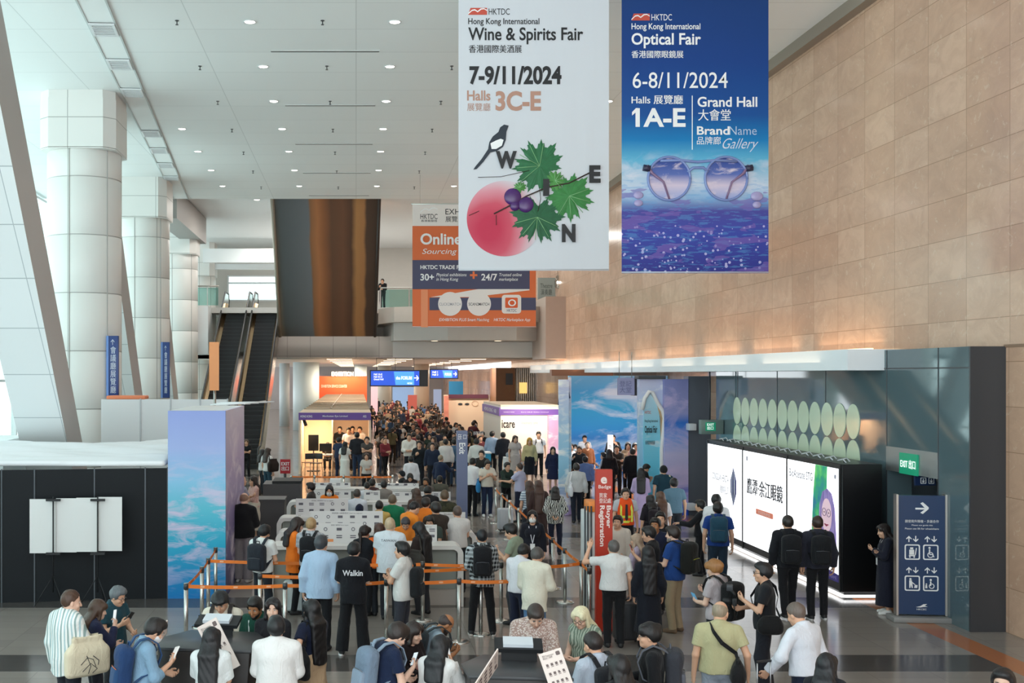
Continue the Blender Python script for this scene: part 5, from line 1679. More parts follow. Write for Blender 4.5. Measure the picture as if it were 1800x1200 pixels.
lb = empty('lightbox', (9.5, 25.3, 0), 0, 'long black lightbox with three glowing white advertising panels along the right wall', 'lightbox')
XB = 9.1
BLK = wmat('lightbox_black', '0d0d10', .35)
yn, yf = 21.3, 29.5
wchild(MB().box(XB, 9.85, yn, yf, .12, 2.52), 'casing', BLK, lb, .01, 1)
wchild(MB().box(XB + .05, 9.8, yn + .05, yf - .05, 0, .12), 'plinth', BLK, lb)
LED = mat('ffffff', .4, emit=2.4)
wchild(MB().box(XB - .02, XB + .05, yn - .02, yf, .03, .07).box(XB + .05, 9.85, yn - .03, yn + .03, .03, .07), 'floor_light_strip', LED, lb)
PANEL = mat('f7f7fb', .5, emit=1.15)
P3 = NT('portrait_panel_print'); gx, gy, gz = P3.xyz(P3.coord('Generated'))[0:3]
ys = [yf - .06, 26.75, 24.0, yn + .08]
for i in range(3):
    a, c = ys[i] - .02, ys[i + 1] + .03
    wchild(MB().box(XB - .012, XB, c, a, .28, 2.42), 'glowing_panel', PANEL, lb)
b = MB()
for yy in ys: b.box(XB - .02, XB + .002, yy - .03, yy + .03, .12, 2.5)
wchild(b, 'panel_frame', BLK, lb)
DK, VIO, REDT = mat('2a2a30', .5), mat('4a4a86', .5), mat('e88a70', .5, emit=.3)
def lmark(poly, m, name='print', t=.018): return wchild(flat(MB(), poly, left_frame(XB), t), name, m, lb)
# far panel: name and a spindle mark
ltext('DONGGUAN HENGTAI', DK, lb, XB - .014, 29.0, 27.75, 1.55, 1.72, bold=.0)
ltext('眼鏡有限公司', DK, lb, XB - .014, 28.4, 27.75, 1.25, 1.45, bold=.0)
for k, (hw, m_) in enumerate(((.20, VIO), (.11, mat('e9e9f4', .5)), (.05, VIO))):
    lmark([(-27.4, 1.05), (-27.4 + hw, 1.35), (-27.4 + hw, 1.65), (-27.4, 1.95), (-27.4 - hw, 1.65), (-27.4 - hw, 1.35)], m_, 'spindle_mark', .018 + .004 * k)
# middle panel: brush lettering and a small red bar
ltext('鷹潭·余江眼鏡', DK, lb, XB - .014, 26.45, 24.25, 1.45, 1.82, bold=.045)
ltext('中国眼镜产业基地', mat('d8c9a8', .5, emit=.4), lb, XB - .014, 25.9, 24.75, 1.24, 1.32, bold=.0)
lmark(rrect(-25.85, -24.8, 1.04, 1.16, .03), REDT, 'red_bar')
ltext('欢迎莅临参观', WHT, lb, XB - .020, 25.7, 24.95, 1.06, 1.14, bold=.0)
lmark(rrect(-26.5, -26.4, 2.20, 2.30, .02), mat('9a9aa5', .5, emit=.4), 'corner_mark')
# near panel: heading, green swirl, smiling portrait, violet foot
ltext('BioAcetate STG', mat('5a5d64', .5), lb, XB - .014, 23.85, 22.65, 2.08, 2.24, bold=.0)
GR = NT('green_swirl_print'); n = GR.noise(GR.coord(), 1.6, 4, .6)
GR.base(GR.ramp(n, [(.3, '1f5f9a'), (.45, '2fa06e'), (.62, '7ed36a'), (.8, 'c9f0b0')]), .5); GR.emit(GR.ramp(n, [(.3, '1f5f9a'), (.45, '2fa06e'), (.62, '7ed36a'), (.8, 'c9f0b0')]), .45)
lmark([(-22.70, .95), (-22.35, 1.3), (-22.0, 1.5), (-21.95, 2.42), (-22.5, 2.42), (-22.6, 1.9)], GR.m, 'green_swirl')
HAIRP = NT('portrait_hair_print'); n = HAIRP.noise(HAIRP.mapping(HAIRP.coord(), (1, 9, 1)), 3, 3); HAIRP.base(HAIRP.ramp(n, [(.3, '6b5a9a'), (.6, '9a86bd'), (.9, 'c7b3d8')]), .5); HAIRP.emit(HAIRP.ramp(n, [(.3, '6b5a9a'), (.6, '9a86bd'), (.9, 'c7b3d8')]), .4)
hp_ = [(-22.28, .62), (-22.34, 1.2), (-22.30, 1.65), (-22.16, 1.92), (-21.95, 2.0), (-21.74, 1.92), (-21.60, 1.65), (-21.54, 1.2), (-21.50, .62)]
lmark(hp_, HAIRP.m, 'portrait_hair', .022)
SK = mat('e7c3cf', .5, emit=.4)
lmark(oval(-21.95, 1.48, .23, .33, 28), SK, 'portrait_face', .026)
lmark(oval(-21.95, .95, .20, .28, 20), SK, 'portrait_hand', .027)
for s_ in (-1, 1):
    rb = MB(); ring(rb, oval(-21.95 + s_ * .105, 1.54, .092, .078, 24), oval(-21.95 + s_ * .105, 1.54, .083, .069, 24), left_frame(XB), .032)
    wchild(rb, 'portrait_glasses', VIO, lb)
    lmark(oval(-21.95 + s_ * .105, 1.54, .026, .012, 12), DK, 'portrait_eye', .030)
lmark([(-22.06, 1.315), (-21.95, 1.27), (-21.84, 1.315), (-21.89, 1.322), (-21.95, 1.315), (-22.01, 1.322)], mat('b5476a', .5), 'portrait_smile', .032)
lmark([(-23.97, .28), (-21.4, .28), (-21.4, .42), (-23.97, .62)], mat('3a2f78', .5, emit=.3), 'violet_foot', .016)
ltext('BIO-ACETATE', mat('e6e2f2', .5, emit=.4), lb, XB - .018, 23.8, 23.2, .46, .54, bold=.0)
ltext('CIRCULAR FRAME', mat('b5a9dd', .5), lb, XB - .018, 22.4, 21.5, .32, .38, bold=.0)
ltext('2024', mat('4fc0dd', .5, emit=.5), lb, XB - .020, 21.95, 21.5, .62, .92, bold=.03)
lmark(rrect(-21.62, -21.54, 2.22, 2.30, .02), mat('9a9aa5', .5, emit=.4), 'corner_mark')
b = MB()
for k in range(26): b.tube([(9.3 + .2 * (k % 2), yn + .3 + k * .3, 2.53), (9.3 + .2 * (k % 2), yn + .42 + k * .3, 2.58), (9.35, yn + .5 + k * .3, 2.53)], .014, 5)
wchild(b, 'cable_ties', mat('c9ccd0', .4), lb)

# discs stuck on the glass wall
DISC = wmat('pale_green_disc', 'd3e2c6', .12, noise=.08, nscale=1.2)
for r_ in range(2):
    for i in range(12):
        y = 22.95 + i * .635
        o = MB().prism(oval(0, 0, .30, .355, 36), -.012, 0, face_left((0, 0, 0)) @ Matrix.Diagonal((1, 1, -1, 1))).build('wall_disc', DISC, loc=(10.03, y, 3.25 - r_ * .725))
        tag(o, 'pale green oval disc on the glass wall, %s row, %s from the near end' % ('upper' if r_ == 0 else 'lower', ORD[i]), 'wall disc', 'pale green discs on the glass wall')

# exit sign on the lintel, restroom blade
GREEN = mat('0f8f6a', .4, emit=.35)
xs_ = empty('exit_sign', (10.0, 20.55, 2.38), 0, 'green exit sign on the steel lintel of the glass wall', 'exit sign')
wchild(MB().box(9.985, 10.012, 20.25, 20.92, 2.39, 2.77), 'green_plate', GREEN, xs_)
ltext('EXIT 出口', mat('ffffff', .5, emit=.9), xs_, 9.982, 20.86, 20.31, 2.50, 2.66, bold=.02)
rs = empty('restroom_sign', (10.2, 20.4, 2.1), 0, 'dark blue restroom blade sign inside the doorway of the glass wall', 'sign')
d = 20.4
wchild(MB().box(xat(1609, d), xat(1645, d), d, d + .05, zat(853, d), zat(828, d)), 'blade', wmat('sign_navy', '1c2f55', .35), rs)
wchild(MB().box(xat(1640, d), 10.6, d + .015, d + .035, zat(846, d), zat(842, d)), 'wall_arm', STEEL, rs)
for x0, x1 in ((1618, 1628), (1632, 1642)):
    ring(rb := MB(), rrect(xat(x0, d), xat(x1, d), zat(850, d), zat(839, d), .01), rrect(xat(x0 + 1.2, d), xat(x1 - 1.2, d), zat(848.8, d), zat(840.2, d), .005), pf(d), .005); wchild(rb, 'icon_frame', WHT, rs)
    b = MB(); flat(b, oval(xat((x0 + x1) / 2, d), zat(842.5, d), .011, .011, 10), pf(d), .005); flat(b, [(xat(x0 + 3.5, d), zat(848, d)), (xat(x1 - 3.5, d), zat(848, d)), (xat(x1 - 3, d), zat(844, d)), (xat(x0 + 3, d), zat(844, d))], pf(d), .005); wchild(b, 'icon', WHT, rs)
ptext('男 女', WHT, rs, d, 1619, 1641, 831, 836, depth=.005)
# second green exit box, hung by the recess
eb = empty('exit_sign', (xat(1252, 31), 31, zat(768, 31)), 0, 'grey box with small green exit sign hanging by the slate pier', 'exit sign')
wchild(MB().box(xat(1233, 31), xat(1272, 31), 31, 31.25, zat(763, 31), zat(738, 31)), 'grey_box', wmat('grey_green_box', '73857f', .4), eb, .01)
b = MB()
wchild(MB().box(xat(1240, 31), xat(1258, 31), 30.985, 31, zat(757, 31), zat(742, 31)), 'green_plate', GREEN, eb)
ptext('EXIT\n出口', mat('ffffff', .5, emit=.9), eb, 30.985, 1243, 1255, 744, 755, depth=.004)
wchild(MB().cyl(xat(1250, 31), 31.12, zat(738, 31), 4.29, .02, 6), 'hanger', DARK, eb)
# wall lamp boxes by the pavilion side
for (y, nm) in ((750, 'upper'), (890, 'lower')):
    o = MB().box(xat(1208, 33.8), xat(1221, 33.8), 33.6, 33.95, zat(y + 6, 33.8), zat(y - 6, 33.8)).build('lamp_box', wmat('lamp_box_white', 'dfe6ee', .4) if nm == 'upper' else bpy.data.materials['lamp_box_white'], None, .02)
    tag(o, '%s white cube fixture at the pavilion edge beside the slate pier' % nm, 'fixture')

# standing way sign
ss = empty('standing_sign', (9.62, 19.4, 0), R(-6), 'tall navy standing sign with lift and wheelchair symbols beside the charcoal wall end', 'standing sign')
NV = wmat('standing_sign_navy', '1f3a60', .35)
w_, hgt = .76, 2.14
MB().box(-w_ / 2, w_ / 2, -.05, .05, .12, hgt).build('panel', NV, ss)
MB().box(-w_ / 2 - .035, -w_ / 2, -.07, .07, .10, hgt + .02).box(w_ / 2, w_ / 2 + .035, -.07, .07, .10, hgt + .02).build('steel_edge', STEEL, ss)
MB().box(-.50, .50, -.20, .20, 0, .09).build('base', wmat('grey_base', '8a8886', .45), ss, .015)
SM = Matrix.Translation(ss.location) @ Matrix.Rotation(R(-6), 4, 'Z') @ face_cam((0, -.05, 0))
def stx(body, u0, u1, v0, v1, **kw): letters(body, WHT, ss, SM, u0, u1, v0, v1, depth=.005, **kw)
def ssh(shape, name='icon'):
    o = shape.build(name, WHT); o.data.transform(pinv(ss)); o.parent = ss
b = MB(); flat(b, [(-.10, 1.935), (.05, 1.935), (-.02, 2.01), (.02, 2.03), (.115, 1.945), (.115, 1.915), (.02, 1.83), (-.02, 1.85), (.05, 1.925 - .02), (-.10, 1.905)], SM, .005); ssh(b, 'arrow')
stx('請使用升降機・多謝合作', -.27, .28, 1.68, 1.73)
stx('Please use guide this', -.16, .18, 1.62, 1.65); stx('Please use lift for wheelchairs', -.27, .28, 1.565, 1.595)
for cx_ in (-.15, .15):
    for zb in (1.05, .52):
        ring(rb := MB(), rrect(cx_ - .125, cx_ + .125, zb, zb + .26, .03), rrect(cx_ - .105, cx_ + .105, zb + .02, zb + .24, .02), SM, .005); ssh(rb, 'icon_frame')
        for k, up in ((-.055, True), (.055, False)):
            z0 = zb + .30; a = [(-.008, 0), (.008, 0), (.008, .07), (.04, .045), (.045, .06), (0, .105), (-.045, .06), (-.04, .045), (-.008, .07)]
            if not up: a = [(x, .105 - z) for x, z in reversed(a)]
            b = MB(); flat(b, [(cx_ + k + x, z0 + z) for x, z in a], SM, .005); ssh(b, 'lift_arrow')
def icon(cx_, zb, parts):
    b = MB()
    for kind, *v in parts:
        if kind == 'o': flat(b, oval(cx_ + v[0], zb + v[1], v[2], v[2], 14), SM, .005)
        if kind == 'p': flat(b, [(cx_ + x, zb + z) for x, z in v[0]], SM, .005)
        if kind == 'r': ring(b, oval(cx_ + v[0], zb + v[1], v[2], v[2], 20), oval(cx_ + v[0], zb + v[1], v[2] - .013, v[2] - .013, 20), SM, .005)
    ssh(b)
icon(-.15, 1.05, [('p', [(-.055, .06), (.045, .06), (.045, .08), (-.055, .08)]), ('p', [(-.05, .085), (.03, .085), (.03, .17), (-.05, .17)]), ('p', [(-.035, .175), (.015, .175), (.015, .21), (-.035, .21)]), ('p', [(.04, .08), (.055, .08), (.075, .20), (.06, .20)]), ('o', -.04, .045, .013), ('o', .03, .045, .013)])
wheel = [('r', -.005, .085, .05), ('o', -.02, .205, .018), ('p', [(-.03, .10), (-.012, .10), (-.008, .18), (-.03, .18)]), ('p', [(-.02, .10), (.035, .10), (.06, .05), (.045, .045), (.025, .085), (-.02, .085)])]
icon(.15, 1.05, wheel)
icon(-.15, .52, [('o', -.03, .20, .018), ('p', [(-.05, .05), (-.03, .05), (-.025, .11), (-.01, .05), (.01, .05), (-.008, .18), (-.05, .18)]), ('p', [(0, .15), (.05, .11), (.045, .10), (-.005, .135)]), ('p', [(.03, .05), (.08, .05), (.085, .10), (.04, .10)])])
icon(.15, .52, [('r', .015, .085, .045), ('o', .0, .19, .018), ('p', [(-.01, .09), (.008, .09), (.01, .165), (-.012, .165)]), ('o', -.07, .12, .012), ('p', [(-.09, .05), (-.055, .05), (-.06, .105), (-.085, .105)])])
b = MB(); flat(b, [(-.09, .245), (-.02, .262), (.03, .295), (.09, .30), (.05, .27), (.10, .255), (.03, .25), (-.02, .24)], SM, .005); ssh(b, 'wave_mark')
stx('HKCEC', -.08, .08, .195, .222)

# sky pavilion
pv = empty('sky_pavilion', (8.0, 34.4, 0), 0, 'sky blue optical fair pavilion with clouds and a white arch under the canopy', 'pavilion')
cloudm = sky_print('pavilion_sky', [(0, '1f6fc0'), (.25, '2d86cf'), (.31, '7fb2dc'), (.36, '2f7fca'), (.45, '2a93d8'), (.7, '2fa8da'), (.85, '4aa6dc'), (1, '7ec1e6')], cloud='dbe3f4', scale=.55, thr=.50, stretch=(.8, 1, 1.7), emit=.12)
purp = sky_print('pavilion_dusk', [(0, '2850c0'), (.14, '3a5fc8'), (.25, 'a9a3cf'), (.45, 'b3b1d6'), (.58, '5d8fd6'), (.68, '2f6cc2'), (.75, '8e94c6'), (1, '7f86bc')], cloud='cbb9dd', scale=.7, thr=.5, stretch=(.8, 1, 1.5), emit=.08)
lav = sky_print('pavilion_lavender', [(0, 'b9a3d8'), (.3, '8fc8e6'), (.6, 'a9d4f0'), (1, 'd5d3ee')], cloud='ffffff', scale=1.2, thr=.5)
FY = 34.0; X = lambda p: xat(p, FY)
wchild(MB().box(xat(1000, 48), 13.15, 48, 48.2, 0, 4.15), 'sky_wall', cloudm, pv)
b = MB(); b.add([(6.36, 34.15, 0), (8.98, 48, 0), (9.05, 48, 0), (6.46, 34.15, 0), (6.36, 34.15, 4.1), (8.98, 48, 4.1), (9.05, 48, 4.1), (6.46, 34.15, 4.1)], [(3, 2, 1, 0), (4, 5, 6, 7), (0, 1, 5, 4), (1, 2, 6, 5), (2, 3, 7, 6), (3, 0, 4, 7)])
wchild(b, 'slanted_wall', lav, pv)
lamp('pavilion_fill', 'AREA', (10.6, 41, 4.3), 1100, (1, .96, .92), 2.4)  # added area light without a fixture, brightens the sky wall
wchild(MB().box(X(1168), X(1211), FY, FY + .2, 0, 4.06), 'dusk_wall', purp, pv)
wchild(MB().box(X(983), X(1000), FY, FY + .15, 0, 4.05), 'left_pier', lav, pv)
wchild(MB().box(X(1127), X(1168), FY + .2, FY + .5, 0, 4.06), 'right_pier', lav, pv)
# pointed arch leaf with the fair name
arch = poly_px([(1132, 902), (1130, 760), (1131, 715), (1137, 697), (1144, 692), (1151, 700), (1158, 722), (1160, 760), (1160, 902)], FY + .2)
wchild(flat(MB(), arch, face_cam((0, FY + .2, 0)), .05), 'arch_leaf', sky_print('arch_leaf_print', [(0, '5fb9e6'), (.4, '6fd0ee'), (.7, '8fd9f0'), (1, 'c9e6f6')], cloud='e8f4fb', scale=1.2, thr=.55), pv)
gold = wmat('arch_gold', 'cfae86', .3, .3)
MA = face_cam((0, FY + .12, 0))
wchild(MB().tube([MA @ Vector((p[0], p[1], 0)) for p in poly_px([(1129, 720), (1133, 700), (1141, 688), (1147, 690), (1156, 708), (1165, 722), (1168, 735), (1166, 760), (1163, 790), (1163, 902)], FY + .12)], .06, 8), 'arch_edge', wmat('arch_white', 'f1efee', .35), pv)
wchild(flat(MB(), poly_px([(1154, 712), (1163, 724), (1166, 738), (1163, 765), (1160, 780), (1160, 735)], FY + .2), face_cam((0, FY + .2, 0)), .07), 'arch_gold_inlay', gold, pv)
wchild(MB().tube([MA @ Vector((p[0], p[1], 0)) for p in poly_px([(983, 712), (986, 690), (991, 680), (996, 684), (1000, 700)], FY + .12)], .05, 8), 'left_arch_edge', wmat('arch_navy', '4a5a80', .4), pv)
dT = FY + .14
ptext('HKTDC', mat('d0584a', .5), pv, dT, 1133, 1144, 722, 727, depth=.02)
ptext('Hong Kong International', INK, pv, dT, 1133, 1156, 737, 743, depth=.02)
ptext('Optical Fair', INK, pv, dT, 1133, 1155, 748, 764, bold=.02, depth=.02)
ptext('香港國際眼鏡展', INK, pv, dT, 1134, 1151, 774, 781, depth=.02)
wchild(MB().box(X(1124), X(1172), FY + .1, FY + .6, 4.06, 4.16), 'spot_rail', DARK, pv)
for i, px in enumerate((1095, 1110)):
    pass
hs = empty('hanging_sign', (xat(1102, 35), 35, zat(695, 35)), 0, 'lilac hanging sign with dark side in front of the pavilion sky wall', 'sign')
wchild(MB().box(xat(1085, 35), xat(1114, 35), 34.9, 35.0, zat(694, 35), zat(664, 35)), 'face', wmat('lilac_face', '9d9fc4', .5), hs)
wchild(MB().box(xat(1114, 35), xat(1120, 35), 34.95, 35.4, zat(695, 35), zat(666, 35)), 'dark_side', DARK, hs)
ptext('登記\n大堂', mat('6b6e96', .5), hs, 34.9, 1089, 1110, 669, 690, depth=.004)
for px in (1088, 1110): wchild(MB().cyl(xat(px, 35), 34.97, zat(664, 35), 4.9, .012, 6), 'hanger', STEEL, hs)
# red-brown beam behind, over the pavilion
o = MB().box(8.0, 10.5, 46.5, 47, 4.15, 4.40).build('brown_header', wmat('brown_header_paint', '8a5a40', .5)); tag(o, 'brown header beam behind the top of the sky pavilion', 'header')

# ---------------------------------------------------------------- exhibition booths and signs of the far concourse
PURP, CRM = wmat('fascia_purple', '6b4a9c', .45), wmat('booth_cream', 'e9d3bb', .6)
def fascia(parent, d, x0, x1, y0, y1, words, m=PURP):
    wchild(MB().box(xat(x0, d), xat(x1, d), d - .06, d, zat(y1, d), zat(y0, d)), 'fascia', m, parent)
    for body, a, c in words: ptext(body, WHT, parent, d - .06, a, c, y0 + 4.5, y1 - 4.5, depth=.006)
bt = empty('booth', (-.9, 48, 0), 0, 'cream exhibition booth with purple fascia and open front left of the aisle', 'booth')
d = 48.0
x0, x1 = xat(525, d), xat(652, d)
wchild(MB().box(x0, x1, 52.0, 52.1, 0, 2.55), 'back_wall', CRM, bt)
wchild(MB().box(x0, x0 + .08, d, 52, 0, 2.55), 'side_wall', CRM, bt)
wchild(MB().box(xat(584, 51), xat(586, 51), 50, 52, 0, 2.4), 'divider', CRM, bt)
wchild(MB().box(x1 - .08, x1, d, 52, 0, 2.55), 'side_wall', CRM, bt)
wchild(MB().box(x0, x1, d, 52.1, 2.55, 2.6), 'roof_cloth', wmat('booth_roof_cloth', 'e3cdb4', .7, noise=.08, nscale=1.5), bt)
fascia(bt, d, 525, 652, 725, 738, [('HONG KONG', 528, 549), ('Manhattan Eye Limited', 567, 611), ('A02', 638, 644)])
lamp('booth_lamp', 'AREA', ((x0 + x1) / 2 - .5, 50, 2.5), 160, (1, .74, .48), 1.6)
sp_ = MB().tube([(xat(533, 48.4), 48.4, 2.35), (xat(538, 48.4), 48.2, 2.05)], .07, 10).build('spot_head', BLACKM); sp_.data.transform(pinv(bt)); sp_.parent = bt
for i in range(5):
    b0 = 53.0 + i * 8.2
    r_ = empty('booth', (-.9, b0, 0), 0, 'cream roofed booth in the aisle row, %s one behind the open purple booth' % ORD[i], 'booth', 'booths behind the open booth')
    wchild(MB().box(x0, x1, b0, b0 + .08, 0, 2.5), 'front_wall', CRM, r_)
    wchild(MB().box(x1 - .06, x1, b0, b0 + 7.9, 0, 2.5), 'side_wall', CRM, r_)
    wchild(MB().box(x0, x0 + .06, b0, b0 + 7.9, 0, 2.5), 'side_wall', CRM, r_)
    wchild(MB().box(x0, x1, b0, b0 + 7.9, 2.53, 2.58), 'roof_cloth', bpy.data.materials['booth_roof_cloth'], r_)
    b = MB()
    for k in range(3): b.box(x0, x1, b0 + k * 2.63, b0 + k * 2.63 + .06, 2.58, 2.62)
    b.box(x0 + 1.2, x0 + 1.26, b0, b0 + 7.9, 2.58, 2.62)
    wchild(b, 'roof_bars', wmat('roof_bar', '9b8974', .5) if i == 0 else bpy.data.materials['roof_bar'], r_)
# furniture of the open booth
scr = empty('display_screen', (xat(551, 49.5), 49.5, 0), 0, 'black upright display screen on a stand inside the open booth', 'screen')
wchild(MB().box(xat(542, 49.5), xat(560, 49.5), 49.5, 49.56, zat(792, 49.5), zat(764, 49.5)), 'panel', BLACKM, scr, .01)
wchild(MB().cyl(xat(551, 49.5), 49.6, 0, 1.2, .03, 8), 'post', DARK, scr)
wchild(MB().cyl(xat(551, 49.5), 49.6, 0, .03, .3, 16), 'foot', DARK, scr)
mo = empty('monitor', (xat(573, 49), 49.2, .76), 0, 'wide black monitor on the white booth table', 'monitor')
wchild(MB().box(xat(561, 49), xat(583, 49), 49.2, 49.25, .88, 1.22), 'panel', BLACKM, mo, .01)
wchild(MB().cyl(xat(572, 49), 49.28, .76, .95, .025, 8), 'stand', DARK, mo)
tb = empty('table', (xat(570, 49), 49.1, 0), 0, 'small white table with thin metal legs inside the open booth', 'table')
wchild(MB().box(xat(556, 49), xat(586, 49), 48.8, 49.5, .72, .76), 'tabletop', WHITE, tb)
for px in (557.5, 584.5):
    for yy in (48.85, 49.45): wchild(MB().cyl(xat(px, 49), yy, 0, .72, .018, 6), 'leg', STEEL, tb)
def chair(x, y, rz, label):
    c = empty('chair', (x, y, 0), rz, label, 'chair', 'chairs in the open booth')
    MB().box(-.21, .21, -.21, .21, .43, .46).build('seat', DARK, c, .01)
    MB().box(-.2, .2, -.23, -.2, .6, .85).build('backrest', DARK, c, .01)
    for a in (-1, 1):
        for b_ in (-1, 1): MB().tube([(a * .18, b_ * .18, .43), (a * .21, b_ * .21, 0)], .012, 6).build('leg', STEEL, c)
        MB().tube([(a * .19, -.2, .43), (a * .19, -.225, .62)], .012, 6).build('back_post', STEEL, c)
chair(xat(541, 48.6), 48.6, .4, 'dark chair at the left end of the booth table')
chair(xat(556, 48.3), 48.3, 2.8, 'dark chair in front of the booth table')
# eye-care booth on the right
ic = empty('booth', (7.3, 48, 0), 0, 'white eye care booth with purple fascia right of the aisle', 'booth')
d = 48.0
wchild(MB().box(xat(880, d), xat(982, d), 48.0, 48.1, 0, 2.85), 'front_wall', wmat('booth_white', 'ecdfd3', .5), ic)
wchild(MB().box(xat(880, d), xat(880, d) + .08, 48.1, 54.5, 0, 2.85), 'side_wall', bpy.data.materials['booth_white'], ic)
wchild(MB().box(xat(880, d), xat(982, d), 48.0, 54.5, 2.86, 2.92), 'roof', CRM, ic)
fascia(ic, d, 880, 982, 719, 729, [('HONG KONG', 885, 904), ('Icare HKG Vision Limited', 916, 964)])
wchild(MB().box(xat(880, d) - .06, xat(880, d), 47.95, 54.5, 2.45, 2.80), 'side_fascia', PURP, ic)
letters('HONG KONG · A08', WHT, ic, face_left((xat(880, d) - .06, 0, 0)), -53.5, -49.0, 2.54, 2.70, depth=.006)
ptext('icare', INK, ic, 48.0, 861 + 2, 888, 738, 750, bold=.01, depth=.01) if False else ptext('icare', INK, ic, 48.0, 882, 905, 738, 752, bold=.02, depth=.01)
ptext('Visionary care', mat('9a8f94', .5), ic, 48.0, 916, 945, 740, 747, depth=.01)
wchild(MB().box(xat(962, d), xat(982, d), 47.6, 48, 0, 2.5), 'pink_panel', sky_print('pink_panel_print', [(0, 'e9dcea'), (.5, 'd9a9c9'), (1, 'b98fb5')], cloud='f6e6f0', scale=1.0, thr=.5), ic)
lamp('booth_lamp', 'AREA', (7.2, 46.4, 3.3), 130, (1, .8, .62), 1.4, (R(25), 0, 0))
cd = empty('counter', (xat(885, 45), 45.5, 0), 0, 'turquoise demonstration counter in front of the eye care booth', 'counter')
wchild(MB().box(xat(829, 45.5), xat(862, 45.5), 45.3, 46, 0, 1.05), 'body', wmat('turquoise_panel', '2f9cc4', .4), cd)
wchild(MB().box(xat(828, 45.5), xat(863, 45.5), 45.25, 46.05, 1.05, 1.1), 'top', WHITE, cd)
ptext('HONG KONG OPTICAL FAIR', WHT, cd, 45.3, 832, 850, 758, 764, depth=.006)
for i, (px, w_) in enumerate(((896, 17), (921, 15))):
    o = MB().box(xat(px - w_ / 2, 44.5), xat(px + w_ / 2, 44.5), 44.6, 45.1, 0, .95).build('display_plinth', WHITE, None, .02)
    tag(o, 'white display plinth before the eye care booth, %s of two' % ('left' if i == 0 else 'right'), 'plinth')
    r_ = MB().ball((xat(px, 44.5), 44.8, 1.05), .12, .12, .1, 14, 8).cyl(xat(px, 44.5), 44.8, .95, 1.0, .1, 12).build('eye_instrument', wmat('instrument_grey', '9aa4ae', .4) if i == 0 else bpy.data.materials['instrument_grey']); tag(r_, 'grey table-top eye instrument on the %s white plinth' % ('left' if i == 0 else 'right'), 'instrument')
# booth with maroon fascia behind it
mb_ = empty('booth', (7, 70, 0), 0, 'pale booth with a dark maroon fascia far behind the eye care booth', 'booth')
d = 70.0
wchild(MB().box(xat(780, d), xat(860, d), 70, 70.1, 0, 2.95), 'front_wall', CRM, mb_)
wchild(MB().box(xat(788, d), xat(858, d), 69.9, 70, zat(700, d), zat(693, d)), 'fascia', wmat('maroon', '5a2f42', .5), mb_)
wchild(MB().box(xat(780, d), xat(788, d), 69.7, 70, 0, 2.9), 'print_panel', wmat('salmon_print', 'dc8f7e', .6, noise=.4, nscale=3), mb_)
for px, r in ((809, 4), (821, 4)): wchild(flat(MB(), oval(xat(px, d), zat(710, d), r / F * d, 2 / F * d, 14), pf(d), .03), 'dark_spot', DARK, mb_)
ring(rb := MB(), oval(xat(835, d), zat(709, d), 6 / F * d, 5 / F * d, 20), oval(xat(835, d), zat(709, d), 5 / F * d, 4 / F * d, 20), pf(d), .03); wchild(rb, 'ring_print', mat('c9a98f', .5), mb_)
# orange service wall with white raised title
es = empty('service_wall', (-.8, 94, 0), 0, 'orange exhibition service wall with white title letters at the end of the booth row', 'wall display')
d = 94.5
ORW = NT('orange_lit_wall'); gx, gy, gz = ORW.xyz(ORW.coord('Generated'))[0:3]
ORW.base('e0592f', .5)
wchild(MB().box(xat(561, d), xat(645, d), d, d + .3, 0, zat(661, d)), 'orange_wall', ORW.m, es)
ptext('EXHIBITION PLUS', mat('fff6ee', .5, emit=.8), es, d, 583, 639, 653, 661, bold=.03, depth=.10)
ptext('EXHIBITION SERVICE COUNTER', mat('ffd9c4', .5), es, d, 565, 610, 676, 681, depth=.02)
wchild(MB().box(xat(557, d), xat(561, d), d - .1, d, zat(688, d), zat(654, d)), 'white_post', mat('fffaf4', .5, emit=.5), es)
for px in (575, 595, 618, 636): lamp('wall_washer', 'SPOT', (xat(px, d), d - 1.2, 4.6), 90, (1, .75, .5), .1, (R(35), 0, 0), 90)
# two blue information screens
def info_screen(x0, x1, y0, y1, d, label, dark=None, words=()):
    r_ = empty('information_screen', (xat((x0 + x1) / 2, d), d, zat(y1, d)), 0, label, 'screen')
    wchild(MB().box(xat(x0, d), xat(dark or x1, d), d, d + .2, zat(y1, d), zat(y0, d)), 'casing', DARK, r_)
    m = (dark - 15 if dark else x1 - 2)
    mid = x0 + (m - x0) * .52
    wchild(MB().box(xat(x0 + 2, d), xat(m, d), d - .02, d, zat(y1 - 2, d), zat(y0 + 2, d)), 'screen', mat('2456d8', .3, emit=.9), r_)
    wchild(flat(MB(), poly_px([(mid, y1 - 2.5), (m - 9, y1 - 2.5), (m - 9, y0 + 3), (mid - 3, y0 + 3)], d), pf(d - .02), .01), 'picture', mat('57b0f2', .3, emit=.8), r_)
    for body, a, c, e, f in words: ptext(body, mat('ffffff', .3, emit=1.2), r_, d - .032, a, c, e, f, bold=.02, depth=.006)
    for px in (x0 + 12, (x0 + x1) / 2, x1 - 12): wchild(MB().cyl(xat(px, d), d + .1, zat(y0, d), 5.13, .015, 5), 'hanger', DARK, r_)
    return r_
info_screen(650, 740, 650, 679, 64.0, 'large blue hanging information screen pointing right below the bridge', 752, [('Hall 1A-E\nHall 3C-E\nGrand Hall', 657, 674, 656, 668), ('the FORUM', 696, 724, 661, 667), ('→', 728, 736, 659, 669), ('HKTDC', 716, 725, 672, 675)])
info_screen(755, 806, 648, 666, 80.0, 'small blue hanging information screen farther down the concourse', None, [('Hall 1\nHall 3', 760, 770, 652, 660), ('→', 797, 803, 653, 661), ('FORUM', 782, 793, 655, 660)])
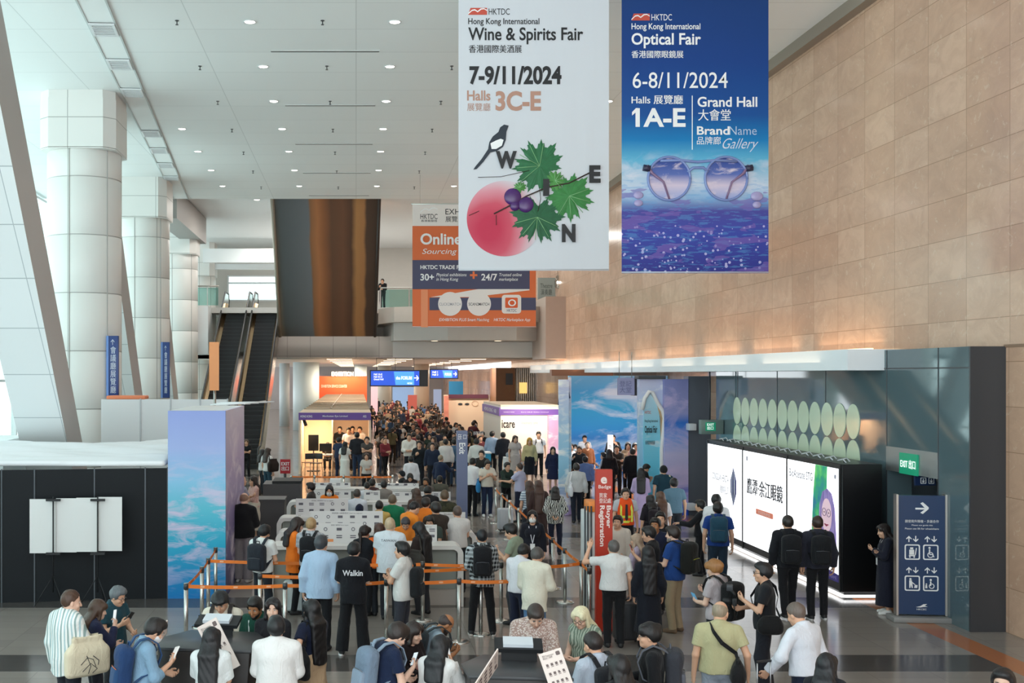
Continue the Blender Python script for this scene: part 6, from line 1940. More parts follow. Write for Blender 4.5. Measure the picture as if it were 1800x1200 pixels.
# round columns and far fixtures
for px, w_, d, c, nm in ((538, 46, 86, 'c9d6d8', 'wide pale round column left of the orange service wall'), (500, 18, 93, 'b9c7ca', 'slim pale round column at the left edge of the concourse'), (634, 22, 112, 'cfd6d2', 'pale round column behind the orange service wall'), (676, 24, 118, 'c4c0b4', 'beige round column above the large blue screen'), (741, 27, 100, 'c9b7a2', 'beige round column rising from the crowd in the aisle')):
    o = MB().cyl(xat(px, d), d, 0, 5.12, w_ / 2 / F * d, 28).build('round_column', wmat('round_column_' + c, c, .45)); tag(o, nm, 'column')
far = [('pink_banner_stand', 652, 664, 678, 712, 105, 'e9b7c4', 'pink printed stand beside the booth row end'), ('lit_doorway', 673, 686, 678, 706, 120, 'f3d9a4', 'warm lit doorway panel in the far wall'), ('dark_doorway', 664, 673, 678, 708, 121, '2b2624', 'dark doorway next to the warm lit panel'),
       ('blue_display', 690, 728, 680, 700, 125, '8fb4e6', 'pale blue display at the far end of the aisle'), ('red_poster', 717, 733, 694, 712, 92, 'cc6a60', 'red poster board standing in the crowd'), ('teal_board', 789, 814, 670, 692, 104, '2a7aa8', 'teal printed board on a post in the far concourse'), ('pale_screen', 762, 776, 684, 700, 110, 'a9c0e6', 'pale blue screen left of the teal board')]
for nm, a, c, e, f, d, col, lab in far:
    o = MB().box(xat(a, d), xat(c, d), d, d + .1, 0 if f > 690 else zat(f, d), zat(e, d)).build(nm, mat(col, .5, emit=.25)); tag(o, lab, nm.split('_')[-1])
# shop fronts along the right side of the concourse
sf = empty('shop_front', (9.5, 68, 0), 0, 'wood and glass shop front with vertical metal fins right of the concourse', 'shop front')
d = 66.8
wchild(MB().box(xat(872, d), xat(905, d), d, d + 3, 0, 4.6), 'wood_wall', wmat('shop_wood', '8a6040', .5, noise=.15), sf)
wchild(MB().box(xat(905, d), xat(962, d), d + .5, d + 3, 0, 4.6), 'back_wall', wmat('shop_grey', '8e8f90', .5), sf)
b = MB()
for k in range(15): b.box(xat(908 + k * 3.7, d), xat(909.6 + k * 3.7, d), d, d + .1, 1.9, 4.55)
wchild(b, 'metal_fins', STEEL, sf)
wchild(MB().box(xat(913, d), xat(926, d), d - .1, d + .2, zat(691, d), zat(672, d)), 'lit_sign', mat('f0c070', .4, emit=1.2), sf)
wchild(MB().box(xat(889, d), xat(901, d), d - .08, d, zat(676, d), zat(656, d)), 'wall_plaque', DARK, sf)
wchild(MB().box(xat(905, d), xat(960, d), d - .3, d + .3, 0, 1.0), 'bar_counter', mat('4a4038', .5), sf)

# ---------------------------------------------------------------- pylons in the hall
def vtext(body, m, parent, d, x0, x1, ya, yb, **kw):
    """lettering turned a quarter turn, reading downwards from ya to yb"""
    M = Matrix(((0, 1, 0, 0), (0, 0, -1, d), (-1, 0, 0, 0), (0, 0, 0, 1)))
    letters(body, m, parent, M, -zat(ya, d), -zat(yb, d), xat(x0, d), xat(x1, d), **kw)
d = 27.6
py = empty('exit_pylon', (xat(812.5, d), d, 0), 0, 'tall slate blue pylon with vertical exit lettering in the middle of the hall', 'pylon')
wchild(MB().box(xat(803, d), xat(822, d), d, d + .16, 0, zat(757, d)), 'body', wmat('pylon_slate', '66708f', .4), py, .006, 1)
vtext('出', WHT, py, d, 805, 812, 763, 772, depth=.004); vtext('口', WHT, py, d, 814, 820, 764, 771, depth=.004); vtext('Exit', WHT, py, d, 807, 818, 778, 798, bold=.02, depth=.004)
wchild(MB().box(xat(798, d), xat(827, d), d - .1, d + .3, 0, .03), 'base', DARK, py)
d = 18.5
br_ = empty('registration_pylon', (xat(1062, d), d, 0), 0, 'tall red buyer registration pylon beside the queue line', 'pylon')
wchild(MB().box(xat(1048, d), xat(1077, d), d, d + .12, .02, zat(825, d)), 'body', wmat('pylon_red', 'b8331f', .4), br_, .006, 1)
wchild(MB().box(xat(1042, d), xat(1083, d), d - .1, d + .25, 0, .025), 'base', DARK, br_)
LT = mat('f0dcd6', .5)
ptext('e', LT, br_, d, 1056, 1067, 838, 850, bold=.04, depth=.004); ptext('Badge', LT, br_, d, 1052, 1074, 852, 860, bold=.01, depth=.004)
ptext('買家\n登記處', LT, br_, d, 1053, 1074, 866, 884, bold=.012, depth=.004)
vtext('Buyer', LT, br_, d, 1064, 1074, 888, 928, bold=.03, depth=.004); vtext('Registration', LT, br_, d, 1052, 1063, 888, 960, bold=.03, depth=.004)
wc = empty('registration_cabinet', (xat(1040, 20.4), 20.4, 0), 0, 'tall white cabinet with an orange top light behind the red pylon', 'cabinet')
wchild(MB().box(xat(1030, 20.4), xat(1052, 20.4), 20.4, 20.9, 0, 1.74), 'body', WHITE, wc, .02)
wchild(MB().box(xat(1034, 20.4), xat(1052, 20.4), 20.35, 20.8, 1.74, 1.93), 'orange_top', mat('ee8a35', .4), wc, .02)
for px in (1029, 1034, 1040): wchild(MB().cyl(xat(px, 20.3), 20.33, 0, 1.85, .016, 8), 'pole', DARK, wc)
# small red exit sign on a dark foot, far left
d = 40.0
rx = empty('exit_stand', (xat(501, d), d, 0), 0, 'small red exit placard on a dark stand near the escalator foot', 'sign')
wchild(MB().box(xat(492.5, d), xat(510.5, d), d, d + .04, zat(832, d), zat(807, d)), 'placard', wmat('placard_red', 'b5222f', .4), rx)
wchild(MB().cyl(xat(501, d), d + .05, 0, zat(830, d), .05, 8), 'post', DARK, rx); wchild(MB().cyl(xat(501, d), d + .05, 0, .04, .3, 16), 'foot', DARK, rx)
ptext('EXIT\n出口', WHT, rx, d, 494.5, 508.5, 812, 827, bold=.03, depth=.006)

# ---------------------------------------------------------------- registration counters
CW, CG = wmat('counter_white', 'dddad6', .35), wmat('counter_grey_green', '8f938c', .5)
def counter(d, x0, x1, label, h=1.1, dep=.62, leftend=True):
    X0, X1 = xat(x0, d), xat(x1, d)
    r_ = empty('registration_counter', ((X0 + X1) / 2, d, 0), 0, label, 'counter', 'white registration counters')
    # one folded white slab: top with rounded corners running down into end legs
    R0, th = .16, .07
    def arc(cx, cz, r, a0, a1): return [(cx + r * math.cos(R(a0 + (a1 - a0) * k / 6)), cz + r * math.sin(R(a0 + (a1 - a0) * k / 6))) for k in range(7)]
    out = [(X0, 0)] + arc(X0 + R0, h - R0, R0, 180, 90) + arc(X1 - R0, h - R0, R0, 90, 0) + [(X1, 0), (X1 - th * 1.6, 0)] + arc(X1 - R0 - .03, h - R0 - .0, R0 - th, 0, 90)[0:7] + arc(X0 + R0 + .03, h - R0, R0 - th, 90, 180) + [(X0 + th * 1.6, 0)]
    b = MB(); n = len(out)
    # split in convex strips for clean caps
    m = n // 2
    for i in range(m - 1):
        q = [out[i], out[i + 1], out[n - 2 - i], out[n - 1 - i]]
        b.prism(q[::-1], d - dep / 2, d + dep / 2, axis='y')
    wchild(b, 'folded_top', CW, r_)
    wchild(MB().box(X0 + .12, X1 - .12, d - dep / 2 + .12, d - dep / 2 + .16, .30, h - .08), 'modesty_panel', CG, r_)
    wchild(MB().box(X0 + .12, X1 - .12, d - dep / 2 + .14, d - dep / 2 + .18, 0, .30), 'kick_panel', BEIGE, r_)
    return r_
counter(20.9, 472, 812, 'nearest white registration counter with rounded ends')
counter(22.7, 486, 836, 'second white registration counter from the front')
counter(24.9, 488, 748, 'third white registration counter from the front')
counter(28.0, 505, 752, 'fourth white registration counter from the front')
counter(31.2, 540, 745, 'rearmost white registration counter')
PB = wmat('print_board_white', 'd9d7d6', .5)
def board(d, x0, x1, y0, label, h0=1.1, art=3, orange=False):
    r_ = empty('instruction_board', (xat((x0 + x1) / 2, d), d, h0), 0, label, 'board', 'instruction boards on the counters')
    z1 = zat(y0, d)
    wchild(MB().box(xat(x0, d), xat(x1, d), d, d + .02, h0, z1), 'board', PB, r_)
    wchild(MB().box(xat(x0 + 4, d), xat(x0 + 9, d), d - .03, d + .08, h0, h0 + .03), 'foot', STEEL, r_)
    # icons, captions and small pictures in a grid
    b = MB(); rr_ = random.Random(int(x0 * 7 + d * 31))
    w = xat(x1, d) - xat(x0, d); hh = z1 - h0
    n = max(2, int(w / .22))
    for i in range(n):
        cx_ = xat(x0, d) + w * (i + .5) / n
        for row in range(2 if hh > .25 else 1):
            cz = z1 - hh * (.30 + .36 * row)
            k = rr_.random()
            if k < .45: b.box(cx_ - .05, cx_ + .045, d - .003, d, cz - .025, cz + .025)
            elif k < .8:
                for q in range(2): b.box(cx_ - .055, cx_ + .05, d - .003, d, cz - .03 + q * .035, cz - .012 + q * .035)
            else: ring(b, oval(cx_, cz, .035, .035, 12), oval(cx_, cz, .022, .022, 12), pf(d), .003)
    wchild(b, 'printed_icons', wmat('icon_ink', '5f5d66', .6) if 'icon_ink' not in bpy.data.materials else bpy.data.materials['icon_ink'], r_)
    ptext('請掃描二維碼登記 Scan to register', bpy.data.materials['icon_ink'], r_, d, x0 + (x1 - x0) * .3, x0 + (x1 - x0) * .72, y0 + 2.2, y0 + 5.2, depth=.004)
    if orange: wchild(MB().box(xat(x0 + 8, d), xat(x0 + 26, d), d - .004, d, h0 + .03, h0 + .08), 'orange_mark', mat('e8945a', .5), r_)
    return r_
board(20.9, 560, 633, 919, 'white instruction board on the nearest counter, beside the man in pale blue', orange=True)
board(21.1, 735, 768, 922, 'white instruction board near the rounded right end of the nearest counter')
board(22.7, 545, 673, 898, 'wide white instruction board on the second counter')
board(22.7, 764, 818, 900, 'white instruction board at the right end of the second counter', orange=True)
board(24.9, 520, 612, 876, 'wide white instruction board on the third counter under the masked orange helper')
board(24.9, 655, 706, 884, 'white instruction board on the third counter behind the green shirt')
board(28.0, 552, 617, 862, 'white instruction board on the left of the fourth counter')
board(28.0, 640, 668, 862, 'white instruction board in the middle of the fourth counter')
board(28.0, 690, 792, 864, 'white instruction board on the right of the fourth counter')
board(31.2, 545, 616, 848, 'white instruction board on the left of the rearmost counter')
board(31.2, 660, 736, 849, 'white instruction board on the right of the rearmost counter')
o = MB().box(xat(580, 32.5), xat(600, 32.5), 32.4, 32.7, 0, zat(841, 32.5)).build('printer_box', WHITE, None, .02); tag(o, 'small white box standing behind the rearmost counter', 'box')
# dark reception blocks at the left
o = empty('dark_counter', (xat(494, 33), 33, 0), 0, 'dark grey reception counter block left of the white counters', 'counter')
wchild(MB().box(xat(462, 33), xat(528, 33), 33, 34.2, 0, 1.02), 'body', wmat('counter_charcoal', '4c484b', .45), o)
wchild(MB().box(xat(478, 33), xat(529, 33), 33.1, 34.3, 1.02, 1.10), 'top', BLACKM, o)
o = empty('dark_counter', (xat(500, 27), 27, 0), 0, 'low dark grey counter block standing left of the fourth white counter', 'counter')
wchild(MB().box(xat(450, 29), xat(500, 29), 29, 29.8, 0, .98), 'body', bpy.data.materials['counter_charcoal'], o)
wchild(MB().box(xat(449, 29), xat(501, 29), 28.97, 29.83, .98, 1.02), 'top', bpy.data.materials['counter_charcoal'], o)

# ---------------------------------------------------------------- queue barriers
BELT = NT('orange_belt'); co = BELT.coord()
n = BELT.n('ShaderNodeTexChecker'); BELT.base('e87a26', .55)
BELT = BELT.m
POST = wmat('stanchion_steel', 'c4c2bd', .22, .9)
POSTC = wmat('stanchion_cap', '3a3a3c', .4)
stan = {}
def stanchion(key, px, ytop, label, d=None, H=1.0):
    if d is None: d = (EYE - H) * F / (ytop - PY)
    x = xat(px, d)
    r_ = empty('queue_barrier', (x, d, 0), 0, label, 'barrier post', 'steel queue barrier posts')
    MB().lathe([(.001, .052), (.05, .045), (.15, .025), (.17, .012), (.17, 0)], 0, 0, 24).build('base', POST, r_)
    MB().cyl(0, 0, .04, H - .09, .034, 14).build('post', POST, r_)
    MB().cyl(0, 0, H - .09, H, .038, 14).build('belt_head', POSTC if d < 24 else POST, r_)
    MB().cyl(0, 0, H, H + .008, .034, 14).build('cap', POST, r_)
    stan[key] = (r_, x, d, H)
    return r_
def belt(a, b, sag=.02, drop=0.0):
    ra, xa, da, H = stan[a]
    if isinstance(b, str): _, xb, db, _h = stan[b]
    else: xb, db = b
    p0, p1 = Vector((xa, da, H - .045 - drop)), Vector((xb, db, H - .045 - drop))
    n = 10; pts = [p0.lerp(p1, i / n) - Vector((0, 0, sag * 4 * (i / n) * (1 - i / n))) for i in range(n + 1)]
    side = Vector((0, 0, 1))
    o = wchild(MB().strap(pts, side, .055, .004), 'belt', BELT, ra)
    L = (p1 - p0).length; k = max(1, int(L / .42)); mk = MB()
    u = (p1 - p0).normalized(); nn = u.cross(Vector((0, 0, 1))).normalized()
    if nn.y > 0: nn = -nn
    for i in range(k):
        t_ = (i + .5) / k; c = p0.lerp(p1, t_) - Vector((0, 0, sag * 4 * t_ * (1 - t_)))
        M = Matrix(((u.x, 0, nn.x, c.x + nn.x * .003), (u.y, 0, nn.y, c.y + nn.y * .003), (u.z, 1, nn.z, c.z), (0, 0, 0, 1)))
        flat(mk, [(-.035, -.012), (.03, -.012), (.035, .014), (-.03, .014)], M, .002)
    if L > .4:
        w = mk.build('belt_logo', mat('f0b48c', .5)); w.data.transform(pinv(ra)); w.parent = o
for a in (('A', 327, 1025, 'barrier post nearest the cloud panel, at the front left corner of the queue'), ('B', 355, 996, 'barrier post behind the front left corner post'), ('C', 366, 981, 'third barrier post along the left edge of the queue'), ('D', 379, 962, 'rearmost barrier post along the left edge of the queue'),
          ('E', 501, 1024, 'barrier post in front of the pale suitcase'), ('F', 457, 1007, 'barrier post right behind the student with the black beret'),
          ('G', 679, 1018, 'barrier post between the black lettered tee and the white tee'), ('H', 743, 987, 'barrier post left of the rounded counter end, base showing'), ('I', 807, 1016, 'barrier post in front of the rounded counter end'), ('J', 845, 1006, 'barrier post in front of the plaid shirt'), ('K', 881, 988, 'barrier post right of the plaid shirt'),
          ('L', 872, 857, 'first post at the far end of the slanting queue line'), ('M', 882, 867, 'second post from the far end of the slanting queue line'), ('N', 896, 879, 'third post from the far end of the slanting queue line'), ('O', 912, 893, 'fourth post from the far end of the slanting queue line'),
          ('P', 972, 945, 'post of the slanting queue line left of the bare floor gap'), ('Q', 993, 963, 'post of the slanting queue line with its round base in clear view'), ('Q2', 1022, 985, 'post where the short cross belt meets the slanting queue line'), ('S', 1036, 998, 'nearest post of the slanting queue line beside the red pylon'),
          ('T', 485, 873, 'single post with a short belt before the dark counter')):
    stanchion(*a)
for k, px in (('U', 512), ('V', 553), ('W', 604), ('X', 655), ('Y', 690)):
    stanchion(k, px, 835, 'post of the far belt line behind the counters, %s from the left' % {'U': 'first', 'V': 'second', 'W': 'third', 'X': 'fourth', 'Y': 'last'}[k])
for a, b_ in (('A', 'B'), ('B', 'C'), ('C', 'D'), ('A', 'E'), ('G', 'E'), ('F', (xat(640, 18.3), 18.3)), ('C', (xat(606, 19.6), 19.6)), ('I', 'G'), ('H', (xat(605, 19.5), 19.5)), ('H', 'K'), ('I', (xat(905, 17.9), 17.9)), ('K', (xat(745, 18.8), 18.8)), ('L', 'M'), ('M', 'N'), ('N', 'O'), ('O', 'P'), ('P', 'Q'), ('Q', 'Q2'), ('Q2', 'S'), ('Q2', (xat(945, 19.2), 19.2)), ('T', (xat(440, 29.9), 29.9)), ('U', 'V'), ('V', 'W'), ('W', 'X'), ('X', 'Y')):
    belt(a, b_)

# ---------------------------------------------------------------- self-service kiosks in the foreground
KB = wmat('kiosk_brown_black', '2c2725', .4)
def kiosk(x, y, rz, label, words):
    r_ = empty('registration_kiosk', (x, y, 0), rz, label, 'kiosk')
    oct_ = [(.52, -.36), (.60, .1), (.38, .50), (-.38, .50), (-.60, .1), (-.52, -.36)]
    low = [(p[0] * .8, p[1] * .8) for p in oct_]
    b = MB(); n = 6
    vs = [(p[0], p[1], 0) for p in low] + [(p[0], p[1], 1.18) for p in oct_]
    b.add(vs, [tuple(range(5, -1, -1)), tuple(range(6, 12))] + [(i, (i + 1) % 6, 6 + (i + 1) % 6, 6 + i) for i in range(6)])
    b.build('body', KB, r_, .012, 2)
    MB().prism([(p[0] * 1.03, p[1] * 1.03) for p in oct_], 1.18, 1.215).build('top', wmat('kiosk_top', '3d3f42', .35) if 'kiosk_top' not in bpy.data.materials else bpy.data.materials['kiosk_top'], r_, .008)
    # raised tray with the white scanner pad
    T_ = Matrix.Translation((-.02, .34, 1.36)) @ Matrix.Rotation(R(14), 4, 'X')
    t_ = MB().box(-.25, .25, -.13, .13, -.02, .02, T_).build('tray', BLACKM, r_)
    MB().box(-.16, .15, -.09, .09, .02, .055, T_).build('scanner_pad', wmat('scanner_white', 'd4dbe2', .35) if 'scanner_white' not in bpy.data.materials else bpy.data.materials['scanner_white'], t_)
    MB().prism([(-.20, .26), (.17, .26), (.12, .42), (-.15, .42)], 1.215, 1.35).build('tray_support', BLACKM, r_)
    return r_
def info_card(p0, p1, tilt, w, label, words=True):
    """printed card standing on a slope between two points"""
    p0, p1 = Vector(p0), Vector(p1)
    r_ = empty('info_card', p1, 0, label, 'card')
    up = (p0 - p1); L = up.length; up.normalize()
    right = Vector((math.cos(R(tilt)), math.sin(R(tilt)), 0)); right = (right - up * right.dot(up)).normalized()
    nn = right.cross(up)
    M = Matrix(((right.x, up.x, nn.x, p1.x), (right.y, up.y, nn.y, p1.y), (right.z, up.z, nn.z, p1.z), (0, 0, 0, 1)))
    b = MB().box(0, w, 0, L, -.012, 0, M); wchild(b, 'card', wmat('card_cream', 'e3d5cd', .5) if 'card_cream' not in bpy.data.materials else bpy.data.materials['card_cream'], r_)
    if words:
        INKB = mat('6a5a58', .6)
        letters('登記 Registration\n請出示二維碼', INKB, r_, M, w * .12, w * .62, L * .84, L * .94, depth=.003)
        q = MB(); rr_ = random.Random(5)
        flat(q, rrect(w * .72, w * .9, L * .86, L * .95, .01), M, .003)
        for i in range(3):
            for j in range(4):
                c = (w * (.22 + .2 * j), L * (.70 - .2 * i)); s_ = w * .055
                flat(q, [(c[0] - s_, c[1] - s_), (c[0] + s_, c[1] - s_), (c[0] + s_ * rr_.uniform(.2, 1), c[1] + s_), (c[0] - s_, c[1] + s_)], M, .003)
                flat(q, [(c[0] - s_, c[1] - s_ * 1.9), (c[0] + s_, c[1] - s_ * 1.9), (c[0] + s_, c[1] - s_ * 1.5), (c[0] - s_, c[1] - s_ * 1.5)], M, .003)
        wchild(q, 'printed_icons', INKB, r_)
    return r_
KL = (xat(368, 12.5), 12.75); KR = (xat(922, 11.4), 11.6)
kiosk(KL[0], KL[1], R(-8), 'dark brown self-service kiosk between the denim shirt and the black beret', None)
kiosk(KR[0], KR[1], R(-6), 'dark brown self-service kiosk in front of the man in the floral shirt', None)
info_card(at(346, 1103, 12.32), at(388, 1188, 12.2), -8, .24, 'cream printed card leaning on the left kiosk behind the long-haired woman')
info_card(at(295, 1090, 12.3), at(266, 1126, 12.1), 75, .26, 'pale card seen almost edge-on at the left side of the left kiosk', False)
info_card(at(946, 1150, 10.95), at(972, 1225, 10.8), -6, .225, 'cream printed card standing on the right kiosk, facing the camera')
info_card(at(876, 1140, 11.1), at(832, 1208, 10.8), 62, .30, 'white printed card seen edge-on at the left of the right kiosk')
# ---------------------------------------------------------------- the people in the hall
def P(px, yt, d, yaw, label, H=None, **k):
    """person whose crown is seen at (px, yt); either the distance d or the height H is known"""
    lean = k.get('lean', 0)
    if d is None: d = (EYE - H) * F / (yt - PY)
    top = EYE - (yt - PY) * d / F
    if H is None: H = max(1.5, min(1.9, top / (1 - .40 * (1 - math.cos(R(lean))))))
    fwd = (.05 + math.sin(R(lean)) * .66) * H / 1.75
    a = R(yaw)
    return person(xat(px, d) + math.sin(a) * fwd, d - math.cos(a) * fwd, H, yaw, label, **k)
BK, WT = '17181c', 'dfe0e0'
# --- nearest group, left
a = P(126, 1031, 13.0, -42, 'man in a loose blue-green striped white shirt with a cream tote on his shoulder', top='vstripe:e6e8e4:a9c0c4:8fa3a0', sleeve='long', drape=2.3, hem=.80, hair='crop', hc='4a3224', skin='fair', bottom='20242c', build=1.16, head=(8, -25), arms=('front', 'down'))
shoulder_bag(a, 'd9cdb2', 'cream canvas tote bag with a dark line drawing hanging from the striped shirt', side=1, size=(.54, .13, .46), drop=-.02, name='tote_bag', back=.06, print_='2a2c33')
a = P(172, 1050, 13.5, -62, 'brown-haired woman in a navy jacket holding a white phone up to her face', sex='f', hair='long', hc='4a3528', top='1f2440', sleeve='long', bottom='22242c', arms=('high', 'front'), head=(12, 0), skin='fair')
phone(a, 'white phone held up by the brown-haired woman in the navy jacket', 1, 'eeeeee', 'e8e8ee')
a = P(204, 1025, 14.2, -125, 'grey-haired man in a dark teal polo shirt looking down at a phone in both hands', glasses=True, hair='short', hc='5f6468', top='1f4450', collar=True, bottom='2a2c30', arms=('phone', 'front'), head=(22, 10), skin='light', build=1.05)
phone(a, 'dark phone in the hands of the grey-haired man in the teal polo', 1)
a = P(267, 1079, 12.0, -66, 'young man in a pale denim shirt with a blue backpack, holding a paper and phone', top='7f9fb8', sleeve='rolled', collar=True, hair='quiff', hc='1c1716', bottom='1d2026', arms=('phone', 'front'), head=(26, 0), lean=6, mask='e6e8ea')
backpack(a, '1f3a63', 'blue backpack with an orange zip on the denim shirt', strap='27476f', trim='e07a3a', low=.06)
phone(a, 'white paper slip held by the young man in denim', 1, 'eeeeea', 'f2f2ee', (.10, .17), name='paper_slip', cat='paper')
a = P(372, 1099, 11.9, -6, 'woman with long straight black hair in a white blouse at the left kiosk, back turned', sex='f', hair='long', hc='17171a', top='dde3e3', sleeve='half', drape=1.7, bottom='1b1d22', arms=('front', 'desk'), head=(10, 0))
a = P(487, 1078, 12.0, -4, 'black-haired man in a white shirt seen from behind at the bottom left', top='e3e2e0', sleeve='long', drape=1.5, hem=.84, collar=True, hair='quiff', hc='141316', bottom='23262c', arms=('front', 'front'), head=(5, 8), build=1.2)
a = P(390, 1031, 13.7, 172, 'student in a black beret and cream cardigan tapping a phone', top='e4dccb', sleeve='long', hair='beret', hc='101012', drape=1.6, arms=('phone', 'front'), head=(32, 0), bottom='3a3c42', open_=True)
backpack(a, '3a3533', 'dark backpack worn by the student in the cream cardigan', pocket=False)
phone(a, 'red-edged phone in the hands of the student in cream', 1, 'b8433f')
a = P(449, 1043, 13.5, 150, 'bearded man in a dark green jacket with a conference badge', top='17483a', sleeve='long', hair='short', hc='15110f', beard='15110f', skin='tan', bottom='22252b', arms=('front', 'front'), head=(22, 10), open_=True, lanyard='d8dcda')
a = P(479, 1049, 13.2, 178, 'smiling woman with long dark hair in black facing the camera', sex='f', hair='xlong', hc='1b1416', top='1c1d22', sleeve='long', bottom=BK, arms=('front', 'clasp'), skin='fair')
a = P(545, 1050, 13.3, 42, 'woman with very long black hair in a navy tee and beige skirt', sex='f', hair='xlong', hc='141214', top='151c33', leg='skirt', bottom='b99c7c', skirt=(.25, .21), hem=.98, arms=('front', 'bagholder'), skin='light')
shoulder_bag(a, '17171a', 'black slouchy shoulder bag beside the beige skirt', side=-1, size=(.38, .13, .40), drop=.02)
P(1085, 1187, 10.6, 20, 'dark crown of a head at the bottom edge beside the black-strapped backpack', H=1.62, hc='1a1718', top=BK, sex='f', hair='bob')
# --- nearest group, middle
a = P(693, 1085, 11.8, -64, 'dark-haired man in a navy tee with a grey backpack, reading a phone', top='16233f', hair='quiff', hc='2a201c', bottom='25262b', arms=('phone', 'front'), head=(30, 0), lean=8, skin='fair', build=1.06)
backpack(a, '6f8093', 'grey-blue backpack on the navy tee', strap='8494a6', low=.04)
phone(a, 'phone held low by the man in the navy tee', 1)
a = P(725, 1098, 12.5, -140, 'woman in black leaning in beside the man in the navy tee, hair parted', sex='f', hair='long', hc='2a1f1c', top='1a0f12', sleeve='long', bottom=BK, arms=('front', 'front'), head=(14, 22), skin='fair')
o = at(742, 1172, 12.1)
b = MB().box(-.13, .13, -.09, .09, -.008, .008, Matrix.Translation(o) @ Matrix.Rotation(R(30), 4, 'Y') @ Matrix.Rotation(R(20), 4, 'X')); tag(b.build('tablet', mat('9a6a62', .4), None, .004), 'rose tablet held between the woman in black and the navy tee man', 'tablet')
a = P(778, 1069, 13.0, -76, 'balding man with a grey-blue shirt and dark backpack straps bending over his phone', top='8fa0ad', hair='bald', hc='3a2c28', bottom='2e3138', arms=('phone', 'phone'), head=(34, 0), lean=12, skin='tan', collar=True, beard='3a302c')
backpack(a, '2c3338', 'dark grey backpack on the balding man', low=.02)
a = P(772, 1112, 11.7, -24, 'woman with black shoulder-length hair in a white blouse raising a white phone', sex='f', hair='mid', hc='1a1c20', top='e6e6e4', sleeve='long', bottom='2a2a30', arms=('high', 'front'), head=(14, -15), drape=1.4)
phone(a, 'white phone raised by the woman in the white blouse', 1, 'e9e9ea', 'f4f4f4')
a = P(939, 1051, 12.9, 177, 'dark-haired man in a pale floral shirt working at the right kiosk, facing the camera', top='floral:d9cdc6:a98f86:c9b8ae', sleeve='long', collar=True, hair='quiff', hc='3a302c', skin='fair', arms=('desk', 'desk'), head=(34, 6), lean=8, build=1.28, bottom='2a2d33', drape=1.4)
phone(a, 'black phone in the hand of the man in the floral shirt', -1)
a = P(1023, 1060, 13.0, 132, 'platinum blonde woman with dark glasses and a green patterned scarf', sex='f', hair='bob', hc='e6d9b5', glasses=True, top='zebra:6f7f70:aab3a4', sleeve='none', bottom='22262a', arms=('front', 'front'), head=(24, 8), skin='fair', drape=1.6)
a = P(1045, 1104, 11.3, 22, 'man in a pale blue shirt with a black backpack at the right kiosk, back turned', top='b9c3d2', sleeve='half', collar=True, hair='crop', hc='241c1a', bottom='2b2e36', arms=('front', 'front'), head=(18, 10), skin='light')
backpack(a, '1d1f24', 'black backpack on the pale blue shirt at the bottom middle', low=.05)
a = P(1137, 1090, 11.6, 78, 'man with a topknot and glasses in a black sweater, profile to the left', glasses=True, hair='topknot', hc='151314', top='131418', sleeve='long', bottom='24262b', arms=('front', 'down'), head=(4, 0), skin='light')
backpack(a, '34363d', 'charcoal backpack with grey straps on the black sweater', strap='5a5d66')
# --- nearest group, right
a = P(1262, 1050, 12.7, -8, 'bald man in a pale khaki polo shirt with a black bag strap across his back', hair='bald', hc='9a8a76', glasses=True, top='b9b48c', collar=True, hem=.92, bottom='9aa3b0', arms=('side', 'down'), head=(16, -30), skin='light', build=1.18)
shoulder_bag(a, '19191b', 'black cross-body bag on the khaki polo shirt', side=1, size=(.40, .13, .30), cross=True, drop=.05, out=-.1, back=-.12)
a = P(1402, 1052, 12.6, 30, 'man with shaved hair in a crisp white dress shirt reaching out for his suitcase', hair='crop', hc='6a5c54', top='dfe3ec', sleeve='long', collar=True, hem=.93, bottom='1b2438', arms=('down', ((.18, .22, -.42), (.6, -1, 0))), head=(20, 5), lean=6, skin='light', build=1.12)
suitcase(xat(1352, 12.3), 12.3, 0, R(20), '1f2023', 'black suitcase gripped by the man in the white dress shirt', (.44, .28, .64), .38)
a = P(1452, 1144, 11.0, -30, 'black-haired woman cut off at the bottom edge right of the white dress shirt', sex='f', hair='long', hc='191a1e', top='1c1e24', sleeve='long', bottom=BK, arms=('high', 'front'), head=(8, -12))
P(1762, 1172, 9.9, 140, 'dark-haired head at the bottom right corner looking up', hc='1d1b1d', top='2a2c33', hair='short', skin='fair')
a = P(1337, 985, 15.0, 72, 'photographer in a black shirt holding a camera with flash, profile to the left', hair='quiff', hc='17161a', glasses=True, top='1b1d22', hem=.86, bottom='1d1f27', arms=('front', 'phone'), head=(2, 8), skin='light', leg='wide')
shoulder_bag(a, '151517', 'black camera bag at the hip of the photographer', side=-1, size=(.30, .14, .24), cross=True, drop=.04, back=-.06)
def camera(info):
    p = world_of(info, (info['wr'][1] + info['wr'][-1]) / 2 + np.array([0, .10, .03]))
    r_ = empty('camera', p, R(info['yaw']), 'black camera with a tall flash in the photographer\'s hands', 'camera')
    MB().box(-.07, .07, -.03, .03, -.05, .05).build('camera_body', BLACKM, r_, .01)
    MB().tube([(0, .03, 0), (0, .15, 0)], [.036, .04], 16).build('lens', BLACKM, r_)
    q = MB().tube([(0, 0, .05), (0, 0, .10), (0, .05, .16)], .02, 10).build('flash_neck', BLACKM, r_)
    MB().box(-.045, .045, .02, .10, .14, .22).build('flash_head', DARK, q, .01)
    MB().tube([(.07, 0, .03), (.12, -.05, -.12), (.05, -.02, -.24), (-.06, 0, -.12), (-.07, 0, .03)], .007, 6).build('neck_strap', BLACKM, r_)
camera(a)
a = P(1256, 979, 15.6, 38, 'red-haired woman with hair pinned up in a grey tee and big black backpack', sex='f', hair='bun', hc='9a6a3c', top='b3a9ac', sleeve='short', bottom='22242a', arms=('phone', 'front'), head=(14, 0), skin='fair')
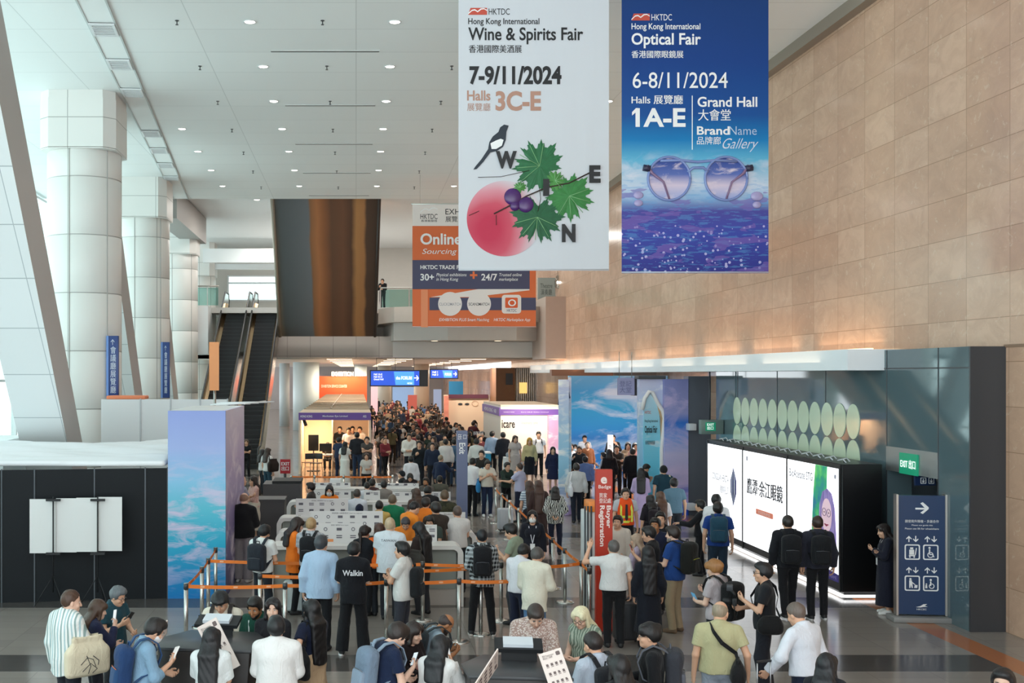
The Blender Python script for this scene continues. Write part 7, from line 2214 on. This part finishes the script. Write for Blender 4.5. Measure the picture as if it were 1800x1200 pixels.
backpack(a, '141416', 'big boxy black backpack on the red-haired woman', (.34, .20, .50), low=.06, pocket=False)
phone(a, 'blue phone held by the red-haired woman', -1, '3f7fb0', '5fa0c8')
# --- right side of the hall
for px, yt, d, lab, bl, hcol in ((1384, 902, 19.7, 'man in a black jacket and black backpack before the middle lightbox panel', 'black backpack on the man before the middle lightbox panel', '2a2420'), (1436, 903, 19.6, 'man in a dark blazer and black backpack before the portrait on the lightbox', 'dark backpack on the man before the lightbox portrait', '3a2a22')):
    a = P(px, yt, d, -8, lab, top='1a1c22' if px < 1400 else '2a2b36', sleeve='long', hair='crop', hc=hcol, bottom='15161a', stance='walk' if px < 1400 else 'ease', shoe_sole='cfcfcf', drape=1.2, hem=.86, open_=True)
    backpack(a, '181a1e', bl, (.32, .18, .48), low=.05)
a = P(1262, 880, 22.0, -14, 'man in a royal blue polo with a teal backpack before the far lightbox panel', top='1d3f86', collar=True, hair='short', hc='1f1a18', bottom='1f3142', arms=('down', 'down'), skin='light', build=1.06)
backpack(a, '24485c', 'teal backpack on the royal blue polo', (.32, .18, .48))
P(1259, 866, 23.6, -20, 'man in a white shirt hidden behind the royal blue polo', top='e8e8ea', sleeve='long', hair='short', hc='191716', bottom='30343c', skin='light')
a = P(1228, 905, 23.8, 60, 'person in a black jacket holding a white card by the pavilion edge', top='1a1b20', sleeve='long', hair='short', H=1.6, arms=('down', 'reach'), bottom=BK)
a = P(1553, 918, 20.0, 76, 'woman in a long navy dress and white shoes by the navy standing sign', sex='f', hair='long', hc='241a18', top='1b1d2c', sleeve='long', leg='dress', skirt=(.16, .22), bottom='1b1d2c', shoes='e6e4e0', arms=('cross', 'phone'), head=(12, 10), skin='light', lanyard='d8d8d8')
# --- around the red pylon
a = P(1078, 945, 17.6, -3, 'grey-haired man in a white short-sleeved shirt raising his left hand by the red pylon', top='dcdcdb', hair='crop', hc='5a5654', collar=True, hem=.93, bottom='17181b', arms=('down', 'wave'), head=(0, 10), skin='light', build=1.16, drape=1.2)
suitcase(xat(1103, 17.8), 17.8, 0, .1, '2f3033', 'black soft suitcase standing between the white shirt and the long black coat', (.42, .28, .58), .02)
a = P(1140, 922, 18.9, 62, 'man in a black short-sleeved shirt holding a red phone', top='19181b', hair='quiff', hc='1d1b1b', bottom='26272d', arms=('down', 'phone'), head=(10, 10), skin='light', hem=.86)
phone(a, 'red phone held by the man in the black short-sleeved shirt', -1, 'c0392b', '2a2a2e')
P(1139, 957, 17.5, -4, 'woman with very long black hair in a long navy black coat, back turned', sex='f', hair='xlong', hc='17161a', top='171a24', sleeve='long', leg='dress', skirt=(.28, .24), bottom='171a24', drape=1.2, open_=True, shoes=BK)
a = P(1181, 921, 18.6, 48, 'bearded man in a cobalt blue shirt and khaki trousers with a black backpack', top='1f4486', hair='short', hc='2a1f1b', beard='9a8f88', skin='fair', bottom='9b8a70', arms=('down', 'front'), head=(6, 10), build=1.1, hem=.86, shoes='6b5642')
backpack(a, '1a1b18', 'black backpack on the cobalt blue shirt', (.32, .20, .50), trim='c8c83a')
P(1161, 897, 20.6, 165, 'man in a black jacket facing the camera behind the cobalt shirt', top='1c1d22', sleeve='long', hair='short', hc='151313', skin='light', open_=True, arms=('front', 'front'), bottom=BK)
P(1151, 908, 20.0, 150, 'dark-haired person in navy half hidden behind the black short-sleeved shirt', top='1a2038', sleeve='long', hair='short', hc='1a1413', skin='tan', bottom=BK)
P(1116, 936, 19.3, 60, 'person in a lilac grey top half hidden before the security guard', sex='f', hair='long', hc='b9a08a', top='c3b4cc', sleeve='long', bottom='4a4550', leg='skirt', skirt=(.3, .2), arms=('front', 'phone'))
P(1085, 905, 21.0, 150, 'person in a cream jacket just behind the red pylon', top='d8ccc0', sleeve='long', hair='short', hc='2a2422', bottom='33353a', H=1.62)
v = P(1100, 856, 25.0, 176, 'security guard in an orange and yellow safety vest with dark tie', top='bfc0c6', collar=True, hair='short', hc='1a1614', vest='dip:f0561f:f0561f:0', bottom='1b1c22', skin='light', hem=.95)
def vest_bands(info):
    T, Rt = info['T'], info['Rt']
    b = MB()
    for z in (.06, .17):
        pts = [T((.172 * math.cos(t), .150 * math.sin(t), z)) for t in np.linspace(-math.pi, math.pi, 25)]
        b.strap(pts, (0, 0, 1), .05, .008)
    b.build('reflective_band', mat('dfe04a', .4), info['vest'])
    b = MB()
    for sd in (1, -1): b.strap([T((sd * .115, .155, .06)), T((sd * .12, .150, .30)), T((sd * .10, .085, .47)), T((sd * .09, .0, .52))], (1, 0, 0), .04, .008)
    b.build('reflective_stripe', mat('dfe04a', .4), info['vest'])
    b = MB(); b.prism([(-.022, .44), (.022, .44), (.032, .12), (0, .08), (-.032, .12)], .150, .158, axis='y')
    o = b.build('tie', mat('16171d', .6), info['root']); o.location = Vector(info['hip'])
vest_bands(v)
# --- behind and around the pylon towards the pavilion
P(1127, 821, 30.5, -14, 'woman in a long lilac dress with a purple backpack', sex='f', hair='long', hc='1a1718', top='bda9cf', sleeve='long', leg='dress', skirt=(.12, .25), bottom='bda9cf', arms=('front', 'phone'), head=(10, 0))
backpack(v := P(1143, 868, 24.8, 6, 'woman with black hair in a black blouse and light trousers before the lilac dress', sex='f', hair='long', hc='191516', top='211c24', sleeve='half', bottom='c9bfb4', skin='light'), '2a2228', 'small dark backpack on the woman in the black blouse', (.24, .12, .30))
P(1160, 862, 25.4, 8, 'woman with long light brown hair in a white blouse', sex='f', hair='xlong', hc='5f4232', top='e6e3e6', sleeve='half', bottom='3a3c46')
P(1184, 838, 27.2, 0, 'man in a slate blue tee, head hidden behind the black-haired woman', top='5f7f92', hair='short', hc='1a1718', bottom='2b3038', build=1.08)
a = P(1166, 816, 30.6, -6, 'man in a black cap and dark teal polo carrying a cream bag', top='1b3a48', hair='cap', hc='1a1a1c', bottom='26282e')
shoulder_bag(a, 'e2d8be', 'cream cloth bag on the man in the black cap', 1, (.36, .1, .38))
P(1134, 812, 33.5, -70, 'man in a black tee bending over a phone beside the lilac dress', top='17181b', hair='short', arms=('phone', 'phone'), head=(30, 0), lean=8)
P(1112, 786, 38.0, -10, 'broad man in a black suit, back turned, before the sky wall', top='17181d', sleeve='long', hair='short', hc='2b2523', build=1.15, bottom='17181d', open_=True)
P(1104, 776, 40.5, 172, 'woman with dark hair in a beige top before the sky wall, left of a pair', sex='f', hair='long', top='c9a98a', hc='211a18')
P(1117, 777, 40.3, 180, 'woman with dark hair in a floral top before the sky wall, right of a pair', sex='f', hair='long', top='floral:d8b5a0:b5686a', hc='211a18')
P(1084, 781, 39.5, 172, 'man in a dark brown shirt with folded arms before the sky wall', top='2c2622', sleeve='long', arms=('cross', 'cross2'), hair='short')
P(1071, 788, 38.0, -6, 'dark-haired person in a black coat behind the red pylon', top='1f1c1f', sleeve='long', hair='bob', sex='f', hc='1d1718')
P(1059, 790, 38.3, 60, 'person in a pale grey jacket queuing left of the folded-arms man', top='b9bcc4', sleeve='long', hair='short', arms=('phone', 'front'), H=1.6)
a = P(1078, 763, 45.0, 176, 'person in black holding up a white sign board at the pavilion', top='1c1c20', hair='short', sleeve='long', arms=('down', 'high'))
o = MB().box(xat(1068, 44), xat(1078, 44), 44.0, 44.03, zat(800, 44), zat(764, 44)).build('sign_board', mat('eef1f4', .5)); tag(o, 'narrow white sign board held up before the sky wall', 'sign'); ptext('登記', INK, o, 44.0, 1070.5, 1075.5, 781, 787, depth=.006)
P(1033, 775, 42.0, -172, 'man in a rust brown jacket facing the queue at the pavilion', top='7a4a2c', sleeve='long', hair='crop', hc='4a3a30', build=1.1)
P(1028, 764, 46.0, 178, 'man in a white shirt and black cap at the pavilion counter', top='d5d7dc', hair='cap', hc='17181c')
P(1004, 778, 40.5, -150, 'woman with black hair in a white jacket left of the pavilion', sex='f', hair='mid', top='e0e0e2', sleeve='long', hc='17161a', arms=('phone', 'front'))
P(1011, 780, 41.5, 170, 'masked person in dark clothes beside the white jacket', top='25262c', sleeve='long', mask='e8e8ea', hair='bob', sex='f')
P(1018, 783, 40.2, 160, 'bearded man in black beside the rust brown jacket', top='1c1d20', sleeve='long', beard='17120f', skin='tan')
P(1028, 800, 36.0, 6, 'man in a periwinkle blue shirt with a cream jacket on his arm', top='6f86bb', sleeve='long', hair='short', hc='241f1e', build=1.12)
a = P(1013, 812, 32.2, -6, 'man in a pale grey hooded jacket carrying a white tote, stepping away', top='c6c8c9', sleeve='long', hair='short', hc='2a2523', stance='walk', bottom='1c2230', drape=1.5, build=1.08)
shoulder_bag(a, 'e2e4ea', 'white square tote on the pale grey hooded jacket', -1, (.34, .08, .36), drop=.04, out=-.08, back=-.14)
P(972, 784, 40.5, 174, 'woman in a long navy dress with a yellow strap, facing the camera', sex='f', hair='long', top='1e2340', leg='dress', skirt=(.5, .23), bottom='1e2340', sleeve='long')
a = P(947, 757, 46.5, 178, 'man in a white tee with dark backpack straps and black trousers', top='dedee0', hair='short', bottom='17181c')
backpack(a, '2a2b30', 'dark backpack on the white tee before the eye care booth')
P(931, 768, 43.0, 176, 'person in yellow and black with a cream scarf before the eye care booth', sex='f', hair='bob', hc='d9a441', top='c9b98a', sleeve='long', bottom='1d1f26', leg='skirt', skirt=(.4, .2))
P(927, 744, 51.0, 10, 'person in a blue tee with curly hair at the eye care booth', sex='f', hair='bun', top='27408f')
P(911, 742, 52.0, -60, 'person in a dark blue tee bending over the eye care plinth', top='27408f', lean=10, head=(20, 0), hair='short')
P(906, 764, 44.5, -170, 'woman in a pale grey dress before the eye care booth', sex='f', hair='bob', hc='3a2f2c', top='c0b4ae', leg='dress', skirt=(.4, .2), bottom='c0b4ae')
P(884, 753, 46.0, 4, 'man in a charcoal suit, back turned, left of the eye care booth', top='23252d', sleeve='long', bottom='23252d', hair='short', open_=True)
P(866, 755, 46.8, -30, 'man in a pale blue shirt and dark vest left of the charcoal suit', top='9fb2cc', sleeve='long', hair='short')
P(947, 749, 50.0, 150, 'man in a dark jacket behind the white tee', top='22252a', sleeve='long', hair='short', beard='17120f')
# --- beside the exit pylon
P(831, 803, 33.8, -32, 'man in a white shirt and black trousers right of the exit pylon', top='e4e4e6', sleeve='long', collar=True, hem=.93, bottom='17181c', hair='short', arms=('front', 'down'), head=(14, 0), shoes=BK)
a = P(857, 806, 33.6, -170, 'man in a cream tee holding a blue bag, looking at his phone', top='dcd6c8', hair='short', bottom='1f2a44', arms=('phone', 'phone'), head=(20, 0), shoes='dcdcdc')
shoulder_bag(a, '2f7fb8', 'blue paper bag on the arm of the man in the cream tee', 1, (.28, .1, .40), drop=.08)
P(911, 812, 32.4, 52, 'man in a pale lilac shirt reaching to the left with a pink wristband', top='b3b5d0', hair='crop', hc='3a2c24', bottom='1d2338', arms=('down', 'reach'), skin='light')
P(893, 811, 34.0, -150, 'man in dark green facing the pale lilac shirt', top='24352e', sleeve='long', hair='short', arms=('reach', 'front'), lean=6)
suitcase(xat(888, 30.5), 30.5, 0, .1, 'b9bcc2', 'silver suitcase standing behind the slanting queue line', (.40, .26, .56), .35)
# --- queue line
P(930, 843, 27.6, 4, 'woman in a patterned top with long brown hair beside the brown dress', sex='f', hair='long', hc='4a3228', top='hstripe:c8ced6:6f7f93', bottom='2a2d36', leg='skirt', skirt=(.3, .2))
P(947, 842, 27.2, -4, 'woman with very long brown hair in a long dark brown dress', sex='f', hair='xlong', hc='4a3026', top='43312f', sleeve='long', leg='dress', skirt=(.14, .24), bottom='43312f')
P(976, 853, 26.6, -8, 'woman in a black and white wavy striped blouse, back turned', sex='f', hair='bob', hc='28211f', top='zebra:17191b:d8d8d2', sleeve='long', bottom='1b2134', drape=1.7, hem=.80, arms=('back', 'back'))
P(936, 895, 21.7, 172, 'woman with a white face mask and dark blazer facing the camera in the queue', sex='f', hair='long', hc='151315', mask='e6e6e4', top='1b1c26', sleeve='long', open_=True, lanyard='d8d8e0', bottom=BK)
P(900, 916, 19.2, 62, 'man in a sage green tee looking down, profile to the left', top='8b9a86', hair='quiff', hc='151313', bottom='3a3d42', arms=('front', 'phone'), head=(22, 0), skin='light')
P(918, 951, 17.7, -40, 'man in a white shirt bowing his head before the sage green tee', top='e2e2e8', sleeve='long', hair='short', hc='1b1817', bottom='20263a', arms=('phone', 'front'), head=(30, 0), skin='light', lean=6, collar=True)
P(942, 957, 17.0, -22, 'grey-haired man in a loose cream shirt, back turned, in the queue', top='e0dccb', sleeve='long', hair='short', hc='4f4b49', bottom='5a7fa8', arms=('phone', 'front'), head=(26, -8), drape=1.8, hem=.74, skin='light', lean=5)
a = P(847, 926, 18.4, -4, 'man in a black and white plaid shirt and dark cap with a black backpack', top='plaid:191c20:b9bfc2', sleeve='long', hair='crop', hc='15161b', drape=1.3, hem=.80, bottom='17171a', arms=('front', 'front'), shoe_sole='c9c2bc', stance='wide', skin='light')
backpack(a, '17181c', 'black backpack on the plaid shirt', (.30, .17, .46))
# --- front of the counters
a = P(564, 937, 17.4, -8, 'man in a pale blue long shirt and black trousers, back turned, holding a phone low', top='a9c2dc', sleeve='long', hair='short', hc='3c3f44', bottom='17181c', hem=.80, drape=1.6, arms=('down', 'down'), head=(4, -20), skin='light', build=1.06)
phone(a, 'dark phone hanging in the left hand of the man in pale blue', -1)
a = P(621, 949, 17.1, -2, 'young man in a black tee with white lettering on the back and wide black trousers', top='14161c', hair='quiff', hc='131214', bottom='141519', leg='wide', drape=1.7, hem=.80, sleeve='half', shoe_sole='e0e0e0', stance='wide', skin='fair', head=(12, -15), arms=('front', 'front'))
def back_print(info, body, w, z, hgt, m):
    o = Matrix.Translation(info['root'].location) @ Matrix.Rotation(R(info['yaw']), 4, 'Z') @ face_cam((0, info['T']((0, -.205, .3))[1], 0))
    letters(body, m, info['root'], o, -w / 2, w / 2, z, z + hgt, bold=.02, depth=.012)
back_print(a, 'Walkin', .30, 1.22, .085, mat('d8dade', .6))
a = P(703, 949, 17.0, 68, 'man in a white tee with folded arms and a black sling bag', top='d9d9d6', hair='quiff', hc='161416', bottom='33363f', arms=('cross', 'cross2'), skin='light', hem=.86, drape=1.3)
backpack(a, '1b1d20', 'black sling bag on the back of the white tee', (.26, .15, .44), low=.10, sd=1)
P(641, 921, 19.9, -24, 'woman with a dark ponytail in a black top at the nearest counter', sex='f', hair='pony', hc='231a19', top='17191f', sleeve='half', bottom=BK, arms=('front', 'front'), head=(10, -10))
a = P(686, 906, 19.6, -8, 'large man in a white tee with grey lettering on the back at the nearest counter', top='d5dde4', hair='crop', hc='c0a98a', hem=.80, drape=1.5, build=1.2, bottom='23252b', skin='light', arms=('front', 'front'))
back_print(a, 'TAIWAN', .26, 1.36, .04, mat('6a7078', .6))
a = P(739, 914, 20.0, 40, 'woman with long black hair in a dark brown tee looking down at the counter', sex='f', hair='xlong', hc='171416', top='3a302e', hem=.84, bottom='2a2a2e', arms=('front', 'front'), head=(22, 0), skin='light')
shoulder_bag(a, '3c3a36', 'dark grey cloth bag on the woman in the brown tee', -1, (.34, .12, .36), drop=-.05, back=-.12)
P(521, 906, 20.0, -70, 'helper with chin-length dark hair in a bright orange polo beside the nearest counter', sex='f', hair='mid', hc='2a1c17', top='ee7a22', hem=.76, drape=1.3, bottom=BK, arms=('front', 'desk'), head=(18, 0), skin='fair')
a = P(548, 906, 19.7, -12, 'fair-haired man in a grey checked shirt with a black backpack at the nearest counter', top='plaid:9a9da4:b9bcc2', hair='crop', hc='a98a62', bottom='2c3038', arms=('down', 'front'), skin='fair', build=1.06)
backpack(a, '1c1e22', 'black backpack on the grey checked shirt', (.28, .15, .44), low=.03)
a = P(464, 919, 19.3, -22, 'boy in a white tee leaning on the left end of the nearest counter', top='dfe2e0', hair='quiff', hc='141316', bottom='1d222a', arms=('front', 'desk'), head=(16, -10), skin='light')
backpack(a, '262b33', 'dark grey backpack on the white tee at the left counter end', (.32, .17, .44), low=.05)
suitcase(xat(519, 20.0), 20.0, 0, .05, 'c3cfd0', 'pale mint suitcase with an extended handle behind the belts', (.40, .26, .52), .62)
P(429, 862, 23.1, -12, 'bald man in a black sweater and grey trousers beside the cloud panel', top='131316', sleeve='long', hair='bald', hc='8a6a58', bottom='8d8588', leg='wide', drape=1.4, hem=.86, build=1.16, arms=('front', 'front'), skin='fair', shoes='e0d9d2', head=(18, 0))
P(428, 833, 27.8, -62, 'bald man in a grey lilac tee facing the woman in pink', top='9a96a6', hair='bald', hc='a58a74', bottom='4f4a52', skin='light', arms=('cross', 'cross2'))
P(443, 835, 28.6, 120, 'woman in a pale pink patterned blouse with folded arms by the cloud panel', sex='f', hair='mid', hc='2a1f1c', top='floral:d9bcb4:c99a90', sleeve='long', arms=('cross', 'cross2'), leg='skirt', skirt=(.3, .2), bottom='cfc3b4')
a = P(463, 788, 40.0, -64, 'woman in a white shirt and black jeans near the escalator foot, left of a pair', sex='f', hair='mid', hc='2c2624', top='dcdad8', sleeve='long', bottom='1d1f26', arms=('front', 'front'))
a = P(472, 786, 39.3, -40, 'woman in a white tee and blue jeans near the escalator foot, right of a pair', sex='f', hair='mid', hc='3a2a22', top='e4e2df', bottom='2f4a5a', arms=('down', 'down'))
shoulder_bag(a, '2b1f1b', 'round dark brown bag on the woman in blue jeans', 1, (.44, .16, .46), drop=-.12)
P(433, 771, 46.0, 178, 'woman in black with folded arms standing at the escalator foot', sex='f', hair='mid', hc='5a4634', top='16171a', arms=('cross', 'cross2'), bottom='16171a')
P(672, 496, 63.5, 160, 'person in black standing at the gallery railing above the concourse', top='1b1c1f', sleeve='long', at_z=7.85, H=1.72, arms=('phone', 'front'))
# --- helpers and visitors between the counters
S = dict(arms=('front', 'front'))
rows = [
 (579, 850, 26.6, 178, 'helper with a white face mask and orange top facing the camera over the third board', dict(sex='f', hair='mid', hc='171214', mask='dfe4e6', top='f0802a', head=(16, 0))),
 (543, 846, 27.0, 80, 'man in dark grey turned to the left behind the third counter', dict(top='3a3634', sleeve='long', hc='1a1514')),
 (628, 857, 25.9, -6, 'short-haired man in a white shirt, back turned, between third and fourth counters', dict(top='d9dde6', hair='crop', hc='3a322c', sleeve='long')),
 (632, 884, 23.8, -4, 'head in a navy cap seen from behind at the second counter', dict(top='cfa94a', hair='cap', hc='1b2036')),
 (667, 877, 23.7, -6, 'dark cropped head and yellow-brown top behind the second counter', dict(top='c9a860', hair='crop', hc='191718')),
 (690, 866, 24.0, -4, 'man in an emerald green tee, back turned, at the third counter', dict(top='1f7a55', hair='crop', hc='6a5a4a', build=1.1)),
 (727, 876, 22.0, -58, 'helper in a bright orange tee bending to the right at the second counter', dict(top='ee8a2a', hair='crop', hc='181416', head=(24, 0), lean=8, build=1.1)),
 (750, 872, 23.9, -30, 'helper in an orange top half hidden behind the dark brown tee', dict(top='f0802a', hc='2a2220')),
 (765, 879, 21.9, 14, 'man in a dark brown tee, back turned, right of the orange tee', dict(top='3b322c', hair='short', hc='221d1b', build=1.08, bottom='2c2826')),
 (781, 858, 24.0, 4, 'man in a camouflage shirt at the right of the third counter', dict(top='camo:3f3d2c:2a2c20', hair='crop', hc='5f4c38', sleeve='long')),
 (752, 851, 26.3, 6, 'man in a black tee bending over the fourth counter', dict(top='1c1d20', lean=14, head=(20, 0), build=1.1)),
 (730, 856, 26.0, 30, 'woman with wavy brown hair at the fourth counter', dict(sex='f', hair='mid', hc='4a352a', top='5a4640')),
 (803, 886, 22.0, 10, 'man in a white tee at the right end of the second counter', dict(top='d9d5d2', hair='crop', hc='5a4a42', arms=('front', 'desk'), build=1.08)),
 (756, 902, 21.6, 168, 'boy with a fringe behind the nearest boards, facing the camera', dict(top='3f4a44', hair='short', hc='1a1614', head=(24, 0))),
 (713, 903, 21.7, 176, 'helper bent low behind the nearest boards, dark hair over the face', dict(top='e0822f', hair='short', hc='3a3a40', head=(40, 0))),
 (667, 917, 19.9, 8, 'helper with brown hair in an orange vest beside the large white tee', dict(sex='f', hair='mid', hc='4a2c20', top='ee6a22')),
 (655, 840, 29.4, -20, 'dark-haired man in maroon behind the fourth counter', dict(top='4a2f30', hc='1a1514')),
 (645, 849, 28.9, 4, 'man with cropped dark hair left of the man in maroon', dict(top='d6d8de', hair='crop', hc='1e1a19')),
 (675, 843, 29.0, -4, 'man in a grey suit jacket, back turned, behind the fourth counter', dict(top='8a827c', sleeve='long', hc='1d1a1a')),
 (704, 827, 32.2, 70, 'man in a dark jacket and cap, profile to the left, behind the rearmost counter', dict(top='1d2426', hair='cap', hc='22262a', sleeve='long')),
 (721, 838, 31.8, 176, 'woman with black hair bent forward at the rearmost counter', dict(sex='f', hair='mid', top='2a2426', head=(40, 0))),
 (748, 838, 30.0, 150, 'man with a dark beard in a grey top at the rearmost counter', dict(top='5a5450', beard='1a1412', skin='tan')),
 (773, 838, 30.6, 0, 'man in an olive grey jacket, back turned, before the exit pylon', dict(top='56544a', sleeve='long', build=1.1)),
 (722, 800, 36.5, 6, 'man in a white shirt, back turned, behind the rearmost counter', dict(top='e2e2e6', sleeve='long')),
 (776, 798, 36.8, -40, 'man in a navy blazer stretching an arm to the right before the exit pylon', dict(top='1d2842', sleeve='long', hair='crop', hc='8a7a62', build=1.15, arms=('reach', 'down'))),
 (783, 770, 42.5, 4, 'person in a white jacket, back turned, left of the exit pylon top', dict(top='e0dad6', sleeve='long')),
 (737, 773, 41.5, 172, 'man in a dark suit with red tie talking, left of a pair', dict(top='20252a', sleeve='long', open_=True)),
 (760, 776, 41.0, 178, 'man in a navy suit with open white collar, right of a pair', dict(top='232c40', sleeve='long', open_=True)),
 (719, 757, 45.0, 178, 'person in a white hooded top walking up the aisle', dict(top='dcd9d0', sleeve='long', drape=1.6)),
 (798, 770, 43.0, 0, 'person in a blue denim jacket behind the exit pylon', dict(top='4a6a86', sleeve='long', bottom='2f4258')),
 (838, 769, 42.0, -10, 'man in a white shirt with a dark strap, right of the exit pylon top', dict(top='dcdcd6', sleeve='long', hc='211c1b')),
 (846, 790, 37.0, 160, 'man in dark clothes behind the white shirt by the exit pylon', dict(top='2c2a28', sleeve='long')),
 # visitors at the open booth
 (597, 742, 51.0, 170, 'man in a black suit standing at the back of the open booth', dict(top='1a1a1c', sleeve='long')),
 (613, 748, 49.8, 176, 'man in a white tee in the open booth', dict(top='dcd6d2')),
 (620, 741, 51.2, 190, 'person in dark purple at the back of the open booth', dict(top='2a2338', sleeve='long')),
 (632, 743, 50.8, 160, 'man in a pale shirt at the right wall of the open booth', dict(top='d5cfc8')),
 (576, 769, 50.3, 178, 'seated person behind the black monitor of the open booth', dict(top='2a2624', seat=True, H=1.62)),
 (597, 767, 45.0, -30, 'man in a navy shirt with a grey bag at the open booth', dict(top='2a3550', bottom='1f2a44', arms=('reach', 'down'))),
 (607, 775, 43.5, -20, 'woman in a long white dress before the open booth', dict(sex='f', hair='mid', top='e6e4dc', leg='dress', skirt=(.08, .22), bottom='e6e4dc')),
 (628, 757, 46.0, -6, 'man in a charcoal jacket and blue jeans before the open booth', dict(top='26282e', sleeve='long', bottom='2f3f58', build=1.1)),
 (645, 766, 45.0, 170, 'man in a grey shirt with folded arms at the booth corner', dict(top='4a4644', arms=('cross', 'cross2'))),
 (644, 795, 39.0, 176, 'woman with long brown hair hugging a white bag near the far belt line', dict(sex='f', hair='long', hc='4a3226', top='c9c2ba', bottom='1d1f24')),
]
ARMSET = [('front', 'front'), ('down', 'front'), ('phone', 'down'), ('down', 'down')]
for q_, (px, yt, d, yaw, lab, k) in enumerate(rows):
    kk = dict(S) if d < 30 else dict(arms=ARMSET[q_ % 4]); kk.update(k); kk.setdefault('bottom', '22242a')
    if 'H' in kk: H = kk.pop('H'); P(px, yt, d, yaw, lab, H=H, **kk)
    else: P(px, yt, d, yaw, lab, **kk)

# --- dense crowd far down the aisle: a dozen figures copied with other clothes
def recolour(o, m):
    o.material_slots[0].link = 'OBJECT'; o.material_slots[0].material = m
base = []
for i, (sx_q, hr, ar, yaw) in enumerate((('m', 'short', ('down', 'down'), 0), ('m', 'crop', ('front', 'front'), 0), ('f', 'mid', ('front', 'down'), 0), ('m', 'quiff', ('phone', 'down'), 0), ('f', 'long', ('down', 'bagholder'), 0), ('m', 'short', ('cross', 'cross2'), 0), ('f', 'pony', ('phone', 'front'), 0), ('m', 'short', ('reach', 'down'), 0))):
    base.append(person(3 + .1 * i, 60, 1.60 + .03 * i if sx_q == 'm' else 1.58 + .02 * i, 0, '', sex=sx_q, hair=hr, arms=ar, sleeve='long' if i % 2 else 'short', stance=('stand', 'walk', 'ease')[i % 3], h=.03, face=True)['root'])
TOPS = [('black jacket', '1a1a1d'), ('charcoal suit', '2a2a2f'), ('dark brown coat', '33271f'), ('navy shirt', '20283c'), ('black tee', '151517'), ('grey jacket', '4c4846'), ('dark green jacket', '26332c'), ('maroon top', '5a2a30'), ('white shirt', 'd5d0cb'), ('beige coat', 'a38f78'), ('blue shirt', '4a6a92'), ('dark red shirt', '7a2f38'), ('khaki shirt', '6a6248'), ('black suit', '1e1c20')]
ZONES = [(52, 'beyond the white hooded top'), (60, 'between open booth and exit pylon'), (70, 'beside the second roofed booth'), (84, 'before the maroon booth'), (100, 'before the beige round column'), (125, 'at the far aisle end')]
LEGS = [('black', '17181c'), ('charcoal', '2a2c31'), ('slate', '3a4150'), ('navy', '1d2438'), ('brown', '3d3128')]
rc = random.Random(21); pts = []; used = set()
tries = 0
while len(pts) < 150 and tries < 6000:
    tries += 1
    d = 46.5 + 70 * rc.random() ** 1.5
    px = rc.uniform(657 - (d - 46) * .10, 868 - (d - 46) * 1.35)
    x = xat(px, d)
    if x < 1.1 or x > 6.9: continue
    if d < 52 and 690 < px < 712 and rc.random() < .8: continue
    if 47 < d < 56 and x > 5.6: continue
    if 69 < d < 71 and x > 4.9: continue
    if d > 108 and x < 2: continue
    if (x - 5.75) ** 2 + (d - 100) ** 2 < 2: continue
    if any((x - a) ** 2 + (d - b) ** 2 < .42 for a, b in pts): continue
    pts.append((x, d))
for i, (x, d) in enumerate(pts):
    src = base[i % len(base)]
    r_ = src if i < len(base) else copy_tree(src)
    r_.location = (x, d, 0); r_.rotation_euler = (0, 0, R(rc.choice((0, 10, -20, 170, 185, 90, -90, 40, 150, -150))))
    zone = next(z for lim, z in ZONES if d < lim)
    fem = (i % len(base)) in (2, 4, 6)
    for q in range(70):
        (nm, col), (ln, lc) = TOPS[(i + q) % len(TOPS)], LEGS[(i + q // 14) % 5]
        lab = '%s-haired person in %s and %s trousers, crowd %s' % ('long' if fem else 'short', nm, ln, zone)
        if lab not in used: break
    used.add(lab); r_['label'] = lab
    r_['category'] = 'person'; r_['group'] = 'dense crowd down the aisle'
    bot = cloth_mat(lc)
    for ch in r_.children:
        k = ch.name.split('.')[0]
        if k in ('shirt', 'jacket'): recolour(ch, cloth_mat(col))
        elif k == 'trousers': recolour(ch, bot)
        elif k == 'hair': recolour(ch, hair_mat(rc.choice(('14110f', '1d1715', '2a201b', '3a2c24'))))
flush_letters()
